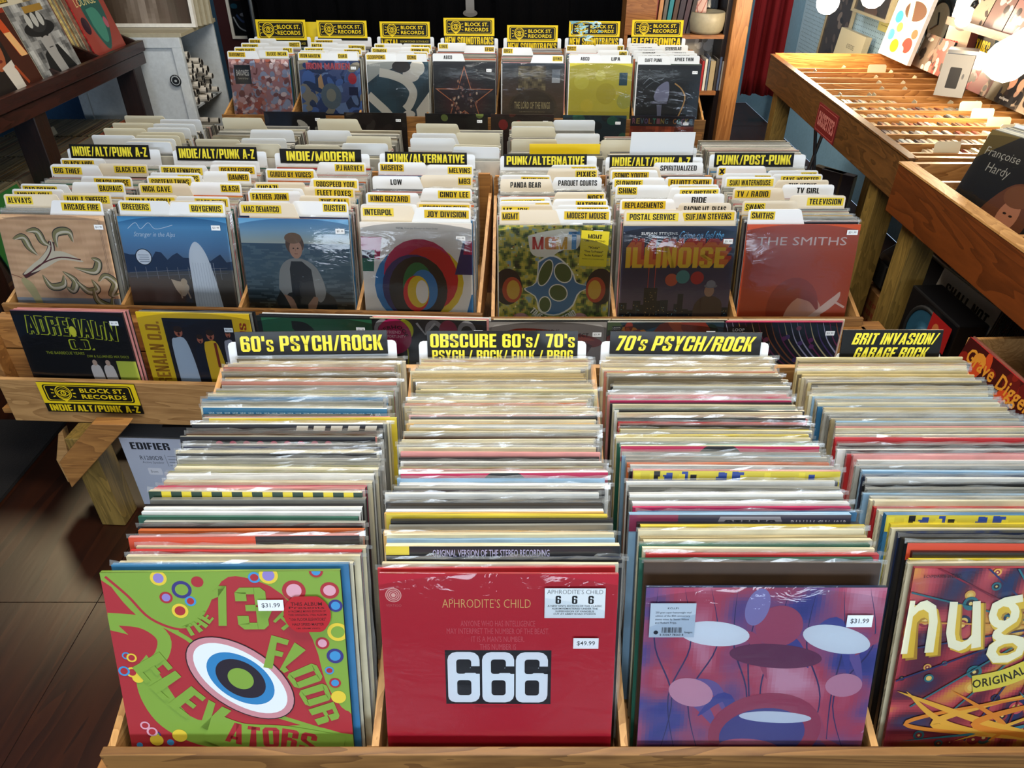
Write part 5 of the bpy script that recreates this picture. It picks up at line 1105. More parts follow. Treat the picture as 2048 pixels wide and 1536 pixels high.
o = tag(MB().prism([(-.15, 0), (.15, 0), (.15, .40), (-.15, .40)], .002).build('yellow_card', M['card'], None, (-1.16, 4.43, BZ + .02), (R(-6), 0, R(-3))), 'glossy yellow card standing behind the leftmost back sign', 'card'); o.color = lin('#dcc01c')
# records on the back ledge
blw = [(-1.10, blobs('#14141a', ['#2a2a30', '#c8c4b8', '#8a8880'], 20, .03, .12, 31), 'dark record with white patch on the back ledge, leftmost', 'k'), (-.69, blobs('#1a1412', ['#2a2220', '#3a3430'], 20, .03, .12, 32), 'nearly black record on the back ledge, second from its left end', 'k'),
       (-.28, blobs('#0c0c0e', ['#1a1a1c', '#6a7a3c', '#c8a83c'], 14, .03, .09, 33), 'black record with green disc on the back ledge, third from its left end', 'k'), (.05, blobs('#241614', ['#5a2a20', '#8a1c20'], 14, .03, .09, 34), 'dark brown record on the back ledge, fourth from its left end', 'd'), (.41, blobs('#14303a', ['#1a4048', '#1f5a4a', '#102028'], 24, .04, .12, 35), 'dark teal record with price tag on the back ledge, fifth from its left end', 'n')]
rv = Art(JW, JW, '#14101c')
for q, ch in enumerate('REVOLTING COCKS'):
    if ch != ' ': rv.text(ch, (.03 + q * .0635, .04, .083 + q * .0635, .13), ('#7a4a5a', '#8a7a3a', '#4a6a7a', '#5a4a7a', '#8a5a2a', '#3a7a6a')[q % 6], .02)
rv.field((20, 16), lambda u, v: mixc('#b8502a', '#5a1c14', nz(u, v, 9, 4) + .5), (0, .17, 1, 1))
blw.append((.745, rv, 'dark record lettered REVOLTING COCKS on the back ledge, rightmost', 'n'))
for x, ar, lb, ed in blw:
    yy = 3.91 - (x + .26) * .045 - .19
    faceout((x, yy, .397), R(6), R(-2.6), .005, ar, lb, ed, None, (.87, .1, .026, .013), True)

# ------------------------------------------------------------------ back wall: posters, black shirts, bookcase, curtain
# dividing wall behind the back table: dark
MB().box((-2.2, 5.3, 0), (.82, 5.36, CH)).build('wall_partition', M['backwall'], kind='structure')
def poster(name, label, cat, x0, x1, z0, z1, y, art, fm=None, t=.02, rx=0):
    o = thing(name, label, cat, ((x0 + x1) / 2, y, z0), rx=rx)
    W_, H_ = x1 - x0, z1 - z0; f = .018 if fm else 0
    if fm:
        for a_, b_ in (((-W_ / 2, -t, 0), (W_ / 2, 0, f)), ((-W_ / 2, -t, H_ - f), (W_ / 2, 0, H_)), ((-W_ / 2, -t, f), (-W_ / 2 + f, 0, H_ - f)), ((W_ / 2 - f, -t, f), (W_ / 2, 0, H_ - f))): box('frame_rail', a_, b_, fm, o)
    MB().box((-W_ / 2 + f, -t * .5, f), (W_ / 2 - f, 0, H_ - f)).build('backing', M['frame'], o); art(W_ - 2 * f, H_ - 2 * f).build('print', o, M['gloss'], (0, -t * .5, f)); return o
def pxrect(u0, v0, u1, v1, y): x0, z1 = ony(u0, v0, y); x1, z0 = ony(u1, v1, y); return x0, x1, z0, z1
def shoes(w_, h_):
    a = Art(w_, h_, '#07080c'); a.ell(.5, .1, .5, .16, '#3a0f10'); a.ell(.25, .3, .2, .14, '#123a4c'); a.curve([(.1, .55), (.35, .8), (.8, .9)], .08, '#8a8f94', 12); a.curve([(.3, .5), (.6, .66), (.95, .62)], .12, '#2a3a5c', 12); a.ell(.7, .5, .2, .1, '#6a6c74'); return a
X0, X1, Z0, Z1 = pxrect(446, -20, 510, 78, 5.27)
poster('wall_poster', 'dark poster with a pale trainer shoe, on the dark red wall left of the signs', 'poster', X0, X1, Z0, Z1, 5.29, shoes, M['frame'])
X0, X1, Z0, Z1 = pxrect(511, -20, 578, 40, 5.27)
def blp(w_, h_): a = Art(w_, h_, '#3a6a98'); a.rect(0, .3, 1, .36, '#b8c4cc'); a.ell(.5, .75, .45, .1, '#5a5a60'); a.ell(.5, .9, .4, .14, '#8a8a84'); return a
poster('wall_poster', 'blue poster with a pale horizon band, above the leftmost shop sign', 'poster', X0, X1, Z0, Z1, 5.29, blp, M['frame'])
x0, _ = ony(440, 100, 5.29); x1, _ = ony(590, 100, 5.29)
MB().box((x0, 5.285, 0), (x1, 5.299, CH)).build('trim_1', flat('dark_red_wall', '#3a0d10', .6), kind='structure')
x0, _ = ony(424, 100, 5.25); x1, _ = ony(443, 100, 5.25)
MB().box((x0, 5.2, 0), (x1, 5.29, CH)).build('trim_2', flat('teal_blue_post', '#3a6482', .5), kind='structure')
x0, _ = ony(574, 50, 5.25); MB().box((x0, 5.2, 0), (x0 + .05, 5.29, CH)).build('trim_3', M['darkZ'], kind='structure')
wl = MB().box((-3.05, 4.85, 0), (-1.85, 4.93, CH)).build('wall_alcove', M['bluedark'], kind='structure')
# black shirts on hangers
rail = thing('clothes_rail', 'steel clothes rail carrying black shirts behind the back table', 'clothes rail', (0, 4.98, 1.52))
MB().tube((-1.6, 0, 0), (.8, 0, 0), .012).build('rail', M['steel'], rail)
for x in (-1.6, .8): MB().tube((x, 0, 0), (x, 0, -1.52), .014).build('upright', M['steel'], rail)
def shirt(x, lab_, tilt=0):
    t = thing('black_shirt', lab_, 'shirt', (x, 4.98, 1.48), tilt)
    b = MB(); nx, nz_ = 22, 14
    def P(i, j, s):
        f = i / nx * 2 - 1; g = j / nz_; W_ = .17 + .09 * max(0, 1 - g * 2.4) if g < .42 else .235
        z = -.05 - g * .72 - (.07 * abs(f) if g < .4 else .07 * abs(f) * max(0, 1 - (g - .4) * 4)); d = .035 * math.sqrt(max(0, 1 - f * f)) + .01 * math.sin(f * 14 + x * 5) * (g + .2) + .004
        return (f * (.24 if j > 5 else .27), s * d, z)
    for s in (-1, 1):
        for i in range(nx):
            for j in range(nz_):
                q = [P(i, j, s), P(i + 1, j, s), P(i + 1, j + 1, s), P(i, j + 1, s)]; b.face(q if s > 0 else q[::-1])
    b.build('shirt_body', M['cloth'], t, smooth=True)
    MB().tube((-.2, 0, -.09), (0, 0, -.02), .006).tube((0, 0, -.02), (.2, 0, -.09), .006).tube((0, 0, -.02), (0, 0, .04), .003).build('hanger', M['steel'], t)
    return t
for i, x in enumerate((-1.32, -.84, -.36, .12, .58)):
    s_ = shirt(x, 'plain black shirt on the rail behind the back bins, %s from its left end' % ordn(i + 1), R((2, -1, 0, 2, -2)[i]))
    if i == 2:
        pr = Art(.13, .2); pr.ell(.5, .72, .34, .16, '#6a6866'); pr.rect(.3, .2, .7, .72, '#7a7876'); pr.ell(.5, .1, .3, .26, '#9a9894'); pr.ell(.5, .12, .1, .025, '#4a4646')
    if i == 2: s_['label'] = 'black shirt printed with a grey chin and neck, behind the fourth back sign'; X, Z = ony(940, 10, 4.93); pr.build('shirt_print', s_, M['matte'], (X + .36, -.055, Z - 1.48 - .1))
MB().box((-1.7, 5.1, 0), (.8, 5.12, 1.62)).build('wall_drape', M['cloth'], kind='structure')
# bookcase
BC = thing('bookcase', 'tall brown wooden bookcase behind the rightmost back sign', 'bookcase', (0, 4.85, 0))
bx0, _ = ony(1250, 50, 4.75); bx1, _ = ony(1462, 50, 4.75); bx2, _ = ony(1500, 50, 4.75)
bz1 = ony(1400, 70, 4.75)[1]; bz2 = ony(1400, 183, 4.75)[1]
box('side_panel', (bx0, -.1, 0), (bx0 + .18, -.07, 2.1), M['caseX'], BC); box('side_panel', (bx0, -.07, 0), (bx0 + .025, .28, 2.1), M['caseZ'], BC); box('side_panel', (bx1 - .03, -.07, 0), (bx1, .28, 2.1), M['darkZ'], BC)
box('post', (bx1, -.14, 0), (bx1 + .095, -.05, 2.4), M['caseZ'], BC, bevel=.004)
for z in (.16, bz2, bz1, 1.34, 1.8): box('shelf', (bx0 + .02, -.1, z - .022), (bx1 - .03, .28, z), M['caseX'], BC)
box('back_panel', (bx0, .28, 0), (bx1, .29, 2.1), M['darkX'], BC)
def book(x, y, z, w_, h_, d_, col, lab_, tilt=0, grp='books in the bookcase'):
    o = thing('book', lab_, 'book', (x, y, z), group=grp, ry=R(tilt))
    MB().box((0, 0, 0), (.003, d_, h_)).box((w_ - .003, 0, 0), (w_, d_, h_)).box((0, -.002, 0), (w_, .001, h_)).build('book_cover', flat('book_' + col[1:], col, .4), o)
    MB().box((.003, .001, .003), (w_ - .003, d_ - .004, h_ - .003)).build('pages', M['tube'], o); return o
bk = [('#8c2a2c', .014, .3, 'red'), ('#c08a5a', .022, .3, 'tan'), ('#5c5a54', .02, .27, 'grey'), ('#1c7a86', .024, .28, 'teal'), ('#4a3226', .024, .28, 'brown'), ('#2c2230', .03, .27, 'dark violet'), ('#3a2230', .026, .26, 'plum'), ('#221a1e', .024, .24, 'black')]
x = bx0 + .175
for q, (c, w_, h_, n_) in enumerate(bk): book(x, 4.80, bz1, w_, h_, .2, c, '%s book standing upright on the upper shelf of the bookcase' % n_, 2 + q * .8); x += w_ + .006
def pinkp(w_, h_): a = Art(w_, h_, '#cfa89c'); [a.curve([(random.random(), random.random()) for _ in range(3)], .03, random.choice(('#c87a5a', '#8a6a8a', '#e0c8b8', '#a85a4a')), 10) for _ in range(16)]; return a
def darkp(w_, h_): a = Art(w_, h_, '#121214'); a.ell(.6, .2, .5, .2, '#5a5c64'); a.text('LUKE', (.7, .62, .88, .7), '#8a8a8e', .02); a.text('JAMES', (.66, .76, .9, .84), '#8a8a8e', .02); return a
X0, X1, Z0, Z1 = pxrect(1358, -25, 1408, 66, 4.84); poster('framed_print', 'pink sketch print leaning beside the upright books in the bookcase', 'print', X0, X1, bz1, Z1, 4.86, pinkp, None, .02, R(-4))
X0, X1, Z0, Z1 = pxrect(1408, -25, 1470, 66, 4.9); poster('framed_print', 'dark framed print behind the cream bowl in the bookcase', 'print', X0, bx1 - .04, bz1, Z1, 4.98, darkp, M['black'], .02, R(-4))
X, Z = ony(1422, 60, 4.8)
bw = tag(MB().lathe([(0, .004), (.085, .004), (.1, .02), (.108, .07), (.104, .115), (.098, .12), (.094, .11), (.0, .1)], 28).build('round_box', M['cream'], None, (X - .03, 4.82, bz1), smooth=True), 'cream round box on the upper shelf of the bookcase', 'box')
def foil(w_, h_): a = blobs('#b0aca4', ['#d8d6d0', '#8a8478', '#5a4a44', '#c8c4bc'], 50, .04, .14, 51, w_, h_); a.ell(.5, .8, .3, .3, '#3a1a16'); return a
X0, X1, Z0, Z1 = pxrect(1366, 80, 1430, 150, 4.9); poster('wrapped_record', 'silvery wrapped record leaning at the back of the middle bookcase shelf', 'record', X0, X1, bz2, Z1, 4.98, foil, None, .02, R(-3))
x = ony(1402, 150, 4.78)[0]
for q, (c, w_, n_) in enumerate((('#a82a30', .012, 'red'), ('#d8d6cc', .014, 'white'), ('#5a6a84', .01, 'slate blue'), ('#a89878', .03, 'cream mottled'), ('#3a3634', .014, 'charcoal'), ('#6a7a98', .012, 'pale blue'), ('#b8b4a8', .014, 'grey'), ('#c8a868', .016, 'sand'), ('#7a5a3a', .012, 'brown'))): book(x, 4.78, bz2, w_, .17 + .012 * (q % 3), .14, c, '%s slim case standing on the middle shelf of the bookcase' % n_, 0, 'slim cases on the middle bookcase shelf'); x += w_ + .005
book(ony(1400, 190, 4.8)[0], 4.79, .165, .012, .3, .25, '#c8c0b0', 'pale magazine standing on the bottom shelf of the bookcase', 4)
def curtain():
    b = MB(); n, m = 60, 16; X0, Zb = ony(1478, 208, 6.3); X1, _ = ony(1612, 205, 6.3)
    zb = .22
    def P(i, j): f = i / n; g = j / m; x = X0 + (X1 - X0) * f; return (x + .01 * math.sin(f * 40), 6.3 + .035 * math.sin(f * 34 + .6 * g) + .02 * math.sin(f * 77 + g) + .04 * (1 - g) * math.sin(f * 9), zb + (2.7 - zb) * g)
    for i in range(n):
        for j in range(m): b.face([P(i, j), P(i + 1, j), P(i + 1, j + 1), P(i, j + 1)])
    o = b.build('curtain', M['red'], smooth=True); sm = o.modifiers.new('w', 'WELD'); so = o.modifiers.new('s', 'SOLIDIFY'); so.thickness = .006; return tag(o, 'dark red curtain hanging beside the bookcase post', 'curtain')
curtain()

# ------------------------------------------------------------------ left side: stained rack, lower shelf, poster cabinet
LX = -1.9
LR = thing('record_rack', 'dark stained wooden record rack along the left wall', 'record rack', (LX, 0, 0))
LY0, LY1 = 2.2, 4.08
box('rail', (-.03, LY0, .945), (0, LY1, .995), M['darkY'], LR, bevel=.003); box('rail', (-.045, LY0, .885), (-.012, LY1, .94), M['darkY'], LR, bevel=.003)
box('shelf_panel', (-.75, LY0, .925), (-.03, LY1, .94), M['darkY'], LR)
for y in (2.62, 3.3, 3.66, 4.06): MB().prism([(-.7, .94), (-.03, .94), (-.03, .99), (-.7, 1.28)], .018, axis='y', off=0).build('partition', M['darkX'], LR, (0, y, 0))
for y in (2.45, 3.05, 3.98): box('leg', (-.12, y - .045, 0), (-.02, y + .045, .89), M['darkZ'], LR, bevel=.004); box('leg', (-.74, y - .045, 0), (-.66, y + .045, .925), M['darkZ'], LR)
box('lower_shelf', (-.75, LY0, .30), (-.06, LY1, .32), M['darkY'], LR); box('lower_rail', (-.06, LY0, .27), (-.035, LY1, .36), M['darkY'], LR)
def lart(k):
    if k == 0: a = Art(JW, JW, '#b8ae98'); a.curve([(.2, .6), (.5, .5), (.9, .45)], .06, '#b8622a', 12, True); a.curve([(.2, .7), (.5, .66), (.8, .74)], .02, '#5a4a3a', 12); return a
    if k == 1:
        a = Art(JW, JW, '#3a1a10'); a.rect(0, 0, 1, .06, '#7a2a18'); a.poly([(.0, .1), (.3, .08), (.6, .3), (.6, 1), (0, 1)], '#1c1512'); a.ell(.33, .42, .2, .27, '#8a4a2c'); a.ell(.3, .18, .22, .14, '#1a1412'); a.poly([(.35, .68), (.6, .62), (.6, 1), (.4, 1)], '#b8b0a4'); a.poly([(.66, .0), (.8, .0), (.98, .6), (.82, .6)], '#a8401c'); a.poly([(.74, .3), (.88, .3), (.98, .62), (.84, .62)], '#c89a64')
        a.ell(.28, .42, .022, .012, '#1a0c08'); a.ell(.42, .4, .022, .012, '#1a0c08'); a.ell(.38, .6, .05, .018, '#5a1f18'); a.curve([(.7, .95), (.6, .7)], .05, '#8a3a1c', 8); return a
    if k == 2:
        a = Art(JW, JW); a.field(20, lambda u, v: mixc('#a8a8a4', '#3a3a3a', nz(u, v, 7, 3) + .45)); a.poly([(.2, 1), (.3, .7), (.45, .62), (.7, .62), (.9, 1)], '#1a1a1a'); a.poly([(.36, .4), (.66, .4), (.62, .72), (.66, 1), (.46, 1), (.4, .7)], '#8e8c88'); a.ell(.5, .36, .36, .1, '#1c1c1c'); a.ell(.5, .26, .22, .14, '#2a2a2a')
        for x in (.34, .48, .62): a.ell(x, .24, .06, .09, '#a0a09a')
        a.rect(.35, .05, .8, .14, '#8a6a2c'); a.ell(.45, .47, .03, .012, '#1a1a1a'); a.ell(.58, .47, .03, .012, '#1a1a1a'); a.line([(.48, .63), (.58, .63)], .012, '#3a3a3a'); return a
    a = Art(JW, JW, '#8c3a30'); a.poly(smooth([(.3, .0), (.7, .02), (.85, .2), (.8, .6), (.5, .95), (.3, .6), (.25, .3)], 24), '#1f4f48'); a.poly(smooth([(.35, .3), (.6, .3), (.7, .5), (.6, .8), (.45, .8), (.35, .55)], 20), '#3a7a68'); a.text('LOUNGE', (.15, .12, .75, .24), '#c8b87a', .0); a.ell(.15, .52, .1, .12, '#2a1420'); a.ell(.75, .55, .06, .08, '#a05060'); return a
lpos = [(2.80, lart(0), 'cream record with orange bird shape at near end of the stained rack', 'c'), (3.07, lart(1), 'brown portrait record leaning in the stained rack, beside the hat portrait', 'd'), (3.395, lart(2), 'grey portrait record with a dark hat, middle of the stained rack', 'g'), (3.86, lart(3), 'red and teal record lettered LOUNGE at far end of the stained rack', 'r')]
LLN = R(14)
def lrec(y, x, z, t, hexc, art=None, label=None, stuff=True):
    mt = (x, y, z)
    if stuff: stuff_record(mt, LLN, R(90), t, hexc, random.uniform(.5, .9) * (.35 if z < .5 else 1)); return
    o = faceout(mt, LLN, R(90), t, art, label, hexc, None, None, False); return o  # low records get darker colours, the shade under the rack painted in
for (y, ar, lb, ed) in lpos:
    lrec(y, LX - .055, .945, .005, ed, ar, lb, False)
    x = LX - .064
    while x > LX - .62: t = random.choice((.0038, .005)); lrec(y + random.gauss(0, .004), x, .945 + random.gauss(0, .002), t, random.choice(pal_used + ['#d8c884', '#e0d090'])); x -= t + random.uniform(.0008, .002)  # extra yellow jacket colours stand for the lamp glare on these tops
for q, (y, dx) in enumerate(((3.0, -.12), (3.2, -.10), (3.38, -.06), (3.1, -.2))):
    o = card(0, 0, .945, 0, 0, 'LRLR'[q], '', '', 'pale divider card with small dark label in the stained rack, %s' % ('nearest the viewer', 'second', 'beside the hat portrait', 'behind the others')[q], 'divider cards in the stained rack', col='#b8b09a'); o.rotation_euler = (-LLN, 0, R(90)); o.location = (LX + dx, y, .945)
    a = Art(.06, .02, '#3a2c10'); a.text('BLUES', (.1, .2, .9, .8), '#b89a3c', .03); a.build('label_strip', o, M['matte'], ((-.12, .12)[q % 2], -.0002, .325))
# lower shelf records, colours darkened to stand for the shade under the rack
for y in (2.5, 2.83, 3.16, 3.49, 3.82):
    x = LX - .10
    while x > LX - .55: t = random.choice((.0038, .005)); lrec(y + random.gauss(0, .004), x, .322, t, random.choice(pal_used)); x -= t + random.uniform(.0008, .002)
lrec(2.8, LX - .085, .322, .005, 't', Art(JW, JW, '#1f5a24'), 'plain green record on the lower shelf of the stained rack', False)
lrec(2.46, LX - .085, .322, .005, 'd', blobs('#241814', ['#2c1e18', '#30221c'], 10, .05, .2, 71), 'dark brown record with price tag on lower shelf of the stained rack', False)
lrec(3.83, LX - .08, .322, .005, 'o', blobs('#7a3a1c', ['#a85a2c', '#5a2414', '#c08a5c'], 14, .06, .2, 72), 'rust orange record on far end of the lower rack shelf', False)
for q, y in enumerate((2.45, 3.55)):
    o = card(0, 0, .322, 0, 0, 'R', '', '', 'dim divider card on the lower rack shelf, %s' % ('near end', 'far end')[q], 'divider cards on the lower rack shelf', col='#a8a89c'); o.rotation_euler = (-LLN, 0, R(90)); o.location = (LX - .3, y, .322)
tag(MB().box((WX0 + .02, .2, 0), (-1.66, 2.15, .012)).build('rug', M['mat']), 'dark rug on the floor along the left wall', 'rug')
# white poster cabinet with rolled posters
cz = 1.02; CB = thing('poster_cabinet', 'white laminate cabinet full of rolled posters beside the stained rack', 'cabinet', (-1.73, 4.13, 0))
CW, CD = .62, .5
box('front_panel', (-CW, 0, .02), (0, .018, cz - .02), M['white'], CB, bevel=.002); box('back_panel', (-CW, CD, .02), (0, CD + .018, cz - .02), M['white'], CB, bevel=.002)
box('top_panel', (-CW - .01, -.005, cz - .02), (.012, CD + .025, cz), M['cream'], CB, bevel=.002); box('bottom_panel', (-CW, 0, 0), (0, CD, .02), M['white'], CB); box('inner_panel', (-CW, .018, .02), (-CW + .02, CD, cz - .02), M['white'], CB)
for z in (.30, .62): box('cabinet_shelf', (-CW + .02, .018, z), (-.03, CD, z + .012), M['white'], CB)
for a_, b_ in (((-CW, -.012, cz - .07), (-.0, 0, cz - .02)), ((-.05, -.012, .02), (0, 0, cz - .07)), ((-CW, -.012, .02), (-CW + .05, 0, cz - .07))): box('face_frame', a_, b_, M['white'], CB, bevel=.002)
a = Art(.06, .06); a.ell(.5, .5, .5, .5, '#14181c', 0, 28); a.ell(.5, .5, .38, .38, '#a8b0b4', 0, 28); a.ell(.5, .5, .32, .32, '#14181c', 0, 24); a.arc('RECORD STORE DAY', [(.12, .55), (.25, .22), (.5, .1), (.75, .22), (.88, .55)], .09, '#c8ccd0', .02); a.ell(.5, .52, .12, .1, '#a8b0b4'); a.build('round_sticker', CB, M['matte'], (-.07, -.0135, .76))
rn = random.Random(5)
for zl, cnt in ((.02, 46), (.312, 22), (.632, 48)):
    pl = []
    tries = 0
    while len(pl) < cnt and tries < 4000:
        tries += 1; r = rn.uniform(.014, .02); y = rn.uniform(.05 + r, .42 - r); z = zl + r + rn.uniform(0, .27 * (1 - (y - .05) * 1.3)) if pl else zl + r
        if all((y - p[0]) ** 2 + (z - p[1]) ** 2 > (r + p[2] + .001) ** 2 for p in pl) and z < zl + .275: pl.append((y, z, r))
    for (y, z, r) in pl:
        x1 = -.03 + rn.uniform(-.03, .03); b = MB(); b.tube((-.55, y, z), (x1, y, z), r, r, 10, 0, False); b.tube((-.55, y, z), (x1 + .0005, y, z), r * .8, r * .8, 10, 1, True, 1)
        tag(b.build('rolled_poster', [M['tube'], M['tubeend']], None, (-1.73, 4.13, 0)), 'rolled white poster lying in the open side of the white cabinet', 'rolled poster', 'rolled posters in the white cabinet')
def misty(w_, h_):
    a = Art(w_, h_); a.field(30, lambda u, v: mixc('#4a3c30', '#b0a294', max(0, 1 - abs(u - .45 - .15 * v) * 3.2) * (.7 + .6 * nz(u * 4, v, 5, 3)))); return a
fr = poster('framed_print', 'large white framed print of pale drapery standing on the white cabinet', 'framed print', -2.32, -1.70, cz, cz + .75, 4.33, misty, M['frame'], .03, R(-5))
for q in range(3): tag(MB().box((-.3, 0, 0), (.3, .028, .74)).build('canvas_board', M['cream'], None, (-1.99 + .012 * q, 4.36 + q * .045, cz), (R(-5), 0, 0)), 'cream canvas board stacked behind the white framed print, %s in the stack' % ('first', 'second', 'last')[q], 'canvas', 'canvas boards behind the framed print')

# ------------------------------------------------------------------ right side: tape rack, near rack and what is kept below
RX = 1.335
TP = thing('tape_rack', 'wide wooden cassette rack with transverse slats along the pegboard wall', 'tape rack', (RX, 0, 0), 0)
ry0, ry1, rz = 2.40, 4.21, .9
sk = R(-1.3)  # the long face opens slightly towards the back
TP.rotation_euler = (0, 0, R(-2.3)); TP.location = (1.22, 0, 0)
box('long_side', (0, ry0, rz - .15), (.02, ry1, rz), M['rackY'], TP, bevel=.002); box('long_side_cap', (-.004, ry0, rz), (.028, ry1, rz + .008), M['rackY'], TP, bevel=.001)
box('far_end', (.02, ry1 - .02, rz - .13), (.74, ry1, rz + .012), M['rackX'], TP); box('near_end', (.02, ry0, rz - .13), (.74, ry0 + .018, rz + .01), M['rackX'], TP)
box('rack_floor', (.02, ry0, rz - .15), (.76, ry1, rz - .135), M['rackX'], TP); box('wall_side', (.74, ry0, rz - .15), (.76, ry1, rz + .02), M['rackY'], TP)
ys_ = []; y = ry1 - .02; 
pv = (185, 193, 201, 209, 218, 228, 238)
sv = [132, 140, 151, 162, 174, 187, 201, 215, 230, 246, 263, 281, 300]
for v in sv:
    Y = onz(1700, v, rz)[1]; ys_.append(Y); box('slat', (.02, Y, rz - .13), (.74, Y + .012, rz - .010), M['rackX'], TP)
rn = random.Random(8)
for k, Y in enumerate(ys_[:7]):
    for q in range(rn.choice((2, 3, 3))): x = .08 + rn.random() * .6; MB().prism([(Y + .013, rz - .13), (Y + .06, rz - .13), (Y + .055, rz - .015), (Y + .04, rz - .002), (Y + .013, rz - .004)], .003, axis='x').build('spacer', M['cream'], TP, (x, 0, 0))
cassc = ['#c8b89c', '#a89478', '#8a6a58', '#d8d0c0', '#5a4a44', '#b0a8a0', '#7a3a34', '#3a3a40', '#c0b48c', '#98a0a0']
ncass = 0
for k in range(6, 13):
    Y0 = ys_[k] - (ys_[k - 1] - ys_[k]) * 0 ; Yn = (ys_[k - 1] if k else ry1) ; yc = (ys_[k] + .012 + Yn) / 2
    x = .03; xe = (.30, .55, .60, .66, .68, .60, .70)[k - 6]
    if k == 12: x = .12
    while x < xe:
        t = .0165; lean = rn.gauss(4, 3); ncass += 1
        c = rn.choice(cassc)
        o = MB().box((0, -.034, 0), (t - .001, .034, .108), 0, lin(c)).build('cassette', M['gloss'], None, (0, 0, 0), (0, R(lean), TP.rotation_euler[2]))
        tag(o, 'cassette standing on end in the packed rows of the tape rack', 'cassette', 'cassettes in the tape rack')
        cx_, sx_ = math.cos(TP.rotation_euler[2]), math.sin(TP.rotation_euler[2])
        o.location = (TP.location[0] + x * cx_ - yc * sx_, x * sx_ + yc * cx_, rz - .128 + rn.uniform(-.002, .003)); x += t + .0045 + rn.uniform(0, .004)
for q, (u, v) in enumerate(((1760, 133), (1950, 208), (1975, 222), (2008, 240), (2010, 273), (1905, 290), (2035, 255))):
    X, Y = onz(u, v, rz + .02); o = tag(MB().prism([(-.045, 0), (.045, 0), (.045, .13), (.038, .137), (-.038, .137), (-.045, .13)], .002).build('tape_divider', M['card'], None, (X, Y, rz - .11), (R(-12), 0, 0)), 'cream divider tab in the tape rack, %s from its far end' % ordn(q + 1), 'divider card', 'divider tabs in the tape rack'); o.color = lin('#e0d2ae')
for y in (2.62, 4.05): box('leg', (.03, y, 0), (.11, y + .085, rz - .15), M['pineZ'], TP, bevel=.003)
box('leg', (.64, 4.05, 0), (.72, 4.13, rz - .15), M['pineZ'], TP)
rs = thing('red_sign', 'small red CASSETTES sign on long side of the tape rack', 'sign', (1.22 + .0402 * 3.19 - .001, 3.19, .755), R(-92.3))
MB().box((-.125, -.004, 0), (.125, 0, .115)).build('sign_board', flat('red_board', '#6a1c1c', .5), rs)
a = Art(.25, .115, '#7a2020'); a.rrect(.03, .06, .97, .94, .04, '#b8605a'); a.rrect(.04, .08, .96, .92, .035, '#6f1a1c'); a.text('CASSETTES', (.1, .25, .9, .75), '#c87a70', .05); a.build('lettering', rs, M['matte'], (0, -.004, 0))
# near rack
NR = thing('record_rack', 'plywood record rack at the right edge, continuing the tape rack', 'record rack', (1.30, 0, 0), R(0))
box('long_side', (-.03, .95, rz - .16), (-.012, 2.37, rz + .0), M['plyY'], NR, bevel=.002); NR.children[0].data.materials[0] = wood('orange_ply', '#4a2208', '#6b3410', 'Y', .5, .4)
box('side_cap', (-.032, .95, rz), (.012, 2.37, rz + .006), M['plyY'], NR); box('far_end', (-.012, 2.35, rz - .16), (.82, 2.37, rz + .004), M['rackX'], NR); box('rack_floor', (-.012, .95, rz - .16), (.82, 2.35, rz - .145), M['rackX'], NR)
for y in (2.20, 1.78, 1.42): box('slat', (-.012, y, rz - .145), (.82, y + .014, rz - .006), M['rackX'], NR)
box('inner_side', (.62, 1.80, rz - .14), (.64, 2.19, rz - .01), M['rackY'], NR)
for y in (2.22, 1.1): box('leg', (.01, y, 0), (.095, y + .09, rz - .16), M['pineZ'], NR, bevel=.003)
def lady(w_=JW, h_=JW):
    a = Art(w_, h_, '#1c1814'); a.poly([(0, 0), (.3, 0), (0, .3)], '#5a4a20'); a.poly(smooth([(.3, 1), (.34, .7), (.5, .42), (.72, .42), (.8, .7), (.78, 1)], 20), '#6a3c22'); a.ell(.6, .72, .1, .16, '#b87a58'); a.ell(.6, .52, .14, .1, '#7a4a2a')
    a.text('Françoise', (.06, .16, .42, .26), '#b8b4a8', -.01); a.text('Hardy', (.16, .3, .4, .42), '#b8b4a8', -.01)
    for q in range(5): a.line([(.86 + q * .022, .2), (.84 + q * .022, .7)], .006, '#6a6458')
    a.ell(.565, .7, .018, .01, '#1a100c'); a.ell(.63, .71, .018, .01, '#1a100c'); a.line([(.57, .8), (.62, .8)], .01, '#7a3028'); return a
fy = R(-69)
fo = faceout((1.385, 2.02, rz - .143), R(20), fy, .005, lady(), 'dark record with long-haired woman leaning at front of the near rack', 'k', None, None, True)
dx_, dy_ = math.cos(fy + R(90)), math.sin(fy + R(90))
for k in range(26): stuff_record((1.385 + dx_ * (.009 + k * .0068), 2.02 + dy_ * (.009 + k * .0068), rz - .143), R(20), fy, .005, random.choice(pal_grey + ['#2a2420', '#e0dcc8']))
o = card(0, 0, rz - .14, 0, 0, 'R', 'S. GAINSBOURG', 'y', 'divider card with yellow label behind the long-haired woman record', 'x'); o.rotation_euler = (R(-20), 0, fy); o.location = (1.385 + dx_ * .09, 2.02 + dy_ * .09, rz - .13); del o['group']
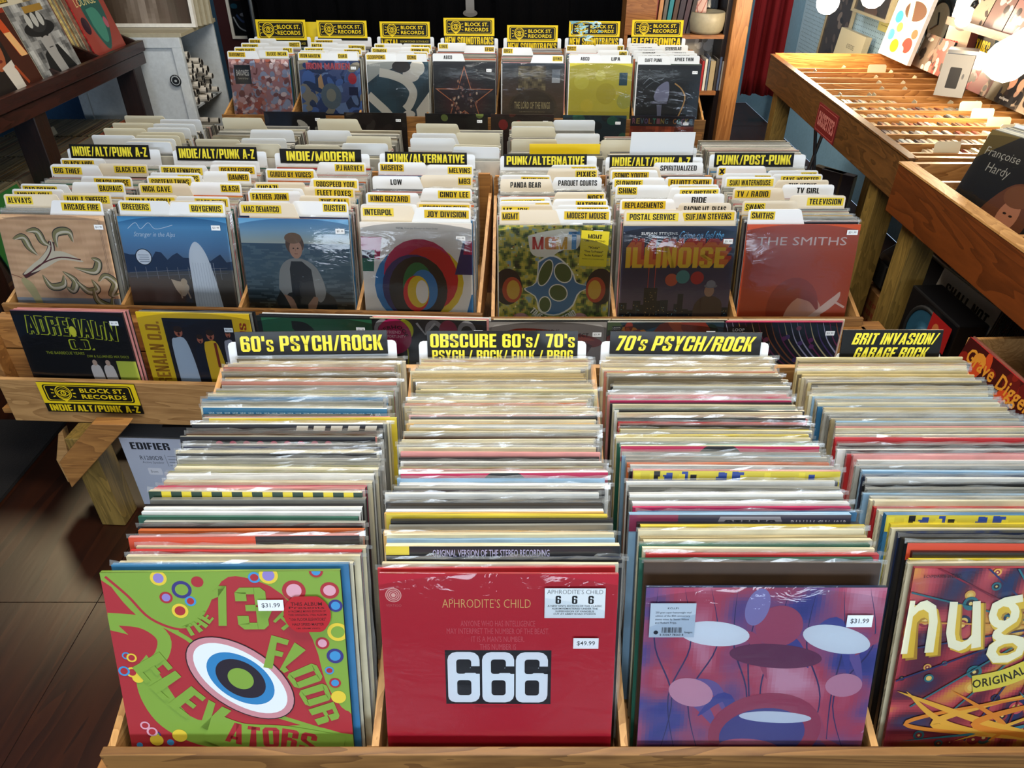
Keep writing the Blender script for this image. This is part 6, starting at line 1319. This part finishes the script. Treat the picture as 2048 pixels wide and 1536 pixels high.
# CDs in the near rack
for k in range(34):
    X = 1.42 + k * .0125; c = rn.choice(['#d8d4cc', '#2a2a30', '#8a4a44', '#5a5a60', '#b8b4a8'])
    tag(MB().box((0, 0, 0), (.0102, .125, .142), 0, lin(c)).build('compact_disc', M['gloss'], None, (X, 1.60, rz - .143), (0, R(8), R(-1.4))), 'compact disc case standing in the near rack at right edge of photo', 'compact disc', 'compact discs in the near rack')
X, Y = onz(1912, 358, .86); cdc = tag(MB().box((-.07, 0, 0), (.07, .01, .122)).build('compact_disc', M['steel'], None, (X + .0, 2.21, rz - .14), (R(-14), 0, 0)), 'silver compact disc case with red sticker, far compartment of the near rack', 'compact disc')
Art(.035, .02, '#b8404c').build('sticker', cdc, M['matte'], (-.02, -.001, .085))
# cases leaning along the wall behind the tape rack
def onwall(u, v, x): return onx(u, v, x)
cs = [(1842, 95, 1865, 152, '#6a5a4c', 'grey brown photo'), (1866, 112, 1890, 150, '#8a4038', 'red orange'), (1925, 130, 1955, 190, '#b0545a', 'pink red'), (1952, 142, 1985, 200, '#6a2028', 'dark maroon'), (1978, 162, 2010, 215, '#4a4030', 'olive with green sticker'), (2008, 172, 2040, 240, '#1c1a1c', 'black portrait'), (2040, 190, 2070, 255, '#8a7a6a', 'tan')]
for q, (u0, v0, u1, v1, c, n_) in enumerate(cs):
    Y1, zt = onwall(u0, v0 + 8, 2.03); Y0, _ = onwall(u1, v1, 2.03); L_ = max(.1, min(.16, Y1 - Y0)); 
    t = tag(MB().box((-L_ / 2, 0, 0), (L_ / 2, .011, .15)).build('compact_disc', M['gloss'], None, (2.0, (Y0 + Y1) / 2, rz + .012), (R(-12), 0, R(-90))), '%s case leaning along the pegboard behind the tape rack' % n_, 'compact disc', 'cases leaning along the pegboard')
    ar = blobs(c, [c, '#c8b8a8' if q in (0, 1) else c, '#2a2220', '#8a6a5a' if q not in (2, 3) else c], 18, .04, .18, 80 + q, L_, .15)
    if q == 5: ar.ell(.35, .4, .13, .16, '#a87a64'); ar.ell(.7, .42, .12, .16, '#a87a64'); ar.text('eclipse', (.15, .8, .55, .9), '#c8c4c0', 0)
    ar.build('cover_print', t, M['gloss'])
# boxed cassette player standing on the slats
X, Y = onz(1893, 198, rz)
pbx = thing('player_box', 'grey and black boxed cassette player standing on the tape rack', 'box', (X, Y, rz + .01), R(-32))
MB().box((-.055, -.0, 0), (.055, .10, .165)).build('carton', M['black'], pbx, bevel=.001)
a = Art(.11, .165, '#8e8c88'); a.rrect(.3, .3, .7, .8, .04, '#1c1c1e'); a.ell(.8, .5, .04, .1, '#5a5a5c'); a.build('front_print', pbx, M['matte'])
a = Art(.10, .165, '#26272b'); a.poly([(.1, .5), (.7, .15), (.95, .35), (.3, .85)], '#4a4c52'); a.text('WE ARE REWIND', (.3, .04, .85, .09), '#c8c8cc', .01); a.build('side_print', pbx, M['matte'], (.055, .05, 0), (0, 0, R(90)))
MB().box((-.05, .01, .165), (.06, .09, .18)).build('loose_lid', M['steel'], pbx)
# framed colourful print and other goods on the pegboard
def colourful(w_, h_):
    a = Art(w_, h_, '#d8d0b4'); a.ell(.65, .28, .28, .14, '#8a7aa4'); a.ell(.7, .2, .25, .1, '#d8d0b4'); a.ell(.6, .5, .35, .14, '#5a4030'); a.poly([(.3, .35), (.45, .35), (.7, .8), (.55, .85)], '#e0d8a8'); a.text('CAR SEAT', (.35, .06, .75, .1), '#5a5040', .02)
    for x, y, r, c in ((.12, .3, .1, '#c84a34'), (.15, .6, .13, '#3a8ab8'), (.1, .8, .12, '#4a94b8'), (.35, .9, .14, '#e0b820'), (.75, .85, .16, '#c83a30'), (.85, .72, .1, '#d0583c'), (.3, .7, .1, '#e0a04a'), (.6, .92, .1, '#d8d0b4')): a.ell(x, y, r, r * .7, c)
    return a
Y1, _ = onx(1778, 126, 1.98); Y0, _ = onx(1822, 143, 1.98)
def wallthing(name, label, cat, x, y0, y1, z0, h_, art, fm=None, t=.02, lean=8, grp=None):
    o = thing(name, label, cat, (x, (y0 + y1) / 2, z0), R(-90), grp, R(-lean)); W_ = y1 - y0; f = .014 if fm else 0
    if fm:
        for a_, b_ in (((-W_ / 2, -t, 0), (W_ / 2, 0, f)), ((-W_ / 2, -t, h_ - f), (W_ / 2, 0, h_)), ((-W_ / 2, -t, f), (-W_ / 2 + f, 0, h_ - f)), ((W_ / 2 - f, -t, f), (W_ / 2, 0, h_ - f))): box('frame_rail', a_, b_, fm, o)
    MB().box((-W_ / 2 + f, -t * .6, f), (W_ / 2 - f, 0, h_ - f)).build('backing', M['cream'], o); art(W_ - 2 * f, h_ - 2 * f).build('print', o, M['gloss'], (0, -t * .6, f)); return o
wallthing('framed_print', 'colourful cartoon style print in cream frame leaning on far end of tape rack', 'framed print', 1.97, Y0, Y0 + .34, .915, .45, colourful, M['frame'], .02, 8)
def wp(u0, v0, u1, v1, x=2.13): Y1, z1 = onx(u0, v0, x); Y0, z0 = onx(u1, v1, x); return Y0, Y1, z0, z1
Y0, Y1, z0, z1 = wp(1778, 40, 1800, 80); 
def yposter(w_, h_): a = Art(w_, h_, '#cfc87a'); a.rect(.05, .0, .95, .4, '#e0cc1c'); a.rect(.1, .42, .9, .7, '#a8c0a8'); a.text('CRUMB', (.1, .05, .9, .3), '#1a1a14', .03); a.text('WALK', (.15, .44, .6, .54), '#2a3a34', .03); a.text('HERE', (.15, .57, .6, .68), '#2a3a34', .03); a.text('RANDOM', (.1, .73, .8, .79), '#1a1a14', .03); [a.line([(.1, .83 + q * .03), (.8, .83 + q * .03)], .01, '#8a7a3c') for q in range(5)]; return a
Y0, _ = onx(1800, 80, 2.13); wallthing('wall_poster', 'yellow and pale green gig poster on the pegboard behind the colourful print', 'poster', 2.13, Y0 - .05, Y0 + .30, .96, .62, yposter, None, .004, 0)
def brownp(w_, h_): return blobs('#3a2c28', ['#5a4a44', '#7a6a60', '#2a1c1a'], 60, .03, .1, 91, w_, h_)
Y0, _ = onx(1690, 90, 2.12); wallthing('framed_print', 'dark brown photo montage in thin frame near the corner of the pegboard', 'framed print', 2.12, Y0 + .0, Y0 + .42, .55, .95, brownp, M['cream'], .02, 3)
def rockin(w_, h_): a = Art(w_, h_, '#cfc8a8'); a.text('rockin', (.1, .6, .9, .9), '#3a342c', .02); return a
Y0, _ = onx(1745, 70, 2.13); wallthing('record_display_box', 'cream record box with dark side standing behind the far end board', 'box', 2.08, Y0 - .08, Y0 + .30, .75, .17, lambda w_, h_: Art(w_, h_, '#d8cca8').text('ADVENTURES', (.4, .4, .7, .55), '#3a342c', .0), None, .06, 6)
dk = wallthing('wall_shelf_poster', 'dark poster on a thin shelf above the cream record box', 'poster', 2.10, 4.45, 4.95, 1.02, .3, lambda w_, h_: blobs('#2c2422', ['#3c3430', '#5a4438'], 20, .05, .2, 93, w_, h_).text('GREEN DAY', (.3, .1, .7, .2), '#c8b8b0', .02), M['cream'], .03, 4)
Y, z = onx(1873, 50, 2.08)
cl_ = thing('wall_clock', 'round dark clock with pale face drawing hanging on the pegboard', 'clock', (2.12, Y + .02, z)); cl_.rotation_euler = (0, R(-90), 0)
MB().lathe([(0, 0), (.12, 0), (.125, .01), (.12, .022), (.1, .026), (.098, .02), (0, .02)], 32).build('clock_rim', M['black'], cl_, smooth=True); MB().lathe([(0, .0215), (.095, .0215)], 28).build('clock_face', M['cream'], cl_)
for x1, y1 in ((.05, .02), (-.03, .06)): MB().tube((0, 0, .024), (x1, y1, .024), .004, n=6).build('clock_hand', M['black'], cl_)
Y, z = onx(1905, 50, 2.02)
tb = thing('toy_box', 'red and cream boxed record brush hanging on the pegboard under the bulb', 'box', (2.06, Y, z - .11), R(-75))
MB().box((-.07, 0, 0), (.07, .07, .22)).build('carton', flat('dark_red_carton', '#5a2a2a', .5), tb, bevel=.002); a = Art(.14, .22, '#c8a890'); a.ell(.5, .42, .36, .3, '#4a3430', 0, 30); a.ell(.5, .42, .3, .25, '#6a4c40', 0, 30); a.text('wooo', (.1, .8, .6, .9), '#b8302c', .04); a.build('front_print', tb, M['gloss'])
Y, z = onx(1878, 90, 2.1); wallthing('sticker_pack', 'small dark sticker pack with white legs drawing below the clock', 'packet', 2.13, Y - .05, Y + .09, z - .06, .14, lambda w_, h_: blobs('#2a2024', ['#c8b0c0', '#8a5a4a'], 10, .05, .15, 97, w_, h_), None, .006, 0)
us = wallthing('shop_sign', 'yellow and black BLOCK ST. RECORDS USED TAPES sign on the pegboard', 'sign', 2.125, 2.0, 2.0 + .24, 1, .23, lambda w_, h_: art_block(Art(w_, h_, '#14130c'), .1, .05, .9, .55).text('USED TAPES', (.08, .62, .92, .94), '#e2c41c', .045), None, .006, 0)
Ya, za = onx(1936, 66, 2.125); Yb, zb_ = onx(1972, 134, 2.125)
us.location = (2.125, (Ya + Yb) / 2 + .01, zb_ + .005); us.scale = (1.05, 1, 1.05)
# shelves of tapes high on the pegboard
Ya, za = onx(1925, 44, 2.06)
ws = thing('wall_shelf', 'thin pale wooden shelf of tapes high on the pegboard', 'shelf', (2.15, Ya, za)); box('shelf_board', (-.14, -1.1, -.012), (0, .03, 0), M['rackY'], ws); box('shelf_lip', (-.15, -1.1, -.012), (-.14, .03, .02), M['rackY'], ws)
for q in range(7):
    c = ['#c8a890', '#8a6a64', '#a87a74', '#4a5a34', '#5a4440', '#8a3a34', '#7a7468'][q]
    t = tag(MB().box((-.072, 0, 0), (.072, .012, .155)).build('compact_disc', M['gloss'], None, (2.06, Ya - .09 - q * .15, za + .001), (R(-12), 0, R(-90))), '%s case standing on the high pegboard shelf, %s from its far end' % (['tan', 'grey brown', 'rose', 'green', 'dark brown', 'red', 'grey'][q], ordn(q + 1)), 'compact disc', 'cases on the high pegboard shelf')
    blobs(c, [c, '#d8ccc0', '#3a2c28'], 12, .04, .15, 100 + q, .144, .155).build('cover_print', t, M['gloss'])
ws2 = thing('wall_shelf', 'upper pale wooden shelf at the top right corner of the pegboard', 'shelf', (2.15, 3.1, za + .32)); box('shelf_board', (-.14, -.6, -.012), (0, .5, 0), M['rackY'], ws2); box('shelf_lip', (-.15, -.6, -.012), (-.14, .5, .02), M['rackY'], ws2)
# clamp lamps with glowing bulbs
def lamp(x, y, z, lab_, r=.055, power=14, tip=(0, 0, -1)):
    t = thing('bulb_lamp', lab_, 'lamp', (x, y, z)); d = Vector(tip).normalized(); q = d.to_track_quat('-Z', 'Y').to_matrix().to_4x4()
    b = MB().lathe([(0, -r * 1.9), (r * .5, -r * 1.8), (r * .85, -r * 1.45), (r, -r), (r * .95, -r * .6), (r * .62, 0), (r * .4, r * .5), (r * .38, r * .7)], 24, 0, q).build('bulb', M['bulb'], t, smooth=True)
    MB().lathe([(0, r * .7), (r * .42, r * .7), (r * .42, r * 1.5), (r * .2, r * 1.7), (0, r * 1.7)], 16, 0, q).build('socket', M['black'], t, smooth=True)
    MB().tube(Vector((0, 0, 0)) - d * r * 1.7, Vector((.05, 0, .6)), .004).build('cord', M['black'], t)
    l = bpy.data.lights.new('bulb_light', 'POINT'); l.energy = power; l.color = (1, .78, .5); l.shadow_soft_size = r; o = bpy.data.objects.new('bulb_light', l); COL.objects.link(o); o.parent = t; o.location = d * r * 2.2
    return t
X, Z = ony(1662, -8, 4.1); lamp(X, 4.1, Z + .02, 'glowing white bulb hanging at left above the tape rack', .055, 24, (-.2, -.1, -1))
X, Z = ony(1755, -22, 3.9); lamp(X, 3.9, Z + .02, 'glowing white bulb hanging in the middle above the tape rack', .055, 13, (-.2, 0, -1))
X, Z = ony(2046, 84, 2.85); lamp(X, 2.85, Z, 'large glowing white bulb at the right edge above the tape rack', .075, 11, (-.5, 0, -1))
X, Z = ony(1936, 26, 3.35); lamp(X, 3.35, Z, 'small glowing bulb between the toy box and the tape shelf', .03, 3, (-.5, 0, -1))
# lamp above the stained rack (just out of view, its light is seen on the records)
l = bpy.data.lights.new('rack_lamp', 'SPOT'); l.energy = 150; l.spot_size = R(100); l.spot_blend = .6; l.color = (1, .82, .5); l.shadow_soft_size = .08
o = bpy.data.objects.new('rack_lamp', l); COL.objects.link(o); o.location = (-2.45, 2.9, 2.1); 
# goods below the racks
cbx = thing('cardboard_box', 'brown cardboard box with faded red printing under the racks', 'cardboard box', (1.46, 2.34, 0))
MB().box((0, 0, 0), (.40, .40, .30)).build('carton', M['cardboard'], cbx, bevel=.004); a = Art(.4, .3, '#6e4a24')
for q in range(6): a.text(('KEEP THIS', 'SIDE UP', 'GRADE A', 'PRODUCE', 'FRESH', 'FARMS')[q], (.12, .14 + q * .13, .75 - .05 * (q % 3), .21 + q * .13), '#6a2a18', .03)
a.build('side_print', cbx, M['matte'], (0, .20, 0), (0, 0, R(-90)))
bb = thing('portable_stereo', 'black rounded portable stereo on top of the cardboard box', 'stereo', (1.49, 2.345, .302))
b = MB(); b.prism([(0, 0), (.30, 0), (.33, .06), (.30, .15), (.22, .19), (.09, .19), (.01, .13), (-.02, .06)], .40, axis='y'); b.v = [(x, y * .96, z) for x, y, z in b.v]; b.build('casing', M['black'], bb, bevel=.012)
MB().box((-.03, .03, .03), (-.018, .16, .12)).build('speaker_grille', M['rubber'], bb); MB().box((-.03, .24, .03), (-.018, .37, .12)).build('speaker_grille', M['rubber'], bb); MB().tube((.1, .05, .2), (.1, .35, .2), .012).build('handle', M['steel'], bb)
sp = thing('loudspeaker', 'black loudspeaker with blue grey cone on the floor under the near rack', 'loudspeaker', (1.335, 2.03, 0), R(-88))
MB().box((-.14, 0, 0), (.14, .10, .56)).build('cabinet', M['black'], sp, bevel=.006)
mt = Matrix.Rotation(R(90), 4, 'X')
b = MB().lathe([(.10, 0), (.104, .006), (.098, .012), (.09, .008)], 30, 0, mt).build('cone_ring', M['rubber'], sp, (0, -.001, .44), smooth=True)
MB().lathe([(.09, .006), (.055, .005), (.035, .004), (.034, .01), (0, .02)], 30, 0, mt).build('woofer_cone', M['cone'], sp, (0, -.001, .44), smooth=True)
a = Art(.11, .09, '#9c1c1c'); a.ell(.35, .5, .16, .2, '#b86a3a'); a.build('red_label', sp, M['gloss'], (.085, -.016, .46), (0, R(0), 0))
def under(y0, x0, z0, n, code, art, label, leanb=R(8), yaw=R(-86), gp=None):
    o = faceout((x0, y0, z0), leanb, yaw, .005, art, label, code, None, None, False)
    dx, dy = math.cos(yaw + R(90)), math.sin(yaw + R(90))
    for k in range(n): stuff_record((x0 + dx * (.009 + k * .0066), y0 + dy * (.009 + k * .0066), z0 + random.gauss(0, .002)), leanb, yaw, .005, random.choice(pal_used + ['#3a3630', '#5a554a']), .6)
a = Art(JW, JW, '#a8a092'); a.text('SHALL NOT', (.15, .12, .9, .26), '#141210', .05); a.text('FADE', (.25, .3, .6, .42), '#141210', .05)
sh = thing('low_shelf', 'rough wooden low shelf carrying records under the near rack', 'shelf', (1.46, 1.84, 0)); box('shelf_board', (.0, 0, .22), (.5, .75, .24), M['pineY'], sh)
for y in (.0, .7):
    for x in (.0, .44): box('leg', (x, y, 0), (x + .05, y + .05, .22), M['pineZ'], sh)
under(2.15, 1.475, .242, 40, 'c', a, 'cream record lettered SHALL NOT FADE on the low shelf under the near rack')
cr = thing('record_crate', 'pale wooden record crate holding the dark red gothic lettered record', 'crate', (1.30, 1.40, 0), R(2))
for a_, b_ in (((0, 0, .30), (.012, .36, .56)), ((0, .348, .30), (.55, .36, .60)), ((0, 0, .30), (.55, .012, .60)), ((0, 0, .29), (.55, .36, .302)), ((-.09, 0, .29), (0, .36, .302))): box('board', a_, b_, M['plyY'], cr)
for x in (.02, .5):
    for y in (.02, .31): box('leg', (x, y, 0), (x + .03, y + .03, .29), M['pineZ'], cr)
a = blobs('#3a0a08', ['#7a1a10', '#b8401c', '#5a100c', '#1a0806', '#c8802a'], 50, .03, .1, 61); a.text('Grave Digger', (.08, .06, .92, .26), '#c8862a', .02); a.rect(.5, .72, .8, .9, '#c8beb0'); a.text('LIMITED EDITION', (.53, .77, .77, .83), '#3a2a20', .02)
under(1.58, 1.235, .303, 1, 'r', a, 'dark red record lettered Grave Digger in the pale crate', R(10), R(-86))
# books and boxes at the foot of the tape rack
for q, (u, v, w_, h_, c) in enumerate(((1640, 325, .26, .08, '#3a2c1e'), (1660, 350, .22, .12, '#4a4036'), (1690, 335, .05, .26, '#6a5a44'), (1712, 340, .05, .26, '#4a4248'))):
    Xq, Yq = onz(u, v, .3); o = thing('book', 'old %s book leaning under the tape rack' % ('brown', 'dark olive', 'buff', 'slate')[q], 'book', (max(Xq, 1.36), Yq, 0), R(20 + q * 8), 'books under the tape rack', ry=R(0))
    MB().box((0, 0, 0), (w_, .2, h_)).build('book_cover', flat('old_book_%d' % q, c, .7), o, bevel=.003); MB().box((.004, -.002, .008), (w_ - .004, .19, h_ - .008)).build('pages', M['cream'], o)
a = blobs('#1a1418', ['#2a2428', '#3a3034', '#241c24'], 30, .05, .2, 62); a.rect(0, 0, 1, .08, '#6a5a1c'); a.ell(.5, .75, .3, .3, '#2c2438')
Xq, Yq = onz(1740, 370, .33); faceout((1.50, 2.70, .02), R(10), R(-10), .005, a, 'dark record with yellow top band standing behind the rack legs', 'd', None, None, False)
st = thing('folding_stand', 'thin steel stand leaning under far end of the tape rack', 'stand', (1.55, 3.9, 0))
for x, x2 in ((0, .12), (.16, .06)): MB().tube((x, 0, 0), (x2, .05, .62), .009).build('leg', M['steel'], st)
MB().tube((.03, 0, .16), (.14, 0, .16), .007).build('brace', M['steel'], st)
# speaker carton under the middle table
ed = thing('speaker_carton', 'white speaker carton lettered EDIFIER under left end of the middle table', 'carton', (-1.19, 1.715, 0), R(-2.6))
MB().box((0, 0, 0), (.55, .36, .275)).build('carton', M['white'], ed, bevel=.003)
a = Art(.55, .275, '#a9b1c4'); a.text('EDIFIER', (.05, .06, .27, .16), '#20242c', .03); a.text('R1280DB', (.08, .25, .21, .31), '#4a505c', .01); a.text('Active Speaker', (.085, .33, .21, .37), '#5a606c', 0); a.line([(.225, .23), (.23, .4)], .002, '#4a505c')
for q in range(4): a.line([(.24, .25 + q * .045), (.36, .25 + q * .045)], .004, '#6a707c')
a.rrect(.1, .43, .18, .53, .008, '#c8ccd8'); a.text('Brown', (.115, .46, .155, .5), '#5a606c', 0)
for q in range(9):
    for j in range(2): a.line([(.1 + q * .075, .74 + j * .08), (.115 + q * .075, .7 + j * .08)], .008, '#8088a0')
a.build('front_print', ed, M['matte'], (.275, 0, 0))
a = Art(.55, .36, '#5a5c60'); a.poly([(.1, .3), (.7, .25), (.75, .8), (.2, .85)], '#1c1a1c'); a.build('top_print', ed, M['matte'], (.275, 0, .2755), (R(-90), 0, 0))

# ------------------------------------------------------------------ the rest of the packed records, as one mass
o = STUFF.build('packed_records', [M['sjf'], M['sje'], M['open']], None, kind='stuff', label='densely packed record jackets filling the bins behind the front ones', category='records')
sb = MB()
for (loc, ln, yaw, si) in STUFFS:
    mt = Matrix.Translation(loc) @ Matrix.Rotation(yaw, 4, 'Z') @ Matrix.Rotation(-ln, 4, 'X'); me = SLV[si]
    for p in me.polygons: sb.face([mt @ me.vertices[v].co for v in p.vertices])
so = sb.build('plastic_sleeves', M['sleeve'], o, kind='stuff')
bpy.data.objects.remove(_fo)
